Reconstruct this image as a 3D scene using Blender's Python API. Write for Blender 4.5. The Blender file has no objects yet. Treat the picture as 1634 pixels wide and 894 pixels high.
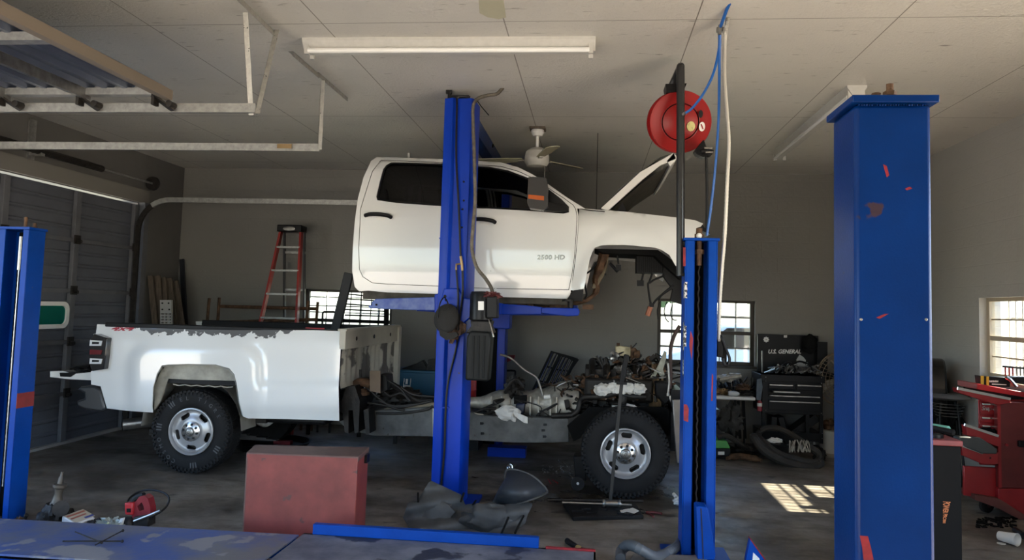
import bpy, bmesh, math, random
from math import sin, cos, pi, radians, hypot, atan2, sqrt
from mathutils import Vector, Matrix, noise
from mathutils.geometry import delaunay_2d_cdt
random.seed(7)
S = bpy.context.scene
C = S.collection

# ---------------------------------------------------------------- camera
FPX, PX, PY = 1214.0, 817.0, 405.0
YAW, PITCH, ROLL = .1055, .071, .0291
EYE = Vector((0, 0, 1.65))
FW = Vector((-sin(YAW)*cos(PITCH), cos(YAW)*cos(PITCH), sin(PITCH)))
_r = Vector((cos(YAW), sin(YAW), 0)); _u = _r.cross(FW)
RT = cos(ROLL)*_r + sin(ROLL)*_u
UP = -sin(ROLL)*_r + cos(ROLL)*_u
cam_d = bpy.data.cameras.new('camera'); cam = bpy.data.objects.new('camera', cam_d); C.objects.link(cam)
cam_d.sensor_fit = 'HORIZONTAL'; cam_d.sensor_width = 36
cam_d.lens = FPX/1634*36
cam_d.shift_y = -(447-PY)/1634
cam_d.clip_start = .05
m = Matrix((RT, UP, -FW)).transposed().to_4x4(); m.translation = EYE
cam.matrix_world = m
S.camera = cam
# ---------------------------------------------------------------- light
S.view_settings.view_transform = 'Standard'; S.view_settings.look = 'None'
S.view_settings.gamma = 1; S.view_settings.use_curve_mapping = False
S.view_settings.exposure = 2.3
W = bpy.data.worlds.new('world'); S.world = W; W.use_nodes = True
wn = W.node_tree; wn.nodes.clear()
wo = wn.nodes.new('ShaderNodeOutputWorld'); wb = wn.nodes.new('ShaderNodeBackground')
sky = wn.nodes.new('ShaderNodeTexSky'); sky.sky_type = 'NISHITA'
sky.sun_disc = False; sky.sun_elevation = radians(39.6); sky.sun_rotation = radians(90)
wb.inputs['Strength'].default_value = .25
tn = wn.nodes.new('ShaderNodeMix'); tn.data_type = 'RGBA'; tn.blend_type = 'MULTIPLY'; tn.inputs[0].default_value = 1; tn.inputs[7].default_value = (.96, 1.0, 1.07, 1)
wn.links.new(sky.outputs[0], tn.inputs[6]); wn.links.new(tn.outputs[2], wb.inputs[0]); wn.links.new(wb.outputs[0], wo.inputs[0])
sd = bpy.data.lights.new('sun', 'SUN'); sd.energy = 9.0; sd.angle = radians(.6); sd.color = (1, .86, .66)
sun = bpy.data.objects.new('sun', sd); C.objects.link(sun); sun.location = (9, 6, 8)
sun.rotation_euler = Vector((-1, 0, -.828)).to_track_quat('-Z', 'Y').to_euler()

# ---------------------------------------------------------------- pixel helpers
def ray(px, py): return RT*((px-PX)/FPX) - UP*((py-PY)/FPX) + FW
def on(px, py, ax, v):
    d = ray(px, py); return EYE + d*((v-EYE[ax])/d[ax])
def P(px, py, Y): return on(px, py, 1, Y)
def F(px, py, z=0): return on(px, py, 2, z)
# ---------------------------------------------------------------- materials
MATS = {}
def mat(name, col, rough=.5, metal=0, var=0, vs=6, col2=None, bump=0, bs=40, coat=0, spots=None, stretch=None, spec=None):
    if name in MATS: return MATS[name]
    m = bpy.data.materials.new(name); m.use_nodes = True; n = m.node_tree.nodes; l = m.node_tree.links
    b = n['Principled BSDF']; b.inputs['Roughness'].default_value = rough; b.inputs['Metallic'].default_value = metal
    b.inputs['Base Color'].default_value = (*col, 1)
    if spec is not None: b.inputs['Specular IOR Level'].default_value = spec
    if coat: b.inputs['Coat Weight'].default_value = coat; b.inputs['Coat Roughness'].default_value = .04
    src = None
    if var or bump or spots:
        tc = n.new('ShaderNodeTexCoord'); mp = n.new('ShaderNodeMapping'); l.new(tc.outputs['Object'], mp.inputs[0])
        if stretch: mp.inputs['Scale'].default_value = stretch
    if var:
        t = n.new('ShaderNodeTexNoise'); t.inputs['Scale'].default_value = vs; t.inputs['Detail'].default_value = 7
        t.inputs['Roughness'].default_value = .6
        l.new(mp.outputs[0], t.inputs['Vector'])
        cr = n.new('ShaderNodeMapRange'); cr.inputs[1].default_value = .5-.5*(1-var)*.5-.03; cr.inputs[2].default_value = .5+.5*(1-var)*.5+.03
        l.new(t.outputs[0], cr.inputs[0])
        mx = n.new('ShaderNodeMix'); mx.data_type = 'RGBA'; l.new(cr.outputs[0], mx.inputs[0])
        c2 = col2 or tuple(c*(1-var) for c in col)
        mx.inputs[6].default_value = (*c2, 1); mx.inputs[7].default_value = (*col, 1)
        src = mx.outputs[2]
    if spots:
        sc, ss, th = spots
        t = n.new('ShaderNodeTexNoise'); t.inputs['Scale'].default_value = ss; t.inputs['Detail'].default_value = 5
        l.new(mp.outputs[0], t.inputs['Vector'])
        cr = n.new('ShaderNodeMapRange'); cr.inputs[1].default_value = th; cr.inputs[2].default_value = th+.03
        l.new(t.outputs[0], cr.inputs[0])
        mx = n.new('ShaderNodeMix'); mx.data_type = 'RGBA'; l.new(cr.outputs[0], mx.inputs[0])
        mx.inputs[6].default_value = (*col, 1)
        if src: l.new(src, mx.inputs[6])
        mx.inputs[7].default_value = (*sc, 1); src = mx.outputs[2]
    if src: l.new(src, b.inputs['Base Color'])
    if bump:
        t = n.new('ShaderNodeTexNoise'); t.inputs['Scale'].default_value = bs; t.inputs['Detail'].default_value = 4
        l.new(mp.outputs[0], t.inputs['Vector'])
        bp = n.new('ShaderNodeBump'); bp.inputs['Strength'].default_value = bump; bp.inputs['Distance'].default_value = .01
        l.new(t.outputs[0], bp.inputs['Height']); l.new(bp.outputs[0], b.inputs['Normal'])
    MATS[name] = m; return m
# ---------------------------------------------------------------- mesh builder
OFF = {}
def tagset(o, label=None, cat=None, group=None, kind=None):
    if label: o['label'] = label
    if cat: o['category'] = cat
    if group: o['group'] = group
    if kind: o['kind'] = kind
    return o
def thing(name, label, cat, loc=(0, 0, 0), rotz=0, group=None):
    o = bpy.data.objects.new(name, None); C.objects.link(o); o.empty_display_size = .1
    o.location = loc; o.rotation_euler = (0, 0, rotz); OFF[o] = Vector(loc) if not rotz else Vector((0, 0, 0))
    return tagset(o, label, cat, group)
class MB:
    def __init__(s): s.v = []; s.f = []; s.mi = []; s.cm = 0
    def add(s, vs, fs):
        k = len(s.v); s.v += [Vector(v) for v in vs]
        for f in fs: s.f.append([i+k for i in f]); s.mi.append(s.cm)
        return s
    def box(s, c, d, M=None):
        c = Vector(c); x, y, z = [q/2 for q in d]
        vs = [Vector((a*x, b*y, e*z)) for a in (-1, 1) for b in (-1, 1) for e in (-1, 1)]
        if M: vs = [M @ v for v in vs]
        return s.add([v+c for v in vs], [(0, 1, 3, 2), (4, 6, 7, 5), (0, 4, 5, 1), (2, 3, 7, 6), (0, 2, 6, 4), (1, 5, 7, 3)])
    def bb(s, a, b):
        a = Vector(a); b = Vector(b); d = b-a
        return s.box((a+b)/2, [abs(q) for q in d])
    def beam(s, p, q, w, h, up=(0, 0, 1)):
        p = Vector(p); q = Vector(q); z = (q-p); L = z.length; z.normalize()
        u = Vector(up)
        if abs(u.dot(z)) > .98: u = Vector((0, 1, 0))
        x = z.cross(u).normalized(); y = x.cross(z)
        M = Matrix((x, y, z)).transposed()
        return s.box((p+q)/2, (w, h, L), M)
    def tube(s, pts, r, n=8, smooth=0, cap=True, rip=0):
        pts = [Vector(p) for p in pts]
        if smooth:
            q = []
            for i in range(len(pts)-1):
                a = pts[max(i-1, 0)]; b = pts[i]; c = pts[i+1]; d = pts[min(i+2, len(pts)-1)]
                for k in range(smooth):
                    t = k/smooth
                    q.append(.5*((2*b)+(c-a)*t+(2*a-5*b+4*c-d)*t*t+(3*b-a-3*c+d)*t*t*t))
            q.append(pts[-1]); pts = q
        rr = r if isinstance(r, (list, tuple)) else [r]*len(pts)
        if len(rr) != len(pts):
            rr = [rr[min(int(i/(len(pts)-1)*(len(rr)-1)+.5), len(rr)-1)] for i in range(len(pts))]
        if rip: rr = [x*(1+(rip if i % 2 else 0)) for i, x in enumerate(rr)]
        t0 = (pts[1]-pts[0]).normalized()
        u = Vector((0, 0, 1)) if abs(t0.z) < .9 else Vector((1, 0, 0))
        vs = []
        for i, p in enumerate(pts):
            t = (pts[min(i+1, len(pts)-1)]-pts[max(i-1, 0)])
            if t.length < 1e-9: t = t0
            t.normalize(); x = u - t*u.dot(t)
            if x.length < 1e-4: x = t.orthogonal()
            x.normalize(); u = x; y = t.cross(x)
            for k in range(n):
                a = 2*pi*k/n; vs.append(p + (x*cos(a)+y*sin(a))*rr[i])
        fs = [(i*n+k, i*n+(k+1) % n, (i+1)*n+(k+1) % n, (i+1)*n+k) for i in range(len(pts)-1) for k in range(n)]
        if cap: fs += [tuple(range(n))[::-1], tuple((len(pts)-1)*n+k for k in range(n))]
        return s.add(vs, fs)
    def cyl(s, p, q, r, n=16, r2=None): return s.tube([p, q], [r, r if r2 is None else r2], n)
    def lathe(s, prof, o, axis=(0, 0, 1), n=32, closed=False):
        z = Vector(axis).normalized(); x = z.orthogonal().normalized(); y = z.cross(x); o = Vector(o)
        vs = [o + z*h + (x*cos(2*pi*k/n)+y*sin(2*pi*k/n))*max(r, 1e-4) for r, h in prof for k in range(n)]
        m_ = len(prof); fs = []
        for i in range(m_ if closed else m_-1):
            j = (i+1) % m_
            fs += [(i*n+k, i*n+(k+1) % n, j*n+(k+1) % n, j*n+k) for k in range(n)]
        return s.add(vs, fs)
    def prism(s, pts, vec):
        pts = [Vector(p) for p in pts]; n = len(pts); vec = Vector(vec)
        return s.add(pts+[p+vec for p in pts], [tuple(range(n)), tuple(range(2*n-1, n-1, -1))]+[(i, (i+1) % n, n+(i+1) % n, n+i) for i in range(n)])
    def slab(s, px, Y, d): return s.prism([P(x, y, Y) for x, y in px], (0, d, 0))
    def sphere(s, c, r, n=12, sq=(1, 1, 1)):
        c = Vector(c); vs = []; fs = []
        for i in range(n+1):
            for k in range(2*n):
                a = pi*i/n; b = pi*k/n
                vs.append(c+Vector((sin(a)*cos(b)*sq[0], sin(a)*sin(b)*sq[1], cos(a)*sq[2]))*r)
        for i in range(n):
            for k in range(2*n): fs.append((i*2*n+k, (i+1)*2*n+k, (i+1)*2*n+(k+1) % (2*n), i*2*n+(k+1) % (2*n)))
        return s.add(vs, fs)
    def lump(s, c, r, amp=.3, fr=3, sq=(1, 1, 1), n=14, seed=0):
        k = len(s.v); s.sphere((0, 0, 0), 1, n)
        for i in range(k, len(s.v)):
            v = s.v[i]; d = 1+amp*noise.noise(v*fr+Vector((seed*7.3, seed*3.1, 0)))*1.6+amp*.5*noise.noise(v*fr*2.7+Vector((seed, 0, seed*5)))
            s.v[i] = Vector(c)+Vector((v.x*sq[0], v.y*sq[1], v.z*sq[2]))*r*d
        return s
    def loft(s, rows, close=False):
        n = len(rows[0]); vs = [p for r in rows for p in r]
        fs = [(i*n+k, i*n+k+1, (i+1)*n+k+1, (i+1)*n+k) for i in range(len(rows)-1) for k in range(n-1)]
        if close: fs += [(i*n+n-1, i*n, (i+1)*n, (i+1)*n+n-1) for i in range(len(rows)-1)]
        return s.add(vs, fs)
    def panel(s, outer, holes, fn, back, grid, hole_back=None):
        """outer/holes 2-D outlines, fn maps 2-D to space, back = thickness vector"""
        def inside(p, poly):
            r = False; j = len(poly)-1
            for i in range(len(poly)):
                a, b = poly[i], poly[j]
                if (a[1] > p[1]) != (b[1] > p[1]) and p[0] < (b[0]-a[0])*(p[1]-a[1])/(b[1]-a[1])+a[0]: r = not r
                j = i
            return r
        vs = []; es = []
        for poly in [outer]+holes:
            k = len(vs); q = []
            for i in range(len(poly)):
                a = poly[i]; b = poly[(i+1) % len(poly)]; L = hypot(b[0]-a[0], b[1]-a[1]); m_ = max(1, int(L/grid))
                for j in range(m_): q.append((a[0]+(b[0]-a[0])*j/m_, a[1]+(b[1]-a[1])*j/m_))
            vs += q; es += [(k+i, k+(i+1) % len(q)) for i in range(len(q))]
        x0 = min(p[0] for p in outer); x1 = max(p[0] for p in outer); y0 = min(p[1] for p in outer); y1 = max(p[1] for p in outer)
        bd = list(vs)
        x = x0+grid/2
        while x < x1:
            y = y0+grid/2
            while y < y1:
                p = (x, y)
                if inside(p, outer) and not any(inside(p, h) for h in holes) and all((p[0]-b[0])**2+(p[1]-b[1])**2 > (grid*.45)**2 for b in bd): vs.append(p)
                y += grid
            x += grid
        r = delaunay_2d_cdt([Vector(v) for v in vs], es, [], 0, 1e-6)
        V, fs = r[0], r[2]; keep = []
        for f in fs:
            c = sum((V[i] for i in f), Vector((0, 0)))/3
            if inside(c, outer) and not any(inside(c, h) for h in holes): keep.append(tuple(f))
        P3 = [fn(v[0], v[1]) for v in V]; n = len(P3)
        if back is None: return s.add(P3, keep)
        back = Vector(back); cnt = {}
        for f in keep:
            for i in range(3):
                e = (f[i], f[(i+1) % 3]); cnt[tuple(sorted(e))] = cnt.get(tuple(sorted(e)), 0)+1
        side = []
        for f in keep:
            for i in range(3):
                a, b = f[i], f[(i+1) % 3]
                if cnt[tuple(sorted((a, b)))] == 1: side.append((b, a, a+n, b+n))
        return s.add(P3+[p+back for p in P3], keep+[tuple(i+n for i in reversed(f)) for f in keep]+side)
    def mirrorY(s, yc, start=0):
        k = len(s.v); n = len(s.f); vs = [Vector((v.x, 2*yc-v.y, v.z)) for v in s.v[start:]]
        fs = [[i-start+k for i in reversed(f)] for f in s.f if min(f) >= start]
        mi = [m_ for f, m_ in zip(s.f, s.mi) if min(f) >= start]
        s.v += vs; s.f += fs; s.mi += mi; return s
    def build(s, name, m_, parent=None, label=None, cat=None, group=None, kind=None, smooth=35, bevel=0, fix=True):
        me = bpy.data.meshes.new(name)
        vs = s.v
        if parent is not None: off = OFF.get(parent, Vector((0, 0, 0)))
        elif kind == 'structure': off = Vector((0, 0, 0))
        else:
            off = Vector(((min(v.x for v in vs)+max(v.x for v in vs))/2, (min(v.y for v in vs)+max(v.y for v in vs))/2, min(v.z for v in vs)))
        me.from_pydata([v-off for v in vs], [], s.f)
        ms = m_ if isinstance(m_, (list, tuple)) else [m_]
        for q in ms: me.materials.append(q)
        if len(ms) > 1: me.polygons.foreach_set('material_index', s.mi)
        if fix:
            b = bmesh.new(); b.from_mesh(me); bmesh.ops.recalc_face_normals(b, faces=b.faces); b.to_mesh(me); b.free()
        if smooth:
            me.polygons.foreach_set('use_smooth', [True]*len(me.polygons))
            try: me.set_sharp_from_angle(angle=radians(smooth))
            except Exception: pass
        me.update()
        o = bpy.data.objects.new(name, me); C.objects.link(o)
        if parent is not None: o.parent = parent; OFF[o] = off
        else: o.location = off; OFF[o] = off
        if bevel:
            md = o.modifiers.new('bevel', 'BEVEL'); md.width = bevel; md.segments = 2; md.limit_method = 'ANGLE'; md.angle_limit = radians(40)
        return tagset(o, label, cat, group, kind)
def copy_tree(o, parent=None):
    c = o.copy(); C.objects.link(c); c.parent = parent
    for ch in o.children: copy_tree(ch, c)
    return c
def text(mb, s_, size, fn, ext=0, shear=0, spacing=1, align='CENTER', bold=0):
    """lettering: fn maps (x, y, depth) of the flat text to space"""
    cu = bpy.data.curves.new('t', 'FONT'); cu.body = s_; cu.size = size; cu.extrude = ext; cu.shear = shear; cu.space_character = spacing
    cu.align_x = align; cu.align_y = 'CENTER'; cu.resolution_u = 3; cu.offset = bold*size
    o = bpy.data.objects.new('t', cu); C.objects.link(o)
    me = bpy.data.meshes.new_from_object(o)
    mb.add([fn(v.co.x, v.co.y, v.co.z) for v in me.vertices], [tuple(p.vertices) for p in me.polygons])
    bpy.data.objects.remove(o); bpy.data.curves.remove(cu); bpy.data.meshes.remove(me)
    return mb
def ell(cx, cy, rx, ry, n=20, a0=0): return [(cx+rx*cos(a0+2*pi*k/n), cy+ry*sin(a0+2*pi*k/n)) for k in range(n)]
def circ_path(c, r, ax, a0=0, a1=2*pi, n=24):
    z = Vector(ax).normalized(); x = z.orthogonal().normalized(); y = z.cross(x); c = Vector(c)
    return [c+(x*cos(a0+(a1-a0)*k/n)+y*sin(a0+(a1-a0)*k/n))*r for k in range(n+1)]

# ---------------------------------------------------------------- shared materials
m_blue = mat('shaded lift blue', (.001, .028, .15), .3, var=.3, vs=4, bump=.06, bs=160, spec=.2, spots=((.05, .03, .04), 9, .72))  # darker copy of the lift blue, the near post's shade put into its colour
m_bluefar = mat('worn blue paint', (.002, .055, .34), .38, var=.25, vs=5, bump=.05, bs=90, spec=.15, spots=((.10, .10, .12), 14, .71))
m_white = mat('white car paint', (.78, .79, .77), .22, coat=.9)
m_dark = mat('dark plastic', (.009, .009, .010), .5, spec=.25, var=.3, bump=.05)
m_black = mat('black paint', (.005, .005, .006), .38, spec=.25)
m_blackm = mat('matt black', (.005, .005, .005), .8, spec=.15)
m_rubber = mat('rubber', (.014, .014, .015), .75, spec=.3, var=.4, vs=9, bump=.1, bs=60)
m_galv = mat('galvanised steel', (.42, .42, .40), .45, .7, var=.35, vs=25, bump=.03)
m_steel = mat('worn steel', (.40, .39, .37), .35, .9, var=.4, vs=18, bump=.04)
m_chrome = mat('chrome', (.75, .75, .75), .12, 1)
m_rust = mat('rusty brown metal', (.16, .085, .045), .75, .3, var=.6, vs=14, bump=.3, bs=30)
m_grime = mat('greasy black metal', (.025, .021, .018), .55, .3, var=.6, vs=16, bump=.3, bs=35)
m_alu = mat('dirty cast aluminium', (.50, .46, .39), .5, .4, var=.5, vs=12, bump=.2, bs=40)
m_red = mat('tool chest red', (.33, .012, .018), .35, coat=.2, var=.3, vs=5)
m_whiteplastic = mat('white plastic', (.75, .74, .70), .4)
m_cloth = mat('white shop towel', (.75, .73, .68), .9, var=.15, vs=10, bump=.5, bs=40)
m_grayp = mat('dusty grey plastic', (.06, .062, .062), .65, var=.45, vs=7, bump=.25, bs=18)
m_wood = mat('old wood', (.13, .10, .075), .8, var=.5, vs=6, stretch=(8, 8, 1), bump=.2)
m_gold = mat('brass', (.35, .24, .12), .4, .8, var=.3)
def mkglass(name, tint=(.92, .95, .95), gl=.08):
    m = bpy.data.materials.new(name); m.use_nodes = True; n = m.node_tree.nodes; l = m.node_tree.links; n.clear()
    o = n.new('ShaderNodeOutputMaterial'); t = n.new('ShaderNodeBsdfTransparent'); g = n.new('ShaderNodeBsdfGlossy'); x = n.new('ShaderNodeMixShader')
    t.inputs[0].default_value = (*tint, 1); g.inputs['Roughness'].default_value = .02
    x.inputs[0].default_value = gl; l.new(t.outputs[0], x.inputs[1]); l.new(g.outputs[0], x.inputs[2]); l.new(x.outputs[0], o.inputs[0])
    return m
m_pane = mkglass('window glass'); m_tint = mkglass('tinted car glass', (.012, .013, .014), .05)

# ---------------------------------------------------------------- structure
XL, XR, YB, YF, ZC = -5.8, 3.775, 10.18, -.5, 3.5
def node_floor():
    m = bpy.data.materials.new('stained concrete floor'); m.use_nodes = True; n = m.node_tree.nodes; l = m.node_tree.links
    b = n['Principled BSDF']; tc = n.new('ShaderNodeTexCoord')
    def nz(sc, det=8, ro=.6, st=None):
        t = n.new('ShaderNodeTexNoise'); t.inputs['Scale'].default_value = sc; t.inputs['Detail'].default_value = det; t.inputs['Roughness'].default_value = ro
        if st:
            mp = n.new('ShaderNodeMapping'); mp.inputs['Scale'].default_value = st; l.new(tc.outputs['Object'], mp.inputs[0]); l.new(mp.outputs[0], t.inputs['Vector'])
        else: l.new(tc.outputs['Object'], t.inputs['Vector'])
        return t.outputs[0]
    def mr(s_, a, b_, c=0, d=1):
        q = n.new('ShaderNodeMapRange'); q.inputs[1].default_value = a; q.inputs[2].default_value = b_; q.inputs[3].default_value = c; q.inputs[4].default_value = d
        l.new(s_, q.inputs[0]); return q.outputs[0]
    def mix(f_, a, b_):
        q = n.new('ShaderNodeMix'); q.data_type = 'RGBA'; l.new(f_, q.inputs[0])
        for i, c in ((6, a), (7, b_)):
            if isinstance(c, tuple): q.inputs[i].default_value = (*c, 1)
            else: l.new(c, q.inputs[i])
        return q.outputs[2]
    base = mix(mr(nz(1.3, 10, .7), .38, .64), (.09, .078, .065), (.27, .245, .21))
    st = mix(mr(nz(2.2, 6, .7, (1, 2.5, 1)), .50, .68, 0, .75), base, (.05, .038, .026))
    sp = mix(mr(nz(3.1, 4, .5, (1.0, 1.6, 1)), .66, .70, 0, .9), st, (.018, .015, .013))
    fi = mix(mr(nz(60, 3), .66, .72, 0, .5), sp, (.02, .018, .016))
    # oil pool under the front wheel
    sx = n.new('ShaderNodeSeparateXYZ'); l.new(tc.outputs['Object'], sx.inputs[0])
    d = n.new('ShaderNodeVectorMath'); d.operation = 'DISTANCE'; d.inputs[1].default_value = (0, 7.0, 0)
    sc = n.new('ShaderNodeMapping'); sc.inputs['Scale'].default_value = (.55, 1, 1); l.new(tc.outputs['Object'], sc.inputs[0]); l.new(sc.outputs[0], d.inputs[0])
    ad = n.new('ShaderNodeMath'); ad.operation = 'ADD'; l.new(d.outputs['Value'], ad.inputs[0]); l.new(mr(nz(2.5, 6, .65), .3, .7, -.45, .45), ad.inputs[1])
    pool = mr(ad.outputs[0], .35, .62, .85, 0)
    l.new(mix(pool, fi, (.022, .017, .012)), b.inputs['Base Color'])
    ro = n.new('ShaderNodeMath'); ro.operation = 'SUBTRACT'; ro.use_clamp = True
    l.new(mr(nz(1.7, 7), .35, .65, .28, .75), ro.inputs[0]); q = n.new('ShaderNodeMath'); q.operation = 'MULTIPLY'; q.inputs[1].default_value = .25; l.new(pool, q.inputs[0]); l.new(q.outputs[0], ro.inputs[1])
    l.new(ro.outputs[0], b.inputs['Roughness'])
    bp = n.new('ShaderNodeBump'); bp.inputs['Strength'].default_value = .25; bp.inputs['Distance'].default_value = .01
    l.new(nz(9, 10, .7), bp.inputs['Height']); l.new(bp.outputs[0], b.inputs['Normal'])
    return m
m_floor = node_floor()
def node_ceiling():
    m = bpy.data.materials.new('painted board ceiling'); m.use_nodes = True; n = m.node_tree.nodes; l = m.node_tree.links
    b = n['Principled BSDF']; tc = n.new('ShaderNodeTexCoord')
    t = n.new('ShaderNodeTexNoise'); t.inputs['Scale'].default_value = 1.1; t.inputs['Detail'].default_value = 9; l.new(tc.outputs['Object'], t.inputs['Vector'])
    x = n.new('ShaderNodeMix'); x.data_type = 'RGBA'; l.new(t.outputs[0], x.inputs[0]); x.inputs[6].default_value = (.52, .50, .46, 1); x.inputs[7].default_value = (.72, .69, .62, 1)
    # short dirt scratches
    mp = n.new('ShaderNodeMapping'); mp.inputs['Scale'].default_value = (7, 38, 1); l.new(tc.outputs['Object'], mp.inputs[0])
    t2 = n.new('ShaderNodeTexNoise'); t2.inputs['Scale'].default_value = 1; t2.inputs['Detail'].default_value = 5; l.new(mp.outputs[0], t2.inputs['Vector'])
    r2 = n.new('ShaderNodeMapRange'); r2.inputs[1].default_value = .66; r2.inputs[2].default_value = .74; r2.inputs[4].default_value = .75; l.new(t2.outputs[0], r2.inputs[0])
    x2 = n.new('ShaderNodeMix'); x2.data_type = 'RGBA'; l.new(r2.outputs[0], x2.inputs[0]); l.new(x.outputs[2], x2.inputs[6]); x2.inputs[7].default_value = (.14, .12, .10, 1)
    br = n.new('ShaderNodeTexBrick'); br.offset = 0; br.inputs['Scale'].default_value = 1; br.inputs['Mortar Size'].default_value = .004
    br.inputs['Brick Width'].default_value = 1.22; br.inputs['Row Height'].default_value = 2.44; br.inputs['Color1'].default_value = br.inputs['Color2'].default_value = (1, 1, 1, 1); br.inputs['Mortar'].default_value = (0, 0, 0, 1)
    mp3 = n.new('ShaderNodeMapping'); mp3.inputs['Location'].default_value = (.6, .1, 0); l.new(tc.outputs['Object'], mp3.inputs[0]); l.new(mp3.outputs[0], br.inputs['Vector'])
    x3 = n.new('ShaderNodeMix'); x3.data_type = 'RGBA'; l.new(br.outputs[0], x3.inputs[0]); x3.inputs[6].default_value = (.2, .18, .15, 1); l.new(x2.outputs[2], x3.inputs[7])
    l.new(x3.outputs[2], b.inputs['Base Color']); b.inputs['Roughness'].default_value = .42
    t4 = n.new('ShaderNodeTexNoise'); t4.inputs['Scale'].default_value = 42; t4.inputs['Detail'].default_value = 6; t4.inputs['Roughness'].default_value = .62; l.new(tc.outputs['Object'], t4.inputs['Vector'])
    bp = n.new('ShaderNodeBump'); bp.inputs['Strength'].default_value = .75; bp.inputs['Distance'].default_value = .012; l.new(t4.outputs[0], bp.inputs['Height']); l.new(bp.outputs[0], b.inputs['Normal'])
    return m
m_ceil = node_ceiling()
def node_block(name, swap, c1, c2):
    m = bpy.data.materials.new(name); m.use_nodes = True; n = m.node_tree.nodes; l = m.node_tree.links
    b = n['Principled BSDF']; tc = n.new('ShaderNodeTexCoord'); sx = n.new('ShaderNodeSeparateXYZ'); cb = n.new('ShaderNodeCombineXYZ')
    l.new(tc.outputs['Object'], sx.inputs[0]); l.new(sx.outputs[1 if swap else 0], cb.inputs[0]); l.new(sx.outputs[2], cb.inputs[1])
    br = n.new('ShaderNodeTexBrick'); br.inputs['Scale'].default_value = 1; br.inputs['Mortar Size'].default_value = .006; br.inputs['Mortar Smooth'].default_value = .6
    br.inputs['Brick Width'].default_value = .4; br.inputs['Row Height'].default_value = .2
    l.new(cb.outputs[0], br.inputs['Vector'])
    t = n.new('ShaderNodeTexNoise'); t.inputs['Scale'].default_value = .9; t.inputs['Detail'].default_value = 8; l.new(tc.outputs['Object'], t.inputs['Vector'])
    x = n.new('ShaderNodeMix'); x.data_type = 'RGBA'; l.new(t.outputs[0], x.inputs[0]); x.inputs[6].default_value = (*c1, 1); x.inputs[7].default_value = (*c2, 1)
    l.new(x.outputs[2], b.inputs['Base Color']); b.inputs['Roughness'].default_value = .55
    mt = n.new('ShaderNodeMath'); mt.operation = 'MULTIPLY_ADD'; mt.inputs[1].default_value = -.35
    t4 = n.new('ShaderNodeTexNoise'); t4.inputs['Scale'].default_value = 30; t4.inputs['Detail'].default_value = 4; l.new(tc.outputs['Object'], t4.inputs['Vector'])
    l.new(br.outputs['Fac'], mt.inputs[0]); l.new(t4.outputs[0], mt.inputs[2])
    bp = n.new('ShaderNodeBump'); bp.inputs['Strength'].default_value = .3; bp.inputs['Distance'].default_value = .012; l.new(mt.outputs[0], bp.inputs['Height']); l.new(bp.outputs[0], b.inputs['Normal'])
    return m
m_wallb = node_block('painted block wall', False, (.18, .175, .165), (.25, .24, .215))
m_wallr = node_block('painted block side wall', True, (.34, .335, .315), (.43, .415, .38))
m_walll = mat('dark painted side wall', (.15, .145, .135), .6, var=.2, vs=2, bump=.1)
def st(mb, name, m_, **k): return mb.build(name, m_, kind='structure', smooth=0, **k)
st(MB().bb((XL-.2, YF-.2, -.1), (XR+.2, YB+.2, 0)), 'floor', m_floor)
st(MB().bb((XL-.2, YF-.2, ZC), (XR+.2, YB+.2, ZC+.12)), 'ceiling', m_ceil)
def wall(name, m_, axis, pos, th, a0, a1, holes):
    """wall of boxes around rectangular openings (a_lo, a_hi, z_lo, z_hi)"""
    mb = MB(); cur = a0
    def bx_(u0, u1, z0, z1):
        if u1-u0 < 1e-4 or z1-z0 < 1e-4: return
        if axis == 'x': mb.bb((u0, pos, z0), (u1, pos+th, z1))
        else: mb.bb((pos, u0, z0), (pos+th, u1, z1))
    for (u0, u1, z0, z1) in sorted(holes):
        bx_(cur, u0, 0, ZC); bx_(u0, u1, 0, z0); bx_(u0, u1, z1, ZC); cur = u1
    bx_(cur, a1, 0, ZC)
    return st(mb, name, m_)
W1 = (-3.95, -2.70, .98, 1.83); W2 = (.87, 2.12, .98, 1.83); W3 = (6.74, 7.90, 1.11, 1.88)
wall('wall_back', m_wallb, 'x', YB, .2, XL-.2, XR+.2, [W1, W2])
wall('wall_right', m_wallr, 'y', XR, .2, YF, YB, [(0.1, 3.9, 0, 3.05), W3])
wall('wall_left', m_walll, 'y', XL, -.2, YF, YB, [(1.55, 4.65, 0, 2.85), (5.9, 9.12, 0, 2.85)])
wall('wall_front', m_wallb, 'x', YF, -.2, XL-.2, XR+.2, [(-4.9, -.4, 0, 2.75)])
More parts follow.
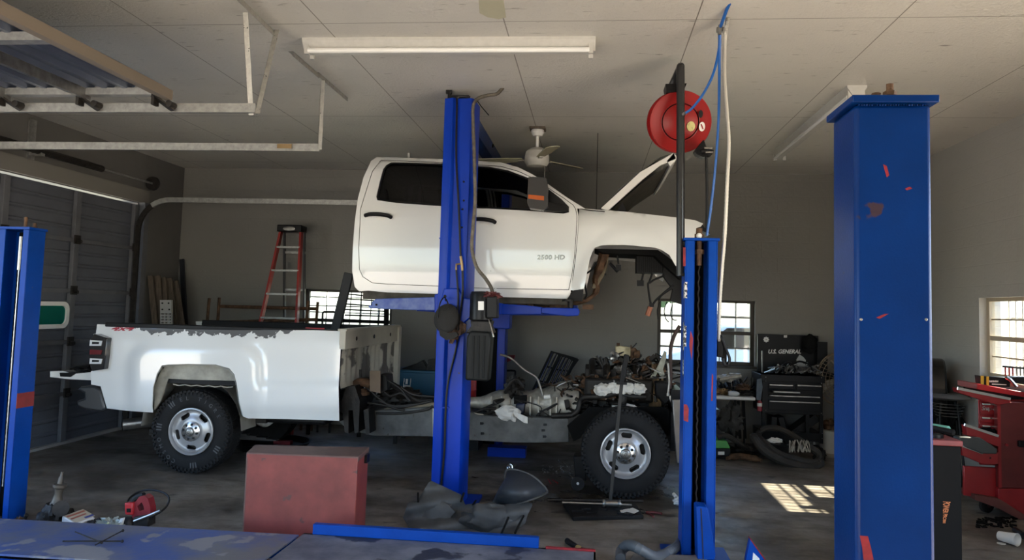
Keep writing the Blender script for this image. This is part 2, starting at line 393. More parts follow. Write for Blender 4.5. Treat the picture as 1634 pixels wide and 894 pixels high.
# ---------------------------------------------------------------- windows
m_bronze = mat('dark bronze window frame', (.045, .038, .03), .5, .3)
m_lightframe = mat('pale window reveal', (.42, .36, .26), .6)
m_bar = mat('white burglar bars', (.55, .53, .5), .6)
def window(n, ax, W_, pos, out, fm, vbars=6, hb=3):
    u0, u1, z0, z1 = W_; fr = MB(); ex = MB(); bars = MB(); rv = MB(); t = .05
    def q(mb, a0, a1, b0, b1, d0, d1):
        if ax == 'x': mb.bb((a0, pos+d0, b0), (a1, pos+d1, b1))
        else: mb.bb((pos+d0, a0, b0), (pos+d1, a1, b1))
    d0, d1 = .07, .12
    for a in ((u0, u0+t, z0, z1), (u1-t, u1, z0, z1), (u0+t, u1-t, z0, z0+t), (u0+t, u1-t, z1-t*.7, z1)): q(fr, *a, d0, d1)
    zm = (z0+z1)/2; q(fr, u0+t, u1-t, zm-.025, zm+.02, d0+.005, d1-.01)
    for zz in ((z0+t+zm-.02)/2, (z1-t+zm+.02)/2): q(fr, u0+t, u1-t, zz-.007, zz+.007, d0+.02, d0+.035)
    q(ex, u0+t, u1-t, z0+t, z1-t*.7, d0+.026, d0+.029)
    for k in range(1, vbars+1):
        a = u0+(u1-u0)*k/(vbars+1); q(bars, a-.009, a+.009, z0, z1, .215, .233)
    for k in range(hb):
        a = z0+(z1-z0)*(k+.5)/hb; q(bars, u0-.05, u1+.05, a-.009, a+.009, .235, .25)
    w = st(fr, 'window_%d' % n, fm)
    gl = ex.build('glass', m_pane, w, smooth=0); bars.build('burglar_bars', m_bar, w, smooth=0)
    q(rv, u0-.03, u1+.03, z0-.03, z0, -.03, .07); rv.build('sill', m_lightframe if ax == 'y' else m_bronze, w, smooth=0)
    return w
window(1, 'x', W1, YB, 1, m_bronze, 4, 4); window(2, 'x', W2, YB, 1, m_bronze, 5, 2); window(3, 'y', W3, XR, 1, m_lightframe, 9, 2)

# ---------------------------------------------------------------- roller doors on the left wall
m_door = mat('grey steel door', (.12, .13, .155), .5, .1, var=.25, vs=3)
m_stile = mat('grey door stile', (.15, .155, .17), .5, .2, var=.3, vs=5)
def door_panel(y0, y1, z0, z1):
    """corrugated closed door in the plane of the left wall"""
    rows = []; n = 0
    z = z0; k = 0; sec = (z1-z0)/5
    prof = []
    for s_ in range(5):
        b = z0+s_*sec
        for j in range(4):
            c = b+sec*j/4; prof += [(0, c+.004), (.018, c+.02), (.018, c+sec/4-.03), (0, c+sec/4-.012)]
    mb = MB(); rows = [[Vector((XL-.03-d+.02, y, zz)) for d, zz in prof] for y in (y0, y1)]
    mb.loft(rows); 
    return mb
d1_ = door_panel(5.9, 9.1, 0, 2.84); door1 = st(d1_, 'door_1', m_door)
stm = MB()
ys = (5.93, 6.9, 7.97, 9.06)
for y in ys: 
    o = MB().bb((XL-.012, y-.04, .03), (XL+.035, y+.04, 2.82)).build('stile', m_stile, door1, bevel=.004)
for k in range(1, 5):
    z = 2.84*k/5
    MB().bb((XL-.008, 5.9, z-.03), (XL+.03, 9.1, z+.012)).build('rail', m_stile, door1)
    for y in ys[1:]:
        h = MB().bb((XL+.03, y-.045, z-.05), (XL+.05, y+.045, z+.05)); h.cyl((XL+.05, y, z-.02), (XL+.09, y, z-.02), .02, 8)
        h.build('hinge', m_grime, door1)
c0 = on(77, 503, 0, XL+.04)
def rr(cx, cy, w, h, r, n=6):
    o = []
    for (sx, sy, a) in ((1, 1, 0), (-1, 1, 90), (-1, -1, 180), (1, -1, 270)):
        for k in range(n+1):
            t = radians(a+90*k/n); o.append((cx+sx*(w/2-r)+r*cos(t), cy+sy*(h/2-r)+r*sin(t)))
    return o
MB().panel(rr(c0.y, c0.z, .62, .29, .09), [rr(c0.y, c0.z, .53, .2, .06)], lambda a, b: Vector((XL+.055, a, b)), (-.04, 0, 0), .2).build('lite_frame', m_whiteplastic, door1)
m_lite = bpy.data.materials.new('green daylight pane'); m_lite.use_nodes = True
_b = m_lite.node_tree.nodes['Principled BSDF']; _b.inputs['Base Color'].default_value = (.02, .32, .25, 1); _b.inputs['Transmission Weight'].default_value = .0
_t = m_lite.node_tree; _tr = _t.nodes.new('ShaderNodeBsdfTranslucent'); _tr.inputs[0].default_value = (.1, .8, .65, 1); _mx = _t.nodes.new('ShaderNodeMixShader'); _mx.inputs[0].default_value = .8
_t.links.new(_b.outputs[0], _mx.inputs[1]); _t.links.new(_tr.outputs[0], _mx.inputs[2]); _t.links.new(_mx.outputs[0], _t.nodes['Material Output'].inputs[0])
MB().panel(rr(c0.y, c0.z, .53, .2, .06), [], lambda a, b: Vector((XL+.035, a, b)), None, .2).build('lite_pane', m_lite, door1)
st(MB().bb((XL, 5.75, 2.86), (XL+.04, 9.3, 3.03)), 'trim_1', mat('door header board', (.20, .19, .17), .7))
st(MB().bb((XL, 9.14, 0), (XL+.09, 9.24, 2.86)), 'trim_2', m_stile)
st(MB().bb((XL-.03, 5.0, 0), (XL+.03, 9.2, .03)), 'trim_3', mat('worn threshold', (.3, .29, .27), .7))
# curved track of the closed door
m_track = m_galv
def track(name, label, y, z, x1, group=None, curve=True):
    t = thing(name, label, 'door track', (XL+.1, y, 0))
    mb = MB(); x0 = XL+.1
    if curve:
        pts = [Vector((x0, y, 0)), Vector((x0, y, z-.4))]+[Vector((x0+.4-.4*cos(a), y, z-.4+.4*sin(a))) for a in [pi/2*k/10 for k in range(1, 11)]]+[Vector((x1, y, z))]
    else: pts = [Vector((x0+.25, y, z)), Vector((x1, y, z))]
    for i in range(len(pts)-1):
        mb.beam(pts[i], pts[i+1], .008, .06, (0, 1, 0)) if False else None
    # channel section swept along the path
    sec = [(-.012, -.03), (-.012, .03), (.02, .03), (.02, .026), (-.008, .026), (-.008, -.026), (.02, -.026), (.02, -.03)]
    rows = []
    for i, p in enumerate(pts):
        d = (pts[min(i+1, len(pts)-1)]-pts[max(i-1, 0)]).normalized(); nrm = Vector((-d.z, 0, d.x))
        rows.append([p+Vector((0, s_, 0))+nrm*h for s_, h in sec])
    if curve:
        lo = MB(); lo.loft(rows[:8], True); lo.build('lower_channel', m_grime, t, smooth=0); rows = rows[7:]
    mb.loft(rows, True); mb.build('channel', m_track, t, smooth=0)
    return t
t1 = track('door_track', 'curved galvanised door track in the back left corner, running behind the lifted cab', 9.0, 2.88, -2.2)
MB().beam((-2.25, 9.0, 2.9), (-2.25, 9.0, ZC), .03, .03).build('hanger', m_galv, t1)
t2 = track('door_track', 'long horizontal galvanised rail, lower of the two beside the left wall', 5.8, 2.88, -2.18, curve=False)
t3 = track('door_track', 'galvanised rail carrying the raised door at upper left', 4.68, 2.9, -2.2, curve=False)
def angle(mb, p, q, a=(0, 1, 0), b=(1, 0, 0), w=.035):
    p = Vector(p); q = Vector(q); a = Vector(a); b = Vector(b); t = .003
    mb.prism([p, p+a*w, p+a*w+b*t, p+b*t], q-p); mb.prism([p, p+b*w, p+b*w+a*t, p+a*t], q-p)
    n = int((q-p).length/.05)
m_ang = mat('perforated angle iron', (.45, .44, .40), .5, .6, var=.3, vs=30, spots=((.02, .02, .02), 55, .66))
h = MB(); angle(h, (-2.19, 5.78, 2.86), (-2.19, 5.78, 3.42)); h.build('hanger', m_ang, t2)
h = MB(); angle(h, (-2.19, 5.72, 3.47), (-2.19, 6.45, 3.47), (0, 0, -1), (-1, 0, 0)); h.build('hanger', m_ang, t2)
h = MB(); angle(h, (-2.19, 5.2, 3.46), (-2.19, 5.74, 3.46), (0, 0, -1), (-1, 0, 0)); h.build('hanger', m_ang, t2)
MB().bb((-2.52, 5.765, 2.865), (-2.40, 5.768, 2.90)).build('rust_patch', m_gold, t2)
h = MB(); angle(h, (-2.2, 4.66, 2.86), (-2.16, 4.8, 3.47)); angle(h, (-2.26, 4.70, 2.86), (-2.24, 4.5, 3.47)); h.build('hanger', m_ang, t3)
h = MB(); angle(h, (-2.1, 3.6, 3.46), (-2.16, 4.85, 3.46), (0, 0, -1), (-1, 0, 0)); h.build('hanger', m_ang, t3)
# raised door stored under the ceiling
d2 = MB(); y0, y1, zz = 1.55, 4.62, 2.97
prof = []; x = -5.55
while x < -2.78:
    prof += [(x, 0), (x+.02, .03), (x+.09, .03), (x+.11, 0)]; x += .14
d2.loft([[Vector((a, y, zz+.03+h_)) for a, h_ in prof] for y in (y0, y1)])
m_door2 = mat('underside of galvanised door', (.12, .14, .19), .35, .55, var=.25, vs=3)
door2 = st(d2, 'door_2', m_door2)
for (a, w) in ((-2.77, .05), (-3.33, .03), (-3.9, .03), (-4.5, .03), (-5.1, .03)):
    MB().bb((a-w/2, y0, zz-.035), (a+w/2, y1, zz+.03)).build('rail', m_steel if a != -2.77 else mat('brown door edge', (.17, .14, .11), .6), door2)
for y in (1.57, 2.55, 3.6, 4.6): MB().bb((-5.55, y-.035, zz-.01), (-2.76, y+.035, zz+.035)).build('stile', m_galv, door2)
for a in (-2.84, -3.36, -3.92, -4.5):
    h = MB(); h.beam((a, 4.55, zz-.02), (a+.08, 4.66, zz-.09), .05, .012); h.cyl((a+.08, 4.6, zz-.06), (a+.08, 4.7, zz-.06), .022, 10); h.beam((a, 4.58, zz+.0), (a, 4.58, zz-.08), .02, .06)
    h.build('roller_bracket', m_grime, door2)
# torsion shaft above the closed door
t = thing('torsion_spring_shaft', 'dark torsion spring shaft above the closed grey door on the left wall', 'door hardware', (XL+.16, 7.5, 3.1))
MB().cyl((XL+.12, 5.7, 3.12), (XL+.12, 9.25, 3.12), .014, 8).build('shaft', m_galv, t)
sp = MB(); sp.tube([(XL+.12, 6.3+1.9*k/60, 3.12) for k in range(61)], .036, 10, rip=.12); sp.build('spring', m_grime, t)
sp = MB(); sp.lathe([(.02, 0), (.085, 0), (.09, .012), (.075, .02), (.075, .035), (.09, .045), (.085, .055), (.02, .055)], (XL+.12, 9.2, 3.12), (0, 1, 0), 20); sp.build('cable_drum', m_grime, t)
sp = MB(); sp.bb((XL+.002, 7.15, 2.98), (XL+.02, 7.25, 3.45)); sp.bb((XL+.002, 7.17, 3.07), (XL+.15, 7.23, 3.16)); sp.build('centre_bracket', m_galv, t)

# ---------------------------------------------------------------- outside
m_conc = mat('sunlit concrete apron', (.66, .60, .50), .9, var=.15, vs=.8)
m_grass = mat('dry grass yard', (.5, .5, .36), .95, var=.4, vs=1.5, bump=.4, bs=8)
st(MB().bb((-25, -22, -.14), (25, YF-.2, -.02)), 'ground_apron', m_conc)
st(MB().bb((-25, YB+.2, -.14), (25, 30, -.02)), 'ground_yard', m_grass)
st(MB().bb((XR+.2, YF-.2, -.14), (25, YB+.2, -.02)), 'ground_side', m_conc)
st(MB().bb((-25, YF-.2, -.14), (XL-.2, YB+.2, -.02)), 'ground_left', m_conc)
m_fence = mat('weathered fence boards', (.50, .42, .30), .9, var=.4, vs=4, stretch=(1, 9, 1))
ft = thing('board_fence', 'tall weathered board fence seen through the right window', 'fence', (7.2, 7.5, 0))
f = MB()
for k in range(60):
    y = 1.5+k*.16; f.bb((7.2, y, -.02), (7.225, y+.145, 1.95+.03*sin(k*2.3)))
f.build('boards', m_fence, ft)
f = MB(); f.bb((7.225, 1.5, .4), (7.27, 11, .5)); f.bb((7.225, 1.5, 1.5), (7.27, 11, 1.6)); f.build('rails', m_fence, ft)
m_leaf = mat('hedge leaves', (.12, .2, .07), .8, var=.5, vs=4)
for i, (x, y, r, l_) in enumerate(((.8, 19, 2.2, 'leafy tree beyond the yard, left in the middle back window'), (5.5, 20, 2.5, 'leafy tree beyond the yard, right in the middle back window'))):
    t = thing('tree', l_, 'tree', (x, y, 0))
    MB().cyl((x, y, -.03), (x, y, 2.4), .15, 10, .1).build('trunk', m_wood, t)
    c = MB()
    for k in range(300):
        d = Vector((random.gauss(0, 1), random.gauss(0, 1), random.gauss(0, 1))).normalized()*r*random.uniform(.6, 1); d.z *= .75
        p = Vector((x, y, 3.2))+d; a = Vector((random.gauss(0, 1), random.gauss(0, 1), random.gauss(0, 1))).normalized()*.3; b_ = a.orthogonal().normalized()*.2
        c.add([p-a, p+b_, p+a, p-b_], [(0, 1, 2, 3)])
    c.build('crown', m_leaf, t, fix=False)
ct = thing('parked_car', 'pale blue car parked in the yard, seen through the middle back window', 'car', (3.4, 15.6, 0))
c = MB(); pr_ = [(1.2, .35), (1.15, .75), (1.9, .95), (2.5, 1.45), (4.2, 1.5), (5.0, 1.0), (5.6, .85), (5.6, .35)]
c.prism([(x, 15.0, z) for x, z in pr_], (0, 1.7, 0)); c.build('body', mat('pale blue car paint', (.25, .33, .45), .3, coat=.5), ct, bevel=.05)
for x in (2.0, 4.7):
    for y in (14.98, 16.5): MB().cyl((x, y, .30), (x, y+.22, .30), .32, 20).build('wheel', m_rubber, ct)
MB().prism([(2.1, 14.99, 1.0), (2.6, 14.99, 1.38), (4.1, 14.99, 1.42), (4.7, 14.99, 1.0)], (0, .01, 0)).build('side_glass', m_tint, ct)

# ---------------------------------------------------------------- ceiling fixtures
m_enam = mat('dusty white enamel', (.55, .54, .50), .4, var=.15, vs=20)
m_tubeg = mat('fluorescent tube glass', (.8, .8, .77), .15)
def batten(name, label, p, q, w):
    p = Vector(p); q = Vector(q); t = thing(name, label, 'ceiling light', (p+q)/2)
    d = (q-p).normalized(); s_ = d.cross(Vector((0, 0, 1)))
    b = MB(); sec = [(-w*.5, 0), (-w*.5, -.02), (-w*.2, -.085), (w*.2, -.085), (w*.5, -.02), (w*.5, 0)]
    for a, c in ((p, q),): b.prism([a+s_*u+Vector((0, 0, v)) for u, v in sec], c-a)
    b.build('housing', m_enam, t)
    for k, e in enumerate((p, q)):
        g = (d if k == 0 else -d)
        for u in (-.33, .33): 
            MB().box(e+g*.03+s_*w*u+Vector((0, 0, -.065)), (.03, .03, .09)).build('lamp_holder', m_enam, t)
    MB().cyl(p+d*.04+s_*w*.36+Vector((0, 0, -.085)), q-d*.04+s_*w*.36+Vector((0, 0, -.085)), .019, 12).build('lamp_tube', m_tubeg, t)
    return t
batten('ceiling_light', 'long white fluorescent batten running left to right across the ceiling', (-2.06, 5.12, ZC), (-.01, 5.14, ZC), .17)
batten('ceiling_light', 'fluorescent batten receding towards the back, beside the large blue post', (2.07, 8.75, ZC), (2.07, 6.2, ZC), .15)
def fan(label, loc, blades, a0, low=.0):
    t = thing('ceiling_fan', label, 'ceiling fan', loc); o = Vector(loc)
    MB().box(o+Vector((0, 0, -.012)), (.16, .16, .022)).build('mounting_board', m_wood, t)
    MB().lathe([(.0, -.02), (.065, -.025), (.07, -.05), (.045, -.085), (.0, -.09)], o, n=20).build('canopy', m_whiteplastic, t)
    MB().cyl(o+Vector((0, 0, -.08)), o+Vector((0, 0, -.22)), .015, 10).build('down_rod', m_whiteplastic, t)
    MB().lathe([(.0, -.2), (.06, -.21), (.115, -.25), (.125, -.30), (.125, -.36), (.10, -.40), (.0, -.41)], o, n=24).build('motor', m_enam, t)
    for k in range(blades):
        a = a0+2*pi*k/blades; R = Matrix.Rotation(a, 3, 'Z') @ Matrix.Rotation(radians(9), 3, 'X')
        b = MB(); pts = [(.15, -.045), (.3, -.06), (.62, -.07), (.66, -.03), (.66, .03), (.62, .07), (.3, .06), (.15, .045)]
        b.prism([R @ Vector((x, y, 0))+o+Vector((0, 0, -.33-low)) for x, y in pts], (0, 0, .008)); b.build('blade', m_blade, t, label=None)
        b = MB(); b.beam(R @ Vector((.10, 0, 0))+o+Vector((0, 0, -.34-low)), R @ Vector((.2, 0, 0))+o+Vector((0, 0, -.335-low)), .04, .006); b.build('blade_arm', m_enam, t)
    return t
m_blade = mat('pale painted fan blade', (.42, .40, .28), .5, var=.12, vs=8)
ff = fan('white ceiling fan on a wooden board, hanging above the lifted cab', (-.585, 7.68, ZC), 3, radians(48))
MB().cyl((-.5, 7.62, 3.1), (-.5, 7.62, 2.35), .003, 6).build('pull_chain', m_steel, ff)
fan('ceiling fan of which only one cream blade tip enters at the top edge', (-.49, 3.22, ZC), 3, radians(95))
MB().cyl((.03, 7.9, ZC), (.03, 7.9, 2.5), .004, 6).build('hanging_wire', m_grime, label='thin dark wire hanging from the ceiling to the right of the white fan', cat='wire')
# ---------------------------------------------------------------- pickup: cab on the lift
YS = 6.85; YC = 7.87
def sm(a, b, x):
    t = max(0, min(1, (x-a)/(b-a))); return t*t*(3-2*t)
def cabY(z): return YS + max(0, z-2.50)*.42 + max(0, 2.0-z)**1.5*.18 + max(0, z-2.93)**1.2*.8
def cs(px, py, dd=0):
    Y = YS
    for _ in range(5): Y = cabY(P(px, py, Y).z)
    return P(px, py, Y+dd)
def fen(px, py, dd=0):
    # front fender with a flared wheel opening
    Y = YS
    d = hypot((px-1010)/78, (py-470)/92)
    fl = -.035*sm(1.28, 1.02, d) if py < 470 else 0
    for _ in range(4): Y = YS + max(0, P(px, py, Y).z-2.36)**1.6*1.3
    return P(px, py, Y+fl+dd+max(0, px-1085)*.0025)
cab = thing('pickup_cab', 'white four-door pickup cab and front body raised high on the blue lift, bonnet open', 'truck cab', (-.9, YC, 1.72))
rdoor = [(608, 255), (594, 273), (585, 301), (575, 333), (572, 395), (573, 430), (578.5, 442), (594, 452), (619, 454), (697, 457), (745, 459), (745, 262), (707, 259)]
fdoor = [(748, 262), (799, 265), (827, 273), (849, 283), (874, 299), (900, 316), (915, 327), (919, 334), (921, 345), (920, 370), (917, 410), (913, 439), (908, 463), (792, 461), (748, 460)]
rwin = [(624, 259), (616, 264), (611.4, 270), (606, 290), (600.4, 314), (602, 319.6), (632, 324), (702, 329), (738, 331), (738, 263), (707, 261)]
fwin = [(756, 265), (780, 266), (811, 272), (843, 284), (874, 301), (896, 318), (908, 330), (908, 339), (899, 341), (843, 336.5), (780, 333), (756, 332.5)]
bodyo = [(619, 251), (601, 250.7), (592, 257), (586, 270), (580, 283), (571, 317), (566, 355), (563, 395), (562, 433), (566, 458), (573, 465), (588, 464), (619, 467), (697, 469), (792, 474), (905, 477), (910, 470), (914, 440), (918, 410), (922, 370), (923, 345), (921, 333), (933.5, 333), (905, 315.5), (874, 293.6), (849, 278), (827, 267), (799, 259), (707, 254)]
for s_ in (0, 1):
    b = MB(); b.panel(bodyo, [rdoor, fdoor], cs, None, 9)
    if s_: b.v = [Vector((v.x, 2*YC-v.y, v.z)) for v in b.v]
    b.build('body_side', m_white, cab, smooth=50)
def shrink(poly, d):
    n = len(poly); o = []; A = sum(poly[i][0]*poly[(i+1) % n][1]-poly[(i+1) % n][0]*poly[i][1] for i in range(n))
    sg = 1 if A > 0 else -1
    for i in range(n):
        a, b_, c = poly[i-1], poly[i], poly[(i+1) % n]
        d1 = Vector((b_[0]-a[0], b_[1]-a[1])).normalized(); d2 = Vector((c[0]-b_[0], c[1]-b_[1])).normalized()
        nn = Vector((-(d1.y+d2.y), d1.x+d2.x)); nn.normalize(); k = max(.4, nn.dot(Vector((-d1.y, d1.x))))
        o.append((b_[0]+sg*nn.x*d/k, b_[1]+sg*nn.y*d/k))
    return o
m_badge = mat('badge chrome', (.25, .25, .24), .25, .8)
m_scratch = mat('white door paint', (.78, .79, .77), .22, coat=.9, spots=((.25, .24, .22), 30, .765))
for nm, od, wd, side in (('rear_door', rdoor, rwin, 0), ('front_door', fdoor, fwin, 0), ('rear_door', rdoor, rwin, 1), ('front_door', fdoor, fwin, 1)):
    b = MB(); b.panel(shrink(od, .9), [wd], cs, (0, .04, 0), 8)
    g = MB(); wo = shrink(wd, -1.0)
    b2 = MB(); b2.panel(shrink(wd, -.6), [shrink(wd, 3.0)], lambda x, y: cs(x, y, .006), (0, .02, 0), 8)
    g.panel(shrink(wd, .5), [], lambda x, y: cs(x, y, .02), None, 20)
    inn = MB(); inn.panel([(q[0], q[1]) for q in shrink([p for p in od], 4)], [shrink(wd, -2)], lambda x, y: cs(x, y, .06), (0, .02, 0), 14)
    if side:
        for q in (b, b2, g, inn):
            q.v = [Vector((v.x, 2*YC-v.y, v.z)) for v in q.v]
    d = b.build(nm, m_scratch, cab, smooth=50)
    b2.build('window_trim', m_black, d, smooth=50)
    inn.build('door_card', m_dark, d)
    if nm == 'rear_door' : g.build('window_glass', m_tint, d, smooth=50)
    if not side:
        hx, hy = (604, 346) if nm == 'rear_door' else (770, 354)
        h = MB(); pts = [cs(hx-21, hy-2, -.012), cs(hx-14, hy-4, -.045), cs(hx, hy-4, -.055), cs(hx+14, hy-2, -.045), cs(hx+20, hy+1, -.012)]
        h.tube(pts, .019, 10, smooth=4); h.build('handle', m_black, d)
        h = MB(); h.sphere(cs(hx+4, hy+3, .004), .055, 10, (1.1, .12, .42)); h.build('handle_recess', m_whiteplastic, d)
        if nm == 'front_door':
            t_ = MB(); text(t_, '2500 HD', 11, lambda x, y, z: cs(879+x*1.03, 411-y*.92, -.004-z*.001), ext=1.5, shear=.1, spacing=1.05, bold=.03)
            t_.build('badge', m_badge, d, smooth=0, label='small chrome badge')
# fender
b = MB()
fo = [(924, 333.5), (936.6, 333), (999, 338), (1077.5, 347), (1109, 351.5), (1122, 357), (1118, 362), (1111, 364), (1108, 395), (1100, 418), (1092, 436), (1086, 432), (1077.5, 423.6), (1068, 407), (1056, 399), (1046, 395.5), (999, 391), (970, 391), (958.5, 392), (949, 395.5), (944, 405), (941, 414), (936.6, 436), (932, 461), (915, 463.5), (910, 463), (915, 440), (919, 410), (922.5, 370), (923.5, 345)]
b.panel(fo, [], fen, (0, .012, 0), 7); b.build('fender', m_white, cab, smooth=50)
b = MB(); b.panel(fo, [], fen, (0, .012, 0), 12); b.v = [Vector((v.x, 2*YC-v.y, v.z)) for v in b.v]; b.build('fender', m_white, cab, smooth=50)
# wheel-opening lip rolled inward, thick
lip = [(932, 461), (936.6, 436), (941, 414), (944, 405), (949, 395.5), (958.5, 392), (970, 391), (999, 391), (1046, 395.5), (1056, 399), (1068, 407), (1077.5, 423.6), (1086, 432)]
m_inner = mat('dusty inner panel', (.42, .40, .34), .7, var=.4, vs=8)
b = MB(); b.loft([[fen(x, y, d) for x, y in lip] for d in (0, .05, .20)]); b.build('inner_fender', m_inner, cab, smooth=50)
# black rocker corner
b = MB(); b.prism([cs(x, y, -.02) for x, y in ((905, 479), (915, 464), (931, 462), (929, 481))], (0, .16, 0)); b.build('mud_flap', m_dark, cab)
# across lofts: roof, rear wall, windscreen
def across(edge, fn, crown=.05, inset=0, n=12, dd=0):
    rows = []
    for x, y in edge:
        a = fn(x, y, dd); yb = 2*YC-a.y; r = []
        for k in range(n+1):
            t = k/n; r.append(Vector((a.x, a.y+inset+(yb-a.y-2*inset)*t, a.z+crown*(1-(2*t-1)**4)*1)))
        rows.append(r)
    return rows
b = MB(); b.loft(across([(592, 257), (601, 250.7), (619, 251), (707, 254), (799, 259), (827, 267), (843, 275)], cs, .045)); b.build('roof', m_white, cab, smooth=60)
b = MB(); b.loft(across([(592, 257), (580, 283), (571, 317)], cs, 0, .0, n=12)); rb = b
rr_ = across([(571, 317), (566, 355), (563, 395), (562, 433), (566, 458), (573, 465)], cs, 0, 0)
rb.loft(rr_); rb.build('rear_wall', m_white, cab, smooth=60)
b = MB(); b.loft(across([(588, 272), (576, 312)], lambda x, y, d: cs(x, y, d)+Vector((-.012, 0, 0)), 0, .3)); b.build('rear_window', m_black, cab)
b = MB(); b.loft(across([(845, 276), (874, 293.6), (905, 315.5), (931, 332)], cs, .03, .06)); b.build('windscreen', m_tint, cab, smooth=60)
b = MB(); b.loft(across([(925, 332), (940, 335), (965, 337)], cs, .0)); b.build('cowl', m_dark, cab)
# floor pan, firewall, sills
m_under = mat('dirty underbody', (.13, .115, .09), .8, var=.5, vs=9, bump=.2)
a0 = cs(575, 465); a1 = cs(905, 474)
b = MB(); b.bb((a0.x, YS+.12, 1.70), (a1.x, 2*YC-YS-.12, 1.78)); b.bb((a0.x, YS+.1, 1.69), (a1.x, YS+.2, 1.76)); b.bb((a0.x+.1, YS+.5, 1.62), (a1.x, YS+.6, 1.70)); b.bb((a0.x+.1, 2*YC-YS-.6, 1.62), (a1.x, 2*YC-YS-.5, 1.70)); b.build('floor_pan', m_under, cab)
b = MB()
for k in range(7):
    x = a0.x+.25+k*.3; b.bb((x, YS+.14, 1.655), (x+.1+.05*(k % 3), YS+.3, 1.70))
b.cyl((a0.x+.3, YS+.35, 1.66), (a1.x-.1, YS+.35, 1.66), .018, 8); b.build('body_mount', m_rust, cab)
b = MB(); b.bb((-.16, YS+.14, 1.75), (-.10, 2*YC-YS-.14, 2.55)); b.build('firewall', m_dark, cab)
b = MB(); b.bb((a0.x+.05, YS+.1, 1.78), (-.12, 2*YC-YS-.1, 1.80)); b.build('carpet', m_blackm, cab)
for x in (-.95, -1.85):
    for y in ((YC-.45, YC+.45) if x > -1 else (YC,)):
        w = .5 if x > -1 else 1.3; s_ = MB(); s_.box((x, y, 1.98), (.52, w, .22)); s_.box((x-.27, y, 2.3), (.14, w, .62), Matrix.Rotation(-.2, 3, 'Y'))
        if x > -1: s_.box((x-.36, y, 2.70), (.09, .24, .16))
        s_.build('seat', m_dark, cab, bevel=.03)
b = MB(); b.box((-.28, YC, 2.42), (.3, 1.7, .22)); b.build('dashboard', m_dark, cab, bevel=.04)
b = MB(); b.tube(circ_path((-.62, YC-.45, 2.42), .18, (1, 0, .45), n=28), .014, 8, cap=False); b.cyl((-.62, YC-.45, 2.42), (-.35, YC-.45, 2.28), .03); b.build('steering_wheel', m_black, cab)
b = MB(); b.loft(across([(600, 256), (707, 259), (799, 264), (835, 276)], cs, .02, .05)); b.build('headliner', m_dark, cab)
for yy, yz in ((YS+.22, 2.95),): pass
# mirror
mi = MB(); p = cs(857, 310, -.30); 
mi.panel([(843, 283), (850, 282), (872, 284), (874, 300), (874, 330), (866, 335), (845, 332), (841, 325)], [], lambda x, y: P(x, y, 6.62), (0, .13, 0), 12)
mo = mi.build('towing_mirror', mat('black mirror shell', (.018, .017, .017), .35, bump=.03), cab, bevel=.015)
b = MB(); b.slab([(843, 310.5), (868, 313), (868, 320), (843, 317)], 6.612, .02); b.build('amber_marker', mat('amber lens', (.45, .09, .01), .25), mo)
b = MB(); b.prism([P(870, 322, 6.66), P(905, 328, 6.86), P(908, 338, 6.86), P(862, 336, 6.66)], (0, .07, 0)); b.build('mirror_arm', m_dark, mo, bevel=.01)
b = MB(); b.slab([(874, 301), (896, 318), (908, 330), (908, 339), (899, 341), (874, 338)], 6.885, .02); b.build('sail_panel', m_black, mo)
# bonnet
hood = MB()
ne = [(.07, 2.585), (.22, 2.745), (.42, 2.925), (.60, 3.065), (.72, 3.105)]
rows = []
for k in range(13):
    t = k/12; y = 6.98+(2*YC-2*6.98)*t; cr = .05*(1-(2*t-1)**4)
    rows.append([Vector((x-cr*.66, y, z+cr*.75)) for x, z in ne])
hood.loft(rows); up = len(hood.v)
rows2 = [[p+Vector((.012, 0, -.016)) for p in r] for r in rows]; hood.loft(rows2)
ho = hood.build('bonnet', m_white, cab, smooth=60)
b = MB()
for y in (6.98, 2*YC-6.98-.05): b.prism([(.07, y, 2.585), (.42, y, 2.925), (.72, y, 3.105), (.74, y, 3.05), (.60, y, 2.99), (.44, y, 2.855), (.13, y, 2.56)], (0, .045, 0))
b.prism([(.72, 6.98, 3.105), (.755, 6.98, 3.06), (.69, 6.98, 2.98), (.66, 6.98, 3.03)], (0, 2*YC-2*6.98, 0)); b.build('bonnet_frame', m_whiteplastic, ho)
b = MB(); b.loft([[Vector((x+.035, y, z-.045)) for x, z in ((.14, 2.63), (.42, 2.885), (.66, 3.055))] for y in (7.03, YC, 2*YC-7.03)]); b.build('insulation_pad', mat('brown bonnet liner', (.055, .045, .03), .9, var=.5, vs=8, bump=.3), ho)
for y in (7.08, 2*YC-7.08):
    b = MB(); b.prism([(.12, y, 2.48), (.30, y, 2.5), (.31, y, 2.56), (.27, y, 2.66), (.22, y, 2.58), (.14, y, 2.54)], (0, .03, 0)); b.build('hinge', m_black, ho)
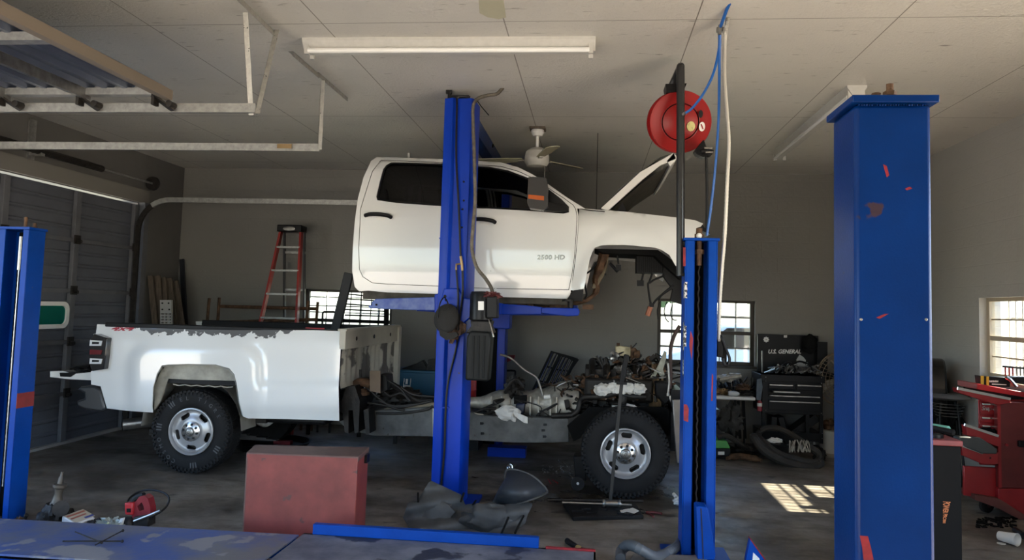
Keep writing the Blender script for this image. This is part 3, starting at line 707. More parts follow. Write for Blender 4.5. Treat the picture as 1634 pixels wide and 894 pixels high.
# engine bay leftovers seen through the wheel opening
b = MB(); b.slab([(1016, 407), (1060, 407), (1060, 436), (1016, 435)], 7.25, .25)
for k in range(12): b.slab([(1018+k*3.4, 409), (1019.4+k*3.4, 409), (1019.4+k*3.4, 434), (1018+k*3.4, 434)], 7.235, .02)
b.build('battery_tray', m_dark, cab)
b = MB(); b.slab([(949, 397), (1050, 399), (1074, 416), (1086, 434), (1086, 446), (1062, 425), (1045, 408), (962, 403)], 7.05, .6); b.build('wheel_liner', m_blackm, cab)
b = MB(); b.slab([(1062, 410), (1088, 438), (1088, 486), (1070, 480), (1074, 462), (1058, 440)], 7.2, .1); b.bb((.9, 7.0, 1.80), (.97, 2*YC-7.0, 2.42)); b.build('radiator_support', m_dark, cab)
b = MB(); b.tube([P(965, 402, 7.3), P(958, 425, 7.3), P(951, 445, 7.3), P(952, 462, 7.3), P(944, 474, 7.3), P(925, 483, 7.25), P(905, 484, 7.2)], [.05, .045, .035, .03, .02, .02, .018], 10, smooth=5); b.build('heater_hose', m_rust, cab)
b = MB()
for k in range(5): b.tube([P(962+k*2, 402, 7.32-.01*k), P(956+k*3, 425, 7.3), P(950+k*2, 448, 7.28), P(945+k, 460, 7.28)], .008, 6, smooth=4)
b.build('cable_bundle', mat('tan wiring', (.24, .19, .12), .7, var=.4), cab)
b = MB()
for pts in ([(1027, 434), (1024, 447), (1021, 452)], [(1041, 436), (1036, 450), (1034, 455), (1037, 478), (1040, 488)], [(1075, 455), (1060, 467), (1046, 480), (1040, 490)], [(1072, 460), (1055, 472), (1052, 480)], [(985, 408), (987, 422)], [(1060, 440), (1045, 446), (1036, 452)], [(935, 437), (945, 430), (952, 420)], [(932, 450), (936, 470), (932, 478)]):
    b.tube([P(x, y, 7.2) for x, y in pts], .009, 6, smooth=4)
for x, y, w, h_ in ((1022, 452, 11, 9), (987, 427, 8, 9), (1040, 487, 7, 6), (966, 438, 3, 3)): b.slab([(x-w/2, y-h_/2), (x+w/2, y-h_/2), (x+w/2, y+h_/2), (x-w/2, y+h_/2)], 7.18, .04)
b.tube([P(973, 420, 7.2), P(986, 434, 7.2)], .014, 8)
b.build('hanging_wiring', m_black, cab)
b = MB(); b.tube([P(1038, 490, 7.2), P(1033, 504, 7.2)], .024, 8); b.build('connector', mat('orange brown connector', (.35, .12, .06), .5), cab)
for pts in ([(1064, 482), (1060, 495), (1062, 508), (1067, 514)], [(1073, 486), (1070, 500), (1074, 510), (1080, 511)], [(1053, 482), (1049, 495), (1050, 510)]):
    b = MB(); b.tube([P(x, y, 7.2) for x, y in pts], .005, 6, smooth=4); b.build('hanging_wire', m_black, cab)
b = MB(); b.panel([(1104, 354), (1118, 356), (1134, 374), (1115, 366)], [], lambda x, y: P(x, y, 7.0), (0, .3, 0), 8); b.build('headlamp_bracket', m_black, cab)

# ---------------------------------------------------------------- pickup: chassis with bed
ch = thing('pickup_chassis', 'white pickup bed and bare frame with engine on its wheels, cab lifted off', 'truck chassis', (-1.6, YC, 0))
def wheel(cx, cyf, R, name_front, letters, turn=0):
    """tyre and rim facing -Y; cyf = outer plane"""
    o = Vector((cx, cyf, R)); ax = Vector((0, 1, 0))
    w = .27
    t = MB(); prof = [(.218, .035), (.235, .012), (.27, -.002), (.32, -.004), (.355, .006), (.382, .022), (.392, .04), (.394, .08), (.394, w-.08), (.392, w-.04), (.382, w-.022), (.33, w), (.27, w), (.218, w-.03)]
    prof = [(r*R/.394, h) for r, h in prof]
    t.lathe(prof, o, ax, 72)
    ty = t.build('tyre', m_rubber, name_front)
    tr = MB()
    for k in range(58):
        a = 2*pi*k/58
        for j, (h, dh, sk) in enumerate(((.018, .045, .5), (.075, .05, -.5), (.135, .05, .5), (.195, .05, -.5), (.25, .045, .5))):
            aa = a+(j % 2)*.5*2*pi/58; rr0 = R-.014 if j in (0, 4) else R-.008
            M = Matrix.Rotation(-aa, 3, 'Y')
            tr.box(o+M @ Vector((0, h, rr0)), (.028, dh, .02), M @ Matrix.Rotation(sk*.6, 3, 'Z'))
    for k in range(58):
        a = 2*pi*(k+.25)/58; M = Matrix.Rotation(-a, 3, 'Y'); tr.box(o+M @ Vector((0, .004, R-.035)), (.02, .012, .03), M)
    tr.build('tread', m_rubber, ty, smooth=0)
    if letters:
        tx = MB()
        for s_, a0, flip in letters:
            for i, c in enumerate(s_):
                if c == ' ': continue
                a = a0+(i-(len(s_)-1)/2)*.2
                def fn(x, y, z, a=a):
                    rad = R*.80+y; an = a+x/(R*.8)
                    return o+Vector((sin(an)*rad, -.006-z, cos(an)*rad))
                text(tx, c, .052, fn, ext=.002)
        for a in (-.75, -.68, -.61, -1.55, -1.47, -1.39, 2.0, 2.08, 2.16, 2.9, 2.98, 3.06):
            M = Matrix.Rotation(a, 3, 'Y'); tx.box(o+M @ Vector((0, -.006, R*.8)), (.012, .004, .05), M)
        tx.build('lettering', mat('tyre lettering', (.075, .078, .082), .6), ty, smooth=0, label='raised lettering on the tyre wall')
    m_rim = mat('silver wheel paint', (.42, .42, .43), .3, .35, var=.12, vs=8)
    # rim: panel with five slots, dished
    k = R/.394
    slots = []
    for i in range(5):
        a = turn+2*pi*i/5; c_, s_ = cos(a), sin(a); q = []
        for (u, v) in rr(0, 0, .098, .044, .02, 4):
            rad = .158+v; an = a+u/.158; q.append((sin(an)*rad*k, cos(an)*rad*k))
        slots.append(q)
    def dish(x, y):
        r_ = hypot(x, y)/k; h = .03*sm(.21, .185, r_)-.022*sm(.17, .10, r_)*1.0+.02
        return o+Vector((x, h, y))
    rim = MB(); rim.panel([(sin(2*pi*i/48)*.205*k, cos(2*pi*i/48)*.205*k) for i in range(48)], slots, dish, (0, .02, 0), .016*k)
    ro = rim.build('rim', m_rim, name_front, smooth=60)
    rl = MB(); rl.lathe([(.2*k, .035), (.202*k, .012), (.212*k, .0), (.222*k, .002), (.225*k, .014), (.218*k, .035)], o, ax, 60); rl.lathe([(.20*k, .03), (.195*k, .10), (.19*k, .24)], o, ax, 48); rl.build('rim_lip', m_rim, ro, smooth=60)
    bk = MB(); bk.cyl(o+Vector((0, .12, 0)), o+Vector((0, .15, 0)), .17*k, 40); bk.build('brake_disc', m_grime, ro)
    cp = MB(); hol = [[(sin(2*pi*i/8+.2)*.068*k+.0135*k*cos(j*pi/5), cos(2*pi*i/8+.2)*.068*k+.0135*k*sin(j*pi/5)) for j in range(10)] for i in range(8)]
    cp.panel([(sin(2*pi*i/40)*.092*k, cos(2*pi*i/40)*.092*k) for i in range(40)], hol, lambda x, y: o+Vector((x, -.018+.02*(hypot(x, y)/.092)**2, y)), (0, .02, 0), .012)
    cp.build('chrome_ring', mat('bright hub ring', (.6, .6, .6), .22, .9), ro, smooth=50)
    for i in range(8):
        a = 2*pi*i/8+.2; c_ = o+Vector((sin(a)*.068*k, -.005, cos(a)*.068*k)); l_ = MB(); l_.cyl(c_+Vector((0, .02, 0)), c_+Vector((0, -.004, 0)), .009*k, 6); l_.build('lug_nut', m_grime, ro)
    hc = MB(); hc.lathe([(.0, -.036), (.03, -.036), (.041, -.03), (.046, -.015)], o, ax, 28); hb = hc.build('hub_cap', m_steel, ro)
    em = MB(); em.tube(circ_path(o+Vector((0, -.037, 0)), .028*k, (0, 1, 0), n=20), .0015, 5, cap=False)
    for i in range(6):
        a = 2*pi*i/6; em.box(o+Vector((sin(a)*.011, -.037, cos(a)*.011)), (.006, .003, .006))
    em.build('emblem', m_grime, hb)
RW = .392
pr0 = P(303, 701, 6.95); pf0 = P(998, 726, 6.90)
wr = thing('x', None, None); 
def sub(parent, name):
    o = bpy.data.objects.new(name, None); C.objects.link(o); o.parent = parent; o.empty_display_size = .05; OFF[o] = OFF[parent]; return o
bpy.data.objects.remove(wr)
# wheels: tyre / rim are parts of the chassis
wheel(pr0.x, 6.95, RW, ch, (('EL TIGRE', .35, 0), ('COSMO', -2.25, 0)), turn=radians(-33))
wheel(pf0.x, 6.90, RW, ch, None, turn=radians(4))
for x in (pr0.x, pf0.x):
    t = MB(); t.lathe([(.20, 0), (.30, -.0), (.38, .03), (.392, .08), (.392, .2), (.38, .25), (.28, .27), (.2, .26)], (x, 8.52, RW), (0, 1, 0), 48); ty = t.build('tyre', m_rubber, ch)
    t = MB(); t.cyl((x, 8.6, RW), (x, 8.63, RW), .21, 32); t.build('rim', m_steel, ch)
    t = MB(); t.cyl((x, 7.05, RW), (x, 8.6, RW), .055, 14); t.lump((x, YC, RW), .17, .1, 2, (1, 1, 1)); t.build('axle', m_grime, ch)
# frame rails
m_frame = mat('dusty grey frame rail', (.14, .14, .135), .6, .3, var=.5, vs=6, bump=.15, spots=((.05, .04, .03), 16, .66))
b = MB()
top = [(556, 652), (596, 655), (684, 650), (737, 652), (763, 663), (880, 667), (908, 668)]
bot = [(908, 706), (880, 707), (820, 707), (737, 702), (684, 697), (596, 696), (556, 686), (540, 674)]
b.slab(top+bot, 7.38, .09); b.build('frame_rail', m_frame, ch, bevel=.008)
b = MB(); b.v = []; b.slab(top+bot, 7.38, .09); b.v = [Vector((v.x, 2*YC-v.y, v.z)) for v in b.v]; b.build('frame_rail', m_frame, ch)
for (x0, x1, za, zb) in ((P(200, 640, 7.4).x, P(556, 660, 7.4).x, .52, .70), (P(905, 680, 7.4).x, 1.0, .50, .66)):
    for y in (7.38, 2*YC-7.47): MB().bb((x0, y, za), (x1, y+.09, zb)).build('frame_rail', m_grime, ch, bevel=.006)
b = MB(); b.slab([(690, 652), (692, 652), (692, 697), (690, 697)], 7.372, .01); b.slab([(740, 655), (742, 655), (742, 703), (740, 703)], 7.372, .01); b.build('weld_seam', m_steel, ch)
for (x, y) in ((770, 676), (771, 692), (871, 678), (870, 697), (868, 687)):
    b = MB(); b.cyl(P(x, y, 7.385), P(x, y, 7.36), .012, 8); b.slab([(x-4, y-2), (x-1, y-2), (x-1, y+2), (x-4, y+2)], 7.372, .01); b.build('bolt', m_black, ch)
for x in (-2.1, -1.2, -.2, .7):
    MB().bb((x, 7.4, .5), (x+.1, 2*YC-7.4, .6)).build('crossmember', m_grime, ch)
# body mount / hanger near bed front
b = MB(); b.slab([(545, 640), (552, 618), (566, 616), (574, 640), (572, 690), (566, 692), (563, 655), (556, 655), (556, 692), (550, 690)], 7.1, .25); b.slab([(580, 655), (588, 652), (590, 692), (584, 695)], 7.12, .2); b.build('spring_hanger', m_grime, ch)
b = MB(); b.lathe([(.0, .06), (.06, .06), (.08, .03), (.10, .03), (.10, 0), (.0, 0)], P(574, 630, 7.3), (0, 0, 1), 20); b.tube([P(556, 634, 7.3), P(562, 618, 7.3), P(578, 610, 7.3), P(592, 614, 7.3)], .045, 12, smooth=4); b.build('body_mount', m_rust, ch)
b = MB(); b.slab([(590, 592), (607, 592), (607, 628), (590, 624)], 7.2, .02); b.build('bracket_plate', mat('tan bracket', (.22, .16, .11), .7, var=.3), ch)
b = MB(); b.slab([(606, 598), (616, 600), (618, 622), (607, 628)], 7.3, .25); b.build('fuel_canister', m_dark, ch)
b = MB()
for pts in ([(556, 600), (566, 612), (575, 606), (590, 603)], [(608, 620), (622, 632), (640, 628), (655, 640)], [(575, 590), (578, 610), (600, 632), (625, 650), (645, 655)], [(617, 606), (640, 622), (652, 640)], [(560, 640), (600, 645), (640, 650), (690, 640)], [(640, 618), (660, 630), (700, 634)], [(605, 640), (630, 648), (668, 645)], [(600, 660), (640, 660), (680, 654), (690, 648)]):
    b.tube([P(x, y, 7.35) for x, y in pts], .012, 7, smooth=5)
b.build('fuel_line', m_grime, ch)
b = MB(); b.tube([P(x, y, 7.45) for x, y in ((622, 612), (640, 622), (665, 640), (690, 640))], .03, 8, smooth=4); b.lump(P(640, 632, 7.6), .12, .4, 4, (1.6, .6, .6), seed=3); b.build('fuel_tank', m_grime, ch)
b = MB(); b.tube([P(614, 655, 7.42), P(640, 650, 7.42), P(700, 645, 7.42)], .022, 8); b.build('bed_support', mat('tan primer steel', (.26, .22, .16), .7, var=.4), ch)
# --- bed
bedo = [(155, 517.6), (153, 532.5), (149.5, 533), (147, 545), (147, 592), (145, 593), (145.4, 613.7), (160.5, 616.7), (164.6, 631), (170.6, 652), (205, 656), (244, 658.6), (242.5, 649), (244, 618.7), (250.5, 596), (258, 583.5), (268, 582), (300, 581), (344.5, 582), (366, 588), (374, 597.5), (377.4, 611.5), (382, 643), (388, 665), (396, 668), (460, 669), (541, 671.7), (540, 620), (545, 528.5), (400, 524.5), (250, 520.5)]
def bedf(px, py, dd=0):
    # blister flare round the wheel
    dx = max(0, abs(px-311)-66)/48; dy = max(0, 585-py)/44 if py < 585 else 0
    d = hypot(dx, dy); f_ = -.055*sm(1.0, .55, d)
    if py > 585: f_ = -.055*sm(1.0, .55, dx)*sm(700, 610, py)
    f_ += -.022*sm(606, 618, py)*sm(395, 420, px) if px > 395 else 0
    f_ += .05*sm(560, 519, py)**2
    f_ += .05*sm(645, 672, py)
    f_ += .02*sm(200, 150, px)
    f_ += -.012*(sm(536, 541, py)-sm(541, 556, py))*sm(205, 230, px)*sm(430, 400, px)
    return P(px, py, YS+.02+f_+dd)
m_bed = bpy.data.materials.new('white bed paint peeling at the rail'); m_bed.use_nodes = True
n_ = m_bed.node_tree.nodes; l_ = m_bed.node_tree.links; bs_ = n_['Principled BSDF']; bs_.inputs['Roughness'].default_value = .22; bs_.inputs['Coat Weight'].default_value = .9; bs_.inputs['Coat Roughness'].default_value = .03
tc_ = n_.new('ShaderNodeTexCoord'); sx_ = n_.new('ShaderNodeSeparateXYZ'); l_.new(tc_.outputs['Object'], sx_.inputs[0])
nz_ = n_.new('ShaderNodeTexNoise'); nz_.inputs['Scale'].default_value = 11; nz_.inputs['Detail'].default_value = 8; nz_.inputs['Roughness'].default_value = .65; l_.new(tc_.outputs['Object'], nz_.inputs['Vector'])
ma_ = n_.new('ShaderNodeMath'); ma_.operation = 'MULTIPLY_ADD'; ma_.inputs[1].default_value = .22; l_.new(nz_.outputs[0], ma_.inputs[0]); l_.new(sx_.outputs[2], ma_.inputs[2])
mr_ = n_.new('ShaderNodeMapRange'); mr_.inputs[1].default_value = 1.427; mr_.inputs[2].default_value = 1.430; l_.new(ma_.outputs[0], mr_.inputs[0])
# peel only over the middle of the rail
mr2 = n_.new('ShaderNodeMapRange'); mr2.inputs[1].default_value = -1.35; mr2.inputs[2].default_value = -1.1; mr2.inputs[3].default_value = 0; mr2.inputs[4].default_value = .09; 
ax_ = n_.new('ShaderNodeMath'); ax_.operation = 'COMPARE'; l_.new(sx_.outputs[0], mr2.inputs[0])
mr3 = n_.new('ShaderNodeMapRange'); mr3.inputs[1].default_value = -2.95; mr3.inputs[2].default_value = -2.6; mr3.inputs[3].default_value = -.06; mr3.inputs[4].default_value = 0; l_.new(sx_.outputs[0], mr3.inputs[0])
su0 = n_.new('ShaderNodeMath'); l_.new(mr3.outputs[0], su0.inputs[0]); l_.new(ma_.outputs[0], su0.inputs[1])
su_ = n_.new('ShaderNodeMath'); su_.operation = 'SUBTRACT'; l_.new(su0.outputs[0], su_.inputs[0]); l_.new(mr2.outputs[0], su_.inputs[1]); l_.new(su_.outputs[0], mr_.inputs[0])
mx_ = n_.new('ShaderNodeMix'); mx_.data_type = 'RGBA'; mx_.inputs[6].default_value = (.80, .82, .82, 1); mx_.inputs[7].default_value = (.13, .135, .14, 1); l_.new(mr_.outputs[0], mx_.inputs[0]); l_.new(mx_.outputs[2], bs_.inputs['Base Color'])
b = MB(); b.panel(bedo, [], bedf, (0, .012, 0), 6.5)
bed = b.build('bedside', m_bed, ch, smooth=60)
b = MB(); b.panel(bedo, [], bedf, (0, .012, 0), 14); b.v = [Vector((v.x, 2*YC-v.y, v.z)) for v in b.v]; b.build('bedside', m_white, ch, smooth=60)
b = MB(); text(b, '4x4', 17, lambda x, y, z: bedf(193+x*1.35, 524.5-y*.62, -.003-z*.001), ext=1, shear=.5, bold=.035)
b.build('decal', mat('red decal', (.40, .03, .05), .5), bed, smooth=0, label='red 4x4 decal')
ar = [(242, 650), (244, 618.7), (250.5, 596), (258, 583.5), (268, 582), (300, 581), (344.5, 582), (366, 588), (374, 597.5), (377.4, 611.5), (382, 643), (388, 665)]
b = MB(); b.loft([[bedf(x, y, d) for x, y in ar] for d in (.0, .03)]+[[P(315+(x-315)*.97, 620+(y-620)*.93, YS+.07) for x, y in ar]]); b.build('arch_lip', m_white, bed, smooth=60)
bx0 = P(158, 560, YS).x; bx1 = -2.3; zt = 1.385
b = MB(); b.bb((bx0, YS+.06, zt-.03), (bx1, YS+.14, zt+.012)); b.build('rail_cap', m_dark, ch, bevel=.008)
b = MB(); b.bb((bx0, 2*YC-YS-.14, zt-.03), (bx1, 2*YC-YS-.06, zt+.012)); b.build('rail_cap', m_dark, ch, bevel=.008)
m_tanbed = mat('sun-yellowed white bed steel', (.50, .47, .39), .5, var=.25, vs=5, spots=((.10, .09, .08), 3.0, .53))
b = MB(); b.bb((bx0, YS+.1, .84), (bx1, 2*YC-YS-.1, .88))
for y in (YS+.12, 2*YC-YS-.14): b.bb((bx0, y, .86), (bx1, y+.02, zt-.02))
b.build('bed_floor', m_dark, ch)
# wheelhouse
b = MB(); xw = pr0.x
b.loft([[Vector((xw+.50*cos(pi-pi*k/12), y, .42+.50*sin(pi*k/12))) for k in range(13)] for y in (YS+.10, YS+.42)])
b.build('wheelhouse', mat('dusty wheelhouse', (.34, .32, .28), .7, var=.4, vs=5, bump=.1), ch)
b = MB(); b.bb((xw-.55, YS+.42, .45), (xw+.6, YS+.46, .9)); b.build('splash_shield', m_grime, ch)
b = MB(); b.slab([(262, 584), (300, 579), (366, 584), (376, 608), (300, 606), (258, 604)], YS+.09, .02); b.slab([(246, 618), (258, 588), (270, 600), (256, 640), (246, 655)], YS+.09, .02); b.tube([(xw-.2+.6*k/10, YS+.1, .83-.01*(k % 2)) for k in range(11)], .006, 5); b.build('inner_panel', m_inner, ch)
# bulkhead with ribs and a peeled patch
prof = []; ny = 40
rows = []
for j in range(9):
    t = j/8; r = []
    for k in range(81):
        y = YS+.03+(2*YC-2*YS-.06)*k/80; rib = .018*(.5+.5*cos((y-YS)*2*pi/.16)) if .12 < t < .92 else .02
        r.append(Vector((bx1+rib, y, .86+(1.22-.86)*t)))
    rows.append(r)
b = MB(); b.loft(rows); b.build('bulkhead', m_tanbed, ch, smooth=60)
b = MB(); b.bb((bx1-.01, YS+.02, 1.22), (bx1+.05, 2*YC-YS-.02, 1.40)); b.bb((bx1-.03, YS+.02, 1.39), (bx1+.06, 2*YC-YS, 1.41)); b.bb((bx1-.02, 2*YC-YS-.12, .50), (bx1+.07, 2*YC-YS-.0, 1.39)); b.build('bulkhead_frame', mat('cream bed steel', (.52, .49, .41), .5, var=.2, vs=6), ch, bevel=.006)
for y in (YS+.35, YS+.95, YS+1.6): MB().cyl((bx1+.045, y, 1.31), (bx1+.056, y, 1.31), .02, 12).build('bolt_hole', m_black, ch)
# tail lamp
b = MB(); b.slab([(149.5, 533), (170.6, 540), (169, 565), (165.6, 589.5), (146.4, 592.5), (142, 580), (142.5, 560), (144.4, 542)], YS-.035, .12); tl = b.build('tail_lamp', mat('dark lamp housing', (.012, .012, .014), .12, coat=.5), ch, bevel=.008)
mw = mat('clear lamp lens', (.70, .72, .74), .1); 
for (y0, y1, mm, nm) in ((543, 552, mw, 'clear_lens'), (572, 581, mw, 'clear_lens'), (558, 566, mat('red lens', (.12, .01, .015), .15), 'red_lens')):
    b = MB(); b.slab([(143.5, y0), (163, y0+1), (161, y1), (142.5, y1)], YS-.041, .01); b.build(nm, mm, tl)
for (y0, y1) in ((545.5, 549.5), (574.5, 578)):
    b = MB(); b.slab([(147, y0), (158, y0+.5), (157.5, y1), (146.5, y1)], YS-.044, .006); b.build('lens_core', m_dark, tl)
# lowered tailgate
b = MB(); b.panel([(80, 593), (100, 592), (118, 597), (146, 594), (146, 607), (105, 605), (92, 603), (80, 602)], [], lambda x, y: P(x, y, YS+.12), (0, 1.75, 0), 12); tg = b.build('tailgate', m_white, ch)
b = MB(); b.slab([(95, 595), (112, 595), (124, 593), (118, 598), (112, 602), (96, 601)], YS+.108, .02); b.build('latch', m_black, tg)
b = MB(); b.tube([P(112, 594, YS+.3), P(124, 588, YS+.3), P(144, 586, YS+.3)], .03, 8); b.lump(P(133, 590, YS+.3), .05, .4, 5, (2.2, 1, .5)); b.build('tailgate_cable', m_black, tg)
# rear bumper corner, exhaust
b = MB(); b.slab([(128, 617), (150, 616), (160, 622), (168, 652), (163, 658), (135, 654), (122, 648), (122, 640), (134, 636), (134, 628), (122, 622)], YS+.03, .35); b.bb((P(128, 630, YS).x, YS+.3, .62), (P(150, 630, YS).x, 2*YC-YS-.03, .80)); b.build('rear_bumper', mat('dark grey bumper', (.035, .038, .042), .35, coat=.3), ch, bevel=.02)
b = MB(); a_ = P(196, 678, 7.1); c_ = P(262, 670, 7.3); b.lathe([(.048, 0), (.052, 0), (.055, .3), (.055, .9), (.048, .9)], a_, (c_-a_), 20); b.build('exhaust_pipe', m_steel, ch)
b = MB(); b.bb((xw+.3, 7.3, .45), (xw+1.2, 8.3, .62)); b.tube([(xw+.5, 7.3, .52), (xw+1.2, 7.35, .55), (xw+1.5, 7.5, .5)], .05, 12); b.build('spare_tank', m_dark, ch, bevel=.03)
b = MB(); 
for k in range(4): b.bb((xw-.55, 7.18, .30+k*.014), (xw+.75-k*.1, 7.25, .312+k*.014))
b.build('leaf_spring', m_grime, ch)
# --- transmission + transfer case
tx0 = P(745, 640, 7.6).x; tx1 = P(930, 630, 7.6).x; L = tx1-tx0
b = MB(); b.lathe([(.0, 0), (.05, .0), (.055, .05), (.06, .12), (.08, .18), (.10, .22), (.13, .30), (.14, .38), (.125, .44), (.14, .46), (.15, .5), (.15, .52), (.135, .53), (.13, .62), (.14, .66), (.155, .68), (.155, .70), (.15, .75), (.17, .80), (.20, .86), (.225, .92), (.235, .96), (.235, L*.97), (.0, L)], (tx0, 7.72, .68), (1, 0, .02), 28)
b.build('gearbox', m_alu, ch, smooth=40)
b = MB()
for k, x in enumerate((.25, .35, .56, .64, .72, .84, .9)):
    r_ = .15+.07*(k > 4); b.beam((tx0+x, 7.72-r_, .60), (tx0+x, 7.72-r_, .76+.04*x), .014, .03, (0, 1, 0))
for k in range(0): b.beam((tx0+.2+k*.09, 7.72, .78+.026*k), (tx0+.28+k*.09, 7.72, .80+.026*k), .02, .1)
b.build('casting_rib', m_alu, ch)
b = MB(); b.slab([(822, 645), (838, 643), (836, 662), (824, 664)], 7.5, .1); b.build('filter_canister', mat('dark blue plastic', (.02, .025, .05), .4), ch, bevel=.02)
b = MB()
rs = random.Random(3)
for k in range(9):
    x = rs.uniform(750, 930); y0 = 662-rs.uniform(5, 26)
    pts = [(x, y0), (x+rs.uniform(-18, 18), y0-rs.uniform(-12, 16)), (x+rs.uniform(-36, 36), y0+rs.uniform(-8, 18)), (x+rs.uniform(-50, 50), min(664, y0+rs.uniform(0, 30)))]
    b.tube([P(u, v, 7.45+rs.random()*.1) for u, v in pts], rs.choice([.006, .009, .013]), 7, smooth=5)
b.build('pipework', m_grime, ch)
b = MB(); b.tube([P(757, 665, 7.42), P(790, 668, 7.42), P(830, 664, 7.42), P(853, 668, 7.42), P(880, 668, 7.42)], .016, 8, smooth=4); b.tube([P(912, 663, 7.38), P(922, 655, 7.38), P(926, 640, 7.38), P(934, 634, 7.36), P(960, 633, 7.34), P(985, 628, 7.32), P(1000, 632, 7.32), P(1030, 634, 7.35)], .026, 12, smooth=6); b.tube([P(880, 664, 7.38), P(912, 663, 7.38)], .026, 12); b.build('exhaust_pipe', m_grime, ch)
b = MB(); b.lump(P(822, 618, 7.6), .07, .5, 3, (1.3, .7, 1.2), seed=4); b.tube([P(806, 622, 7.5), P(822, 605, 7.5), P(835, 618, 7.5)], .016, 8, smooth=4); b.build('shift_linkage', m_grime, ch)
b = MB(); b.slab([(820, 632), (840, 632), (840, 645), (820, 645)], 7.55, .1); b.build('control_module', m_blackm, ch)
b = MB(); b.tube([P(868, 634, 7.42), P(878, 633, 7.42)], .02, 10); b.build('sensor', m_whiteplastic, ch)
# long speed cable arching up
b = MB(); b.tube([P(798, 566, 7.5), P(815, 572, 7.5), P(836, 590, 7.5), P(855, 602, 7.5), P(862, 618, 7.5), P(866, 632, 7.5)], .012, 7, smooth=5); b.build('cable', m_steel, ch)
# --- engine
ex0, ex1 = P(925, 620, 7.7).x, P(1048, 620, 7.7).x
b = MB(); b.bb((ex0, 7.55, .55), (ex1, 8.2, .98)); b.bb((ex0+.05, 7.42, .78), (ex1-.05, 7.6, 1.0)); b.bb((ex0+.05, 8.15, .78), (ex1-.05, 8.33, 1.0)); b.build('engine_block', m_grime, ch, bevel=.03)
b = MB()
for k in range(7): b.lump(P(935+k*16, 612-4*(k % 2), 7.5), .055, .5, 4, (1, .8, .8), n=8, seed=k)
for k in range(4): b.tube([P(945+k*20, 622, 7.45), P(950+k*20, 632, 7.36), P(965+k*18, 636, 7.34)], .022, 9, smooth=3)
b.build('exhaust_manifold', m_rust, ch)
b = MB(); b.bb((ex0+.05, 7.6, .98), (ex1-.1, 8.15, 1.08))
for k in range(4): b.tube([(ex0+.12+k*.14, 7.5, 1.0), (ex0+.12+k*.14, 7.65, 1.12), (ex0+.12+k*.14, 7.85, 1.13)], .035, 10, smooth=4)
b.build('intake_manifold', m_grime, ch, bevel=.01)
# accessory drive at the front
o = P(1047, 632, 7.6)
b = MB()
for k, (dx, dz, r_) in enumerate(((0, .1, .11), (.02, -.1, .13), (-.05, .25, .06))):
    c = o+Vector((dx, 0, dz)); b.lathe([(.0, 0), (r_, 0), (r_, .015), (r_*.9, .02), (r_*.9, .035), (r_, .04), (r_, .06), (.0, .06)], c, (1, 0, 0), 26)
for k in range(9): b.tube(circ_path(o+Vector((.02-.012*k, 0, .02)), .2-.008*k, (1, 0, .1), radians(20), radians(200), 18), .009, 6)
b.build('accessory_drive', mat('rusty tan castings', (.26, .16, .08), .75, .2, var=.6, vs=15, bump=.3), ch)
# wire looms: many cables, nobody could count them
b = MB(); rs = random.Random(11)
def wires(b, n, x0, x1, ya, yb, Y, rlist=(.005, .008, .012), sag=25):
    for k in range(n):
        x = rs.uniform(x0, x1); t_ = (x-x0)/(x1-x0); y = ya+(yb-ya)*t_+rs.uniform(-sag*.4, sag*.4); pts = []
        for j in range(4):
            pts.append(P(x, y, Y+rs.uniform(-.12, .25))); x += rs.uniform(-10, 30)*(1 if rs.random() > .3 else -1); y += rs.uniform(-sag*.4, sag*.4)
        b.tube(pts, rs.choice(rlist), 6, smooth=4)
wires(b, 60, 880, 1050, 625, 598, 7.6, sag=20)
wires(b, 42, 955, 1065, 592, 585, 7.7, sag=36)
wires(b, 30, 930, 1080, 640, 650, 7.45, sag=26)
lo = b.build('wiring_loom', m_grime, ch, kind='stuff')
b = MB(); wires(b, 26, 915, 1060, 616, 604, 7.5, (.004, .007), 34); b.build('fuel_rail', m_steel, ch)
b = MB(); wires(b, 22, 890, 1050, 620, 598, 7.55, (.006, .01), 30); b.build('copper_pipes', m_rust, ch)
for k in range(46):
    b = MB(); x = rs.uniform(905, 1068); y = rs.uniform(612, 655) if x < 960 else rs.uniform(568, 660)
    b.box(P(x, y, rs.uniform(7.4, 7.9)), (rs.uniform(.02, .09), rs.uniform(.02, .08), rs.uniform(.02, .07)), Matrix.Rotation(rs.uniform(0, 3), 3, 'Y') @ Matrix.Rotation(rs.uniform(-.5, .5), 3, 'Z')); b.build('engine_bracket', m_grime, ch, bevel=.004)
for k in range(20):
    b = MB(); x = rs.uniform(980, 1060); y = rs.uniform(562, 620); b.lump(P(x, y, rs.uniform(7.5, 7.9)), rs.uniform(.02, .045), .5, 3, n=7, seed=k); b.build('engine_fitting', m_steel if k % 2 else m_rust, ch)
# standing hoses, brake reservoir, black hose loops
b = MB()
for pts in ([(952, 568), (958, 580), (965, 592), (968, 606)], [(958, 569), (964, 585), (968, 600)], [(965, 571), (966, 590), (972, 604)], [(966, 570), (970, 588), (965, 606)]): b.tube([P(x, y, 7.6) for x, y in pts], .012, 8, smooth=3)
b.build('brake_hose', m_grime, ch)
b = MB(); b.panel([(982, 553), (990, 552), (1008, 556), (1007, 569), (983, 568)], [], lambda x, y: P(x, y, 7.6), (0, .12, 0), 8); b.build('fluid_reservoir', mat('yellowed plastic', (.55, .48, .30), .5, var=.3, vs=20), ch, bevel=.01)
b = MB(); b.cyl(P(977, 575, 7.66), P(1003, 576, 7.66), .03, 12); b.cyl(P(984, 551, 7.66), P(989, 551, 7.66), .022, 10); b.tube([P(1008, 558, 7.62), P(1010, 568, 7.62), P(1006, 580, 7.62)], .007, 6); b.tube([P(1007, 551, 7.6), P(1007, 570, 7.6)], .006, 6); b.build('master_cylinder', m_rust, ch)
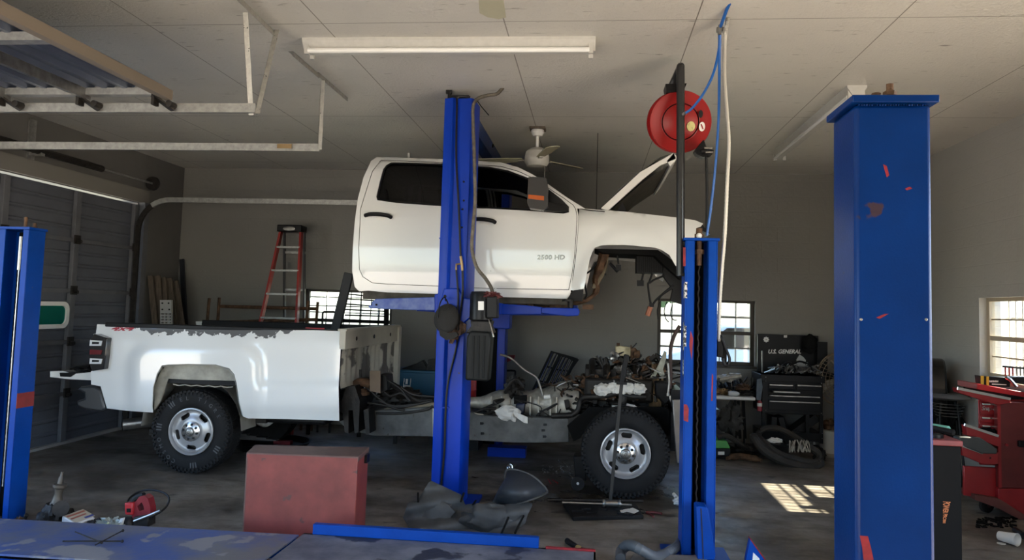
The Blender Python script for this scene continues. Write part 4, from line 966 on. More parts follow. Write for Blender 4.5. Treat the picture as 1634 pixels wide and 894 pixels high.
b = MB(); b.tube([P(984, 583, 7.6), P(986, 600, 7.6), P(988, 612, 7.6)], .014, 7); b.tube([P(995, 580, 7.6), P(1000, 600, 7.6), P(1006, 612, 7.6), P(1024, 625, 7.6), P(1030, 640, 7.5)], .014, 8, smooth=5); b.build('coolant_hose', m_black, ch)
b = MB(); b.panel([(1060, 560), (1064, 562), (1063, 572), (1058, 590), (1062, 602), (1056, 606), (1050, 594), (1043, 606), (1036, 604), (1048, 588), (1055, 572)], [], lambda x, y: P(x, y, 7.5), (0, .02, 0), 8); b.build('dipstick_bracket', mat('pale corroded aluminium', (.42, .42, .34), .6, .3, var=.4, vs=15), ch)
b = MB(); b.slab([(1045, 609), (1072, 611), (1072, 640), (1060, 648), (1046, 630)], 7.35, .4); b.build('air_box', m_dark, ch, bevel=.02)
b = MB(); b.tube([P(1085, 520, 7.2), P(1075, 538, 7.2), P(1070, 560, 7.2), P(1070, 600, 7.2), P(1069, 625, 7.2), P(1072, 640, 7.2)], .018, 9, smooth=6); b.build('radiator_hose', mat('brown black hose', (.05, .025, .02), .6), ch)
b = MB(); b.tube([P(1066, 580, 7.1), P(1068, 610, 7.1), P(1066, 628, 7.1)], .010, 8); b.tube([P(1066, 628, 7.1), P(1066, 632, 7.1)], .016, 8); b.tube([P(1078, 628, 7.15), P(1070, 632, 7.15), P(1072, 642, 7.15)], .016, 8, smooth=3); b.build('ac_pipe', m_steel, ch)
# front bumper, chromed, seen either side of the blue post
b = MB(); x_ = P(1090, 690, 7.0).x
rows = []
for k in range(17):
    t = k/16; y = 6.92+(2*YC-2*6.92)*t; bul = .16*(1-(2*t-1)**2)
    rows.append([Vector((x_+dx+bul, y, z)) for dx, z in ((.02, .90), (.10, .88), (.14, .78), (.14, .62), (.08, .50), (.0, .44))])
b.loft(rows); b.build('front_bumper', m_chrome, ch, smooth=60)
b = MB(); b.slab([(1073, 638), (1092, 638), (1094, 650), (1092, 700), (1086, 740), (1080, 739), (1076, 690)], 6.9, .05); b.build('bumper_end', mat('dull steel plate', (.25, .25, .25), .3, .8, var=.3), ch, bevel=.006)
b = MB(); b.bb((P(1068, 600, 7.3).x, 7.0, .75), (P(1140, 600, 7.3).x, 8.7, .80)); b.bb((P(1068, 600, 7.3).x, 7.1, .4), (P(1085, 600, 7.3).x, 8.6, .95)); b.build('radiator', m_black, ch)
for y in (7.25, 8.42):
    b = MB(); b.lathe([(.02, 0), (.04, 0), (.04, .36), (.02, .36)], (pf0.x-.05, y, .5), (.1, 0, 1), 12); b.tube([(pf0.x-.05+.065*cos(a*.6), y+.065*sin(a*.6), .52+a*.0045) for a in range(70)], .011, 6); b.build('shock_absorber', m_grime, ch)
b = MB(); b.slab([(940, 650), (1060, 650), (1085, 665), (1085, 720), (1068, 700), (1050, 668), (950, 668), (925, 700), (915, 705), (905, 680)], 7.3, .04); b.build('inner_shield', m_blackm, ch)
# ---------------------------------------------------------------- four-post drive-on lift in front
fl = thing('four_post_lift', 'blue drive-on lift in the foreground with scuffed runway and tall posts', 'vehicle lift', (-1.5, 4.6, 0))
# large near post, closed back towards the viewer
YN = 2.1
xa, xb = P(1365, 500, YN).x, P(1490, 500, YN).x; zt = P(1425, 166, YN).z
b = MB(); b.bb((xa, YN, 0), (xb, YN+.19, zt)); np_ = b.build('post', m_blue, fl, bevel=.012)
b = MB(); b.bb((xa-.012, YN-.02, zt), (xb+.012, YN+.21, zt+.02)); b.build('cap_plate', m_blue, np_, bevel=.002)
b = MB(); rs = random.Random(5)
for k in range(26):
    x = xa+.01+(xb-xa-.02)*k/26; b.sphere((x, YN-.002, zt-.003), rs.uniform(.0015, .003), 5)
b.build('weld_bead', m_blue, np_, kind='stuff')
b = MB(); c_ = Vector((P(1398, 150, YN+.06).x, YN+.06, zt+.02)); b.tube([c_+Vector((0, 0, .0022*k)) for k in range(13)], .0115, 14, rip=.1); b.build('threaded_stud', m_rust, np_)
b = MB(); c_ = Vector((P(1420, 150, YN+.06).x, YN+.06, zt+.02)); b.lathe([(.0, 0), (.017, 0), (.018, .004), (.017, .014), (.015, .017), (.018, .02), (.018, .03), (.012, .034), (.0, .034)], c_, n=6); b.tube([c_+Vector((0, 0, .03+.002*k)) for k in range(12)], .009, 14, rip=.1); b.build('threaded_stud', m_rust, np_)
for x in (1374, 1478):
    b = MB(); p = P(x, 510, YN); b.sphere(p, .004, 6, (1, .5, 1)); b.build('bolt_head', m_steel, np_)
m_redp = mat('red underpaint', (.30, .012, .02), .5, var=.5, vs=20)
for nm, pts in (('paint_chip', [(1372, 855), (1385, 856), (1390, 875), (1394, 894), (1378, 894), (1376, 875)]), ('paint_chip', [(1409, 262), (1415, 265), (1419, 280), (1415, 283)]), ('paint_chip', [(1444, 301), (1452, 298), (1456, 301), (1447, 304)]), ('paint_chip', [(1398, 507), (1412, 501), (1418, 501), (1404, 509)])):
    b = MB(); b.slab(pts, YN-.0006, .0006); b.build(nm, m_redp if '885' or 1 else m_redp, np_, smooth=0)
# far right post, open channel facing the viewer
Yp = 5.34
x0, x1 = P(1091, 600, Yp).x, P(1143.5, 600, Yp).x; zt = P(1117, 384, Yp).z
def chan(x0, x1, Y, zt, dep, fl_w, parent, m_):
    b = MB()
    b.bb((x0, Y, 0), (x0+.008, Y+dep, zt)); b.bb((x1-.008, Y, 0), (x1, Y+dep, zt)); b.bb((x0, Y+dep-.008, 0), (x1, Y+dep, zt))
    b.bb((x0+.008, Y, 0), (x0+fl_w, Y+.008, zt)); b.bb((x1-fl_w, Y, 0), (x1-.008, Y+.008, zt)); b.bb((x0+fl_w-.008, Y, 0), (x0+fl_w, Y+.06, zt)); b.bb((x1-fl_w, Y, 0), (x1-fl_w+.008, Y+.06, zt))
    return b.build('post', m_, parent, bevel=.003)
fp = chan(x0, x1, Yp, zt, .2, .066, fl, m_bluefar)
b = MB(); b.bb((x0-.012, Yp-.01, zt), (x1+.012, Yp+.22, zt+.018)); b.build('cap_plate', m_bluefar, fp, bevel=.002)
b = MB(); b.bb((x0+.07, Yp+.185, 0), (x1-.07, Yp+.19, zt)); b.bb((x0+.012, Yp+.07, 0), (x0+.016, Yp+.19, zt)); b.bb((x1-.016, Yp+.07, 0), (x1-.012, Yp+.19, zt)); b.build('dark_lining', m_blackm, fp)  # matt black sheets that darken the inside of the channel
b = MB(); xc = P(1116, 500, Yp).x; b.tube([(xc+.004*sin(k*1.5), Yp+.05+.004*cos(k*1.5), zt-.16-.018*k) for k in range(92)], .0055, 6, rip=.25); b.build('lifting_chain', m_grime, fp)
b = MB(); b.cyl((xc, Yp+.05, zt-.17), (xc, Yp+.05, zt+.02), .018, 10); b.cyl((xc, Yp+.05, zt-.09), (xc, Yp+.05, zt-.06), .034, 6); b.cyl((xc, Yp+.05, zt+.018), (xc, Yp+.05, zt+.05), .032, 6); b.cyl((xc, Yp+.05, zt+.05), (xc, Yp+.05, zt+.09), .02, 10); b.build('chain_anchor', m_rust, fp)
b = MB(); b.sphere((xc-.005, Yp+.02, zt+.035), .02, 8); b.build('end_cap', m_whiteplastic, fp)
for pts in ([(1091, 645), (1096, 646), (1099, 652), (1098, 674), (1091, 671)], [(1102, 528), (1106, 540), (1104, 575), (1100, 552)], [(1136, 596), (1138, 600), (1137, 640), (1135, 640)], [(1090, 395), (1094, 395), (1094, 425), (1090, 425)]):
    b = MB(); b.slab(pts, Yp-.0015, .001); b.build('paint_chip', m_redp, fp, smooth=0)
b = MB()
for (y0, y1) in ((452, 476), (515, 560), (575, 600)): b.bb((x0-.002, Yp+.01, P(1090, y1, Yp).z), (x0-.0005, Yp+.06, P(1090, y0, Yp).z))
b.bb((x0-.001, Yp-.0012, P(1090, 476, Yp).z), (x0+.016, Yp-.0002, P(1090, 450, Yp).z)); b.bb((x0-.001, Yp-.0012, P(1090, 553, Yp).z), (x0+.014, Yp-.0002, P(1090, 520, Yp).z))
b.build('decal', mat('white warning decal', (.6, .6, .58), .5, spots=((.03, .03, .04), 60, .5)), fp, smooth=0)
b = MB(); Yw = 5.2
b.prism([P(x, y, Yw) for x, y in ((1111, 810), (1114, 808), (1128, 810), (1131, 814), (1142, 886), (1140, 894), (1113, 894))], (0, .13, 0)); b.build('foot_wedge', m_bluefar, fp, bevel=.006)
b = MB(); b.slab([(1118, 812), (1119.5, 812), (1123, 892), (1121.5, 892)], Yw-.003, .003); b.build('weld_seam', m_grime, fp)
b = MB(); b.bb((x0-.12, Yp-.2, 0), (x1+.1, Yp+.26, .015)); b.build('base_plate', m_bluefar, fp)
# far left post
Yl = 5.2
xr_ = P(30, 600, Yl).x; zt = P(30, 366, Yl).z
lp = MB(); lp.bb((xr_-.24, Yl, 0), (xr_-.232, Yl+.17, zt)); lp.bb((xr_-.008, Yl, 0), (xr_, Yl+.17, zt)); lp.bb((xr_-.24, Yl+.162, 0), (xr_, Yl+.17, zt)); lp.bb((xr_-.05, Yl, 0), (xr_, Yl+.008, zt)); lp.bb((xr_-.24, Yl, 0), (xr_-.19, Yl+.008, zt))
lp = lp.build('post', m_bluefar, fl, bevel=.003)
b = MB(); b.bb((xr_-.25, Yl-.01, zt), (xr_+.006, Yl+.18, zt+.018)); b.build('cap_plate', m_bluefar, lp)
b = MB(); b.bb((xr_-.2, Yl+.15, 0), (xr_-.04, Yl+.16, zt-.01)); b.build('dark_lining', m_blackm, lp)  # matt black sheet that darkens the back of the channel
for k, (dx, h_) in enumerate(((-.10, .10), (-.025, .055))):
    b = MB(); b.cyl((xr_+dx, Yl+.08, zt), (xr_+dx, Yl+.08, zt+h_), .012, 10); b.cyl((xr_+dx, Yl+.08, zt+.01), (xr_+dx, Yl+.08, zt+.03), .02, 6); b.build('threaded_stud', m_rust, lp)
b = MB(); b.cyl((xr_-.10, Yl+.05, zt-.05), (xr_-.10, Yl+.05, zt-.3), .016, 10); b.tube([(xr_-.10, Yl+.05, zt-.3-.02*k) for k in range(80)], .006, 6, rip=.25); b.build('lifting_chain', m_steel, lp)
b = MB(); b.bb((xr_-.002, Yl-.002, P(20, 652, Yl).z), (xr_+.001, Yl+.171, P(20, 628, Yl).z)); b.build('red_stripe', mat('faded red stripe', (.28, .03, .03), .5, var=.4), lp)
# runway
m_run = mat('scuffed blue runway', (.05, .09, .26), .55, var=.7, vs=2.2, col2=(.14, .14, .15), bump=.15, bs=30, spots=((.22, .22, .24), 3.1, .58))
m_run2 = mat('grey worn blue runway', (.16, .17, .20), .6, var=.6, vs=4, col2=(.07, .08, .11), bump=.2, bs=40, spots=((.02, .025, .04), 3, .60))
zr = .15
b = MB(); e0 = F(475, 855, zr); e1 = F(434, 894, zr); 
b.prism([(-5.2, 4.78, zr), (e0.x, 4.86, zr), (e0.x-.02, 4.20, zr), (-5.2, 4.14, zr)], (0, 0, -.012)); b.build('runway', m_run, fl)
b = MB(); b.bb((-5.2, 4.14, .01), (e0.x, 4.16, zr-.02)); b.bb((-5.2, 4.80, .01), (e0.x, 4.82, zr-.012)); b.build('runway_side', m_bluefar, fl)
e2 = F(950, 884, zr)
b = MB(); b.bb((e0.x+.02, 4.18, zr-.012), (e2.x, 4.9, zr)); b.bb((e0.x+.02, 4.88, .01), (e2.x, 4.9, zr)); b.bb((e2.x-.01, 4.18, .01), (e2.x, 4.9, zr)); b.build('runway', m_run2, fl)
b = MB(); b.bb((F(487, 850, .2).x, 4.88, zr), (F(859, 866, .2).x, 4.93, zr+.065)); b.build('wheel_stop', m_bluefar, fl, bevel=.004)
b = MB(); b.bb((F(870, 880, zr).x, 4.885, zr+.0), (e2.x, 4.905, zr+.012)); b.build('edge_strip', m_redp, fl)
# smaller blue bracket with a white decal at the bottom edge
t = thing('lift_ramp_bracket', 'blue pointed plate with a white decal at the bottom edge, left of the large post', 'bracket', F(1205, 905, 0))
Yb_ = F(1205, 905).y
b = MB(); b.slab([(1197, 861), (1225, 900), (1222, 912), (1190, 912), (1190, 894)], Yb_-.05, .05); b.build('plate', m_bluefar, t, bevel=.003)
b = MB(); b.slab([(1202, 882), (1212, 892), (1212, 902), (1200, 902)], Yb_-.0525, .002); b.build('decal', m_whiteplastic, t)
b = MB(); b.slab([(1196.2, 860), (1197.2, 859), (1226, 899), (1225, 901)], Yb_-.052, .05); b.build('red_edge', m_redp, t)
t = MB(); t.prism([F(x, y, .05) for x, y in ((1010, 884), (1125, 886), (1135, 905), (1000, 905))], (0, 0, -.05)); t.build('floor_plate', mat('pale worn steel plate', (.22, .21, .19), .7, .2, var=.4), label='low pale steel plate on the floor at the bottom edge, beside the grey corrugated hose', cat='plate', bevel=.004)
b = MB(); b.tube([F(1086, 866, .05), F(1078, 874, .06), F(1062, 884, .05)], .03, 12, smooth=16, rip=.12); b.tube([F(1062, 884, .05), F(1045, 889, .07), F(1020, 876, .13), F(1004, 870, .12), F(992, 878, .06), F(990, 892, .04)], .032, 12, smooth=10, rip=.12)
b.build('corrugated_hose', mat('grey corrugated hose', (.09, .10, .11), .5), label='grey corrugated exhaust hose curling over the floor at the bottom edge', cat='hose')

# ---------------------------------------------------------------- two-post lift holding the cab
tp = thing('two_post_lift', 'blue two-post lift holding the white cab, with power unit on its near post', 'vehicle lift', (-1.15, 7.85, 0))
YP = 6.3
b = MB(); xl, xr2 = P(710, 156, YP).x, P(757, 156, YP).x; zt = P(735, 157, YP).z
s_ = [(xl, YP), (xl+.045, YP-.012), (xl+.075, YP-.03), (xl+.10, YP+.0), (xl+.12, YP+.0), (xr2-.02, YP-.012), (xr2, YP+.03), (xr2+.01, YP+.27), (xl, YP+.27)]
b.prism([(x, y, 0) for x, y in s_], (0, 0, zt)); np2 = b.build('post', mat('bright blue lift paint', (.002, .040, .42), .34, var=.2, vs=3, bump=.04, bs=80, spec=.2, spots=((.06, .05, .06), 10, .73)), tp, bevel=.003)
m_bl3 = MATS['bright blue lift paint']
b = MB(); b.bb((xl+.03, YP+.01, zt), (xr2-.05, YP+.2, zt+.03)); b.cyl((xl+.035, YP+.02, zt), (xl+.035, YP+.02, zt+.07), .016, 8); b.box((xl+.03, YP+.02, zt+.06), (.05, .03, .03)); b.build('cap_plate', m_black, np2)
zs = P(690, 380, YP).z
b = MB(); b.bb((xl-.006, YP-.006, zs-.004), (xr2+.006, YP+.2, zs+.004)); b.build('splice_joint', m_bl3, np2)
for (x, y) in ((714, 334), (738, 334), (713, 362), (737, 363), (716, 290), (740, 290), (740, 320)):
    b = MB(); b.sphere(P(x, y, YP-.01), .009, 6); b.build('bolt_head', m_black, np2)
b = MB(); b.bb((xl-.12, YP-.08, 0), (xr2+.12, YP+.4, .02)); b.build('base_plate', m_bl3, np2)
# far post
YQ = 9.25
xa, xb = P(738, 560, YQ).x, P(806, 560, YQ).x
b = MB(); zq = 3.43
b.bb((xa, YQ, 0), (xa+.05, YQ+.01, zq)); b.bb((xb-.09, YQ, 0), (xb, YQ+.01, zq)); b.bb((xa, YQ, 0), (xa+.01, YQ+.25, zq)); b.bb((xb-.01, YQ, 0), (xb, YQ+.25, zq)); b.bb((xa, YQ+.24, 0), (xb, YQ+.25, zq)); b.bb((xb-.1, YQ, 0), (xb-.09, YQ+.09, zq))
fq = b.build('post', m_bl3, tp, bevel=.003)
b = MB(); b.bb((xa+.05, YQ+.02, 0), (xb-.09, YQ+.04, zq)); b.build('channel_shade', m_blackm, fq)  # added black sheet painting shade over the open channel, no real cover
b = MB(); b.bb((xa+.015, YQ+.20, 0), (xb-.10, YQ+.23, zq)); b.bb((xb-.14, YQ+.06, 0), (xb-.105, YQ+.2, zq-.2)); b.build('dark_lining', m_blackm, fq)  # black lining inside the channel, behind the added shade sheet
for x in (762, 778): 
    b = MB(); b.cyl(P(x, 500, YQ+.08), P(x-1, 640, YQ+.08), .008, 6); b.build('lifting_cable', m_steel, fq)
b = MB(); b.bb((-1.22, YP+.2, 3.27), (-1.10, YQ+.1, 3.29)); b.bb((-1.22, YP+.2, 3.27), (-1.21, YQ+.1, 3.42)); b.bb((-1.11, YP+.2, 3.27), (-1.10, YQ+.1, 3.43)); b.build('crossbeam', m_blue, tp)
b = MB(); b.cyl((-1.095, 8.0, 3.38), (-1.08, 8.0, 3.38), .02, 6); b.build('beam_bolt', m_grime, tp)
# carriage + swing arms
def slabz(b, px, Y, d): return b.slab(px, Y, d)
ca = MB(); slabz(ca, [(708, 460), (732, 460), (740, 475), (760, 478), (760, 500), (735, 520), (698, 520), (698, 500)], YP-.03, .05); ca = ca.build('carriage', m_bl3, tp, bevel=.01)
ca2 = MB(); slabz(ca2, [(693, 470), (700, 468), (765, 472), (765, 500), (693, 500)], YP+.28, .2); ca2.build('carriage', m_bl3, tp, bevel=.01)
ar_ = MB(); slabz(ar_, [(600, 477), (697, 474), (702, 474), (702, 496), (650, 495), (589, 492), (588, 488), (593, 487), (593, 482)], 6.75, .13); a1 = ar_.build('swing_arm', mat('scuffed pale blue arm', (.10, .16, .42), .4, var=.5, vs=14, col2=(.02, .06, .35), bump=.1), tp, bevel=.006)
b = MB(); b.slab([(599, 485), (602, 485), (602, 488), (599, 488)], 6.745, .01); b.build('pin_hole', m_blackm, a1)
ar_ = MB(); slabz(ar_, [(760, 480), (800, 484), (800, 502), (760, 500)], 6.72, .14); slabz(ar_, [(798, 485), (836, 487), (864, 490), (864, 502), (798, 502)], 6.74, .11); slabz(ar_, [(862, 491), (923, 492), (925, 498), (923, 504), (906, 505), (862, 500)], 6.76, .08)
a2 = ar_.build('swing_arm', m_bl3, tp, bevel=.006)
b = MB(); b.tube([(a2.location.x*0+P(910, 497, 6.8).x, 6.8, P(910, 500, 6.8).z), (P(910, 497, 6.8).x, 6.8, P(910, 479, 6.8).z)], .025, 10); b.cyl(P(906, 478, 6.8), P(906, 481, 6.8), .05, 12); b.build('lifting_pad', m_grime, a2)
b = MB(); b.cyl((P(640, 480, 6.8).x, 6.82, P(640, 476, 6.8).z), (P(640, 480, 6.8).x, 6.82, 1.70), .05, 12); b.build('lifting_pad', m_grime, a1)
for (q0, q1) in (((-1.0, 9.05, 1.62), (-.2, 8.85, 1.64)), ((-1.35, 9.05, 1.62), (-2.05, 8.85, 1.64))):
    b = MB(); b.beam(q0, q1, .12, .12); b.cyl((q1[0], q1[1], 1.66), (q1[0], q1[1], 1.70), .05, 12); b.build('swing_arm', m_bl3, tp)
b = MB(); b.bb((-1.4, 8.95, 1.4), (-.95, 9.22, 1.7)); b.build('carriage', m_bl3, tp, bevel=.01)
# power unit
pu = MB(); pu.lathe([(.0, 0), (.085, 0), (.095, .01), (.095, .21), (.085, .235), (.0, .24)], (P(768, 500, 6.15).x, 6.15, P(768, 512, 6.15).z), n=24); pu = pu.build('motor', m_black, tp)
b = MB(); b.slab([(776, 473), (793, 473), (793, 508), (776, 508)], 6.05, .14); b.build('switch_box', m_dark, pu, bevel=.01)
b = MB(); b.slab([(763, 481), (772, 481), (772, 495), (763, 495)], 6.04, .004); b.build('label_plate', m_whiteplastic, pu)
b = MB(); b.lump(P(784, 472, 6.1), .05, .5, 4, (1.4, 1, .6), seed=2); b.build('junction', mat('dark red rubber', (.10, .02, .02), .6), pu)
b = MB(); b.slab([(750, 512), (785, 512), (783, 520), (788, 532), (743, 532), (752, 520)], 6.08, .16); b.cyl(P(768, 508, 6.15), P(767, 530, 6.15), .06, 16); b.build('pump_head', m_grime, pu, bevel=.01)
re = MB()
re.slab([(750, 528), (782, 530), (784, 540), (779, 609), (742, 607), (745, 538)], 6.03, .18); re = re.build('oil_reservoir', mat('grey black reservoir', (.008, .009, .009), .5, spec=.2), tp, bevel=.015)
for (a, c) in ((756, 754), (764, 763), (773, 771)): 
    b = MB(); b.tube([P(a, 536, 6.025), P(c, 604, 6.025)], .007, 6); b.build('rib', MATS['grey black reservoir'], re)
b = MB(); b.tube([P(780, 510, 6.05), P(784, 525, 6.0), P(788, 538, 5.98)], .007, 8); b.build('release_lever', m_chrome, pu)
# hoses on the post
b = MB(); b.tube([P(729, 156, YP-.03), P(729, 175, YP-.04), P(728, 250, YP-.04), P(732, 330, YP-.04), P(735, 410, YP-.04)], .009, 8, smooth=4); b.tube([P(729, 157, YP-.03), P(735, 154, YP-.02), P(750, 155, YP+.02)], .009, 8, smooth=4); b.build('hydraulic_hose', m_black, tp)
b = MB(); b.tube([P(735, 409, YP-.04), P(737, 421, YP-.04)], .012, 8); b.tube([P(737, 421, YP-.04), P(728, 422, YP-.04), P(728, 431, YP-.04)], .009, 8); b.tube([P(737, 421, YP-.04), P(738, 432, YP-.04)], .011, 8); b.build('hose_tee', m_gold, tp)
b = MB(); b.tube([P(728, 431, YP-.04), P(731, 470, YP-.05), P(730, 500, YP-.06), P(727, 530, YP-.05)], .008, 8, smooth=4); b.tube([P(738, 432, YP-.04), P(738, 470, YP-.05), P(733, 510, YP-.06), P(728, 555, YP-.03), P(715, 610, YP-.03), P(711, 660, YP-.03), P(709, 720, YP-.03), P(704, 775, YP-.03)], .009, 8, smooth=6); b.build('hydraulic_hose', m_black, tp)
b = MB(); b.slab([(703, 650), (716, 650), (716, 652), (703, 652)], YP-.025, .02); b.build('hose_clip', m_bl3, tp)
b = MB(); b.tube([P(804, 137, 6.28), P(800, 143, 6.28), P(792, 150, 6.27), P(775, 153, 6.26), P(762, 158, 6.25), P(755, 170, 6.25), P(755, 200, 6.25), P(757, 260, 6.25), P(758, 320, 6.25), P(755, 360, 6.25), P(753, 395, 6.25), P(760, 425, 6.22), P(775, 445, 6.2), P(784, 460, 6.15), P(786, 470, 6.12)], .014, 9, smooth=14, rip=.16); b.build('flexible_conduit', mat('dirty metal conduit', (.18, .16, .13), .5, .5, var=.5, vs=20), tp)
b = MB(); b.tube([P(759, 157, YP), P(768, 170, YP+.1), P(780, 184, YP+.2)], .004, 5); b.build('loose_wire', m_black, tp)
# caps and rag hanging on the post
t = thing('baseball_cap', 'dusty grey cap hanging on the near post of the blue lift', 'cap', P(713, 535, 6.2))
b = MB(); pc = P(713, 512, 6.2)
rows = []
for i in range(9):
    a = pi/2*i/8; rows.append([pc+Vector((.105*cos(a)*cos(t_), -.02-.055*max(0, sin(a))*1.2-.03*cos(a)*sin(t_)*0+.05*cos(a)*sin(t_), .02+.12*cos(a)*sin(t_)*1.0-.0)) for t_ in [2*pi*k/20 for k in range(20)]])
b.loft(rows, True); b.build('crown', mat('faded charcoal cloth', (.016, .015, .014), .9, bump=.3, bs=120), t)
b = MB(); b.panel([(699, 520), (706, 528), (716, 532), (728, 530), (731, 536), (724, 541), (712, 543), (702, 536)], [], lambda x, y: P(x, y, 6.12-.05*(y-520)/22), (0, .012, 0), 4); b.build('brim', MATS['faded charcoal cloth'], t)
b = MB(); b.tube([P(709, 474, 6.17), P(703, 482, 6.14), P(699, 500, 6.13), P(699, 520, 6.13)], .006, 6, smooth=4); b.tube([P(709, 474, 6.17), P(714, 482, 6.14), P(716, 492, 6.13)], .006, 6, smooth=4); b.build('strap', m_black, t)
t = MB(); t.panel([(715, 528), (735, 512), (744, 518), (743, 530), (732, 537), (730, 545), (726, 542), (722, 549), (716, 548), (718, 540), (708, 538), (704, 530)], [], lambda x, y: P(x, y, 6.24-.012*sin(x*.6)-.01*cos(y*.7)), (0, .008, 0), 3); t.build('shop_rag', mat('brown rag', (.13, .075, .05), .95, var=.3, bump=.3), label='brown oily rag hanging under the grey cap on the lift post', cat='rag', smooth=60)
t = MB(); t.sphere(P(710, 473, 6.12), .013, 8); t.cyl(P(710, 474, 6.12), P(711, 480, 6.2), .005, 6); t.build('hook_knob', m_black, label='small black knob above the grey cap on the lift post', cat='knob')

# ---------------------------------------------------------------- hose reel on its pole
YR = 5.42
rp = thing('reel_pole', 'black pole clamped to the far blue post, carrying the red hose reel', 'pole', P(1084, 440, YR))
b = MB(); b.tube([P(1086, 440, YR), P(1086, 300, YR), P(1086, 160, YR), P(1086, 112, YR), P(1086, 107, YR+.02), P(1084, 112, YR+.10), P(1078, 125, YR+.18), P(1071, 140, YR+.22)], .029, 14, smooth=5); b.build('pole', mat('satin black tube', (.015, .015, .016), .3), rp)
b = MB(); b.slab([(1090, 386), (1096, 386), (1096, 392), (1090, 392)], YR-.04, .03); b.slab([(1088, 436), (1096, 436), (1096, 441), (1088, 441)], YR-.04, .03); b.build('clamp', m_dark, rp)
hr = thing('hose_reel', 'round red air hose reel hanging on the black pole', 'hose reel', P(1082, 247, YR+.12))
cen = P(1083, 195, YR+.17); axr = Vector((.10, -1, -.22)).normalized()
m_reel = mat('glossy reel red', (.27, .008, .008), .35, spec=.3)
b = MB(); R_ = .222
b.lathe([(.0, .012), (.12, .012), (.135, .0), (.15, .0), (.19, .012), (R_, .016), (R_+.004, .006), (R_, -.004), (.15, -.012), (.0, -.012)], cen+axr*.055, axr, 56); b.build('flange', m_reel, hr, smooth=40)
b = MB(); b.lathe([(.0, .004), (.12, .004), (R_, .012), (R_+.004, .0), (R_, -.01), (.0, -.012)], cen-axr*.055, axr, 56); b.build('flange', m_reel, hr)
b = MB(); b.lathe([(.10, -.052), (.10, .052)], cen, axr, 32)
b.build('drum', m_reel, hr)
b = MB(); b.lathe([(.128, .058), (.132, .07), (.136, .058)], cen, axr, 48); b.build('flange_groove', m_black, hr)
e1_ = axr.orthogonal().normalized(); 
rx = Vector((0, 0, 1)).cross(axr).normalized()*-1; ry = axr.cross(rx); 
if ry.z < 0: ry = -ry
if rx.x < 0: rx = -rx
def disc(nm, u, v, ru, rv, m_, parent, d=.073):
    c = cen+axr*d+rx*u+ry*v; bb_ = MB(); bb_.prism([c+rx*ru*cos(a)+ry*rv*sin(a) for a in [2*pi*k/20 for k in range(20)]], axr*.002); return bb_.build(nm, m_, parent, smooth=0)
st1 = disc('sticker', .075, -.03, .03, .036, mat('yellow sticker', (.62, .55, .22), .5, spots=((.1, .08, .03), 90, .6)), hr)
st2 = disc('sticker', .155, -.03, .022, .034, m_whiteplastic, hr)
bb_ = MB(); c = cen+axr*.077+rx*.155+ry*-.03; bb_.beam(c-ry*.018+rx*.008, c+ry*.018-rx*.008, .008, .002, axr); bb_.build('sticker_mark', m_reel, st2)
bb_ = MB(); c = cen+axr*.073+rx*.14+ry*.06; bb_.prism([c+rx*.016*cos(a)+ry*.028*sin(a) for a in [2*pi*k/14 for k in range(14)]], axr*.003); bb_.build('flange_slot', m_black, hr)
b = MB(); b.slab([(1062, 134), (1096, 133), (1090, 145), (1064, 148)], YR+.04, .16); b.cyl(cen-axr*.12, cen+axr*.03, .02); b.beam(cen-axr*.11+Vector((0, 0, .02)), P(1078, 140, YR+.2), .05, .012); b.build('bracket', m_black, hr)
b = MB(); b.slab([(1108, 240), (1123, 222), (1128, 236), (1140, 240), (1136, 247), (1122, 250), (1112, 246)], YR+.02, .1); b.cyl(P(1118, 242, YR), P(1132, 240, YR), .018); b.build('roller_guide', m_black, hr, bevel=.006)
b = MB(); b.cyl(P(1124, 236, YR-.01), P(1137, 237, YR-.01), .008, 8); b.cyl(P(1126, 243, YR-.01), P(1138, 243, YR-.01), .007, 8); b.build('guide_pin', m_steel, hr)
b = MB(); b.tube([P(1127, 246, YR+.05), P(1128, 300, YR+.05), P(1128, 370, YR+.05)], .010, 8); b.lathe([(.0, 0), (.02, .01), (.024, .03), (.015, .05), (.0, .05)], P(1128, 252, YR+.05), n=12); b.build('reel_hose', m_dark, hr)
m_bh = mat('blue air hose', (.02, .12, .42), .4)
ah = thing('air_hose', 'thin blue air hose running down from the ceiling to the red reel and blue post', 'hose', P(1126, 378, YR))
Yc = 4.9
b = MB(); b.tube([P(1168, -2, 4.5), P(1160, 14, 4.6), P(1150, 42, 4.8)], .011, 8); b.tube([P(1148, 52, 4.85), P(1147, 80, 4.95), P(1138, 118, 5.1), P(1122, 150, 5.2), P(1105, 172, 5.28), P(1093, 181, 5.32)], .009, 8, smooth=8)
b.tube([P(1149, 52, 4.85), P(1148, 100, 4.95), P(1147, 180, 5.15), P(1143, 250, 5.3), P(1136, 320, 5.38), P(1128, 376, 5.4)], .009, 8, smooth=8)
b.build('tube', m_bh, ah)
b = MB(); b.slab([(1144, 43), (1155, 43), (1154, 50), (1144, 50)], 4.83, .03); b.cyl(P(1149, 40, 4.83), P(1148, 55, 4.83), .012); b.build('fitting', m_steel, ah)
b = MB(); b.cyl(P(1094, 180, 5.31), P(1090, 183, 5.33), .012); b.build('fitting', m_steel, ah)
b = MB(); b.tube([P(1162, 27, 4.75), P(1157, 60, 4.8), P(1156, 120, 4.95), P(1160, 180, 5.1), P(1163, 230, 5.2), P(1160, 300, 5.3), P(1157, 370, 5.36), P(1152, 430, 5.4), P(1148, 490, 5.42), P(1147, 545, 5.43)], .012, 9, smooth=24, rip=.2)
b.build('flexible_conduit', mat('silver flexible conduit', (.5, .48, .43), .4, .7), label='silver flexible conduit hanging from the ceiling beside the far blue post', cat='conduit')
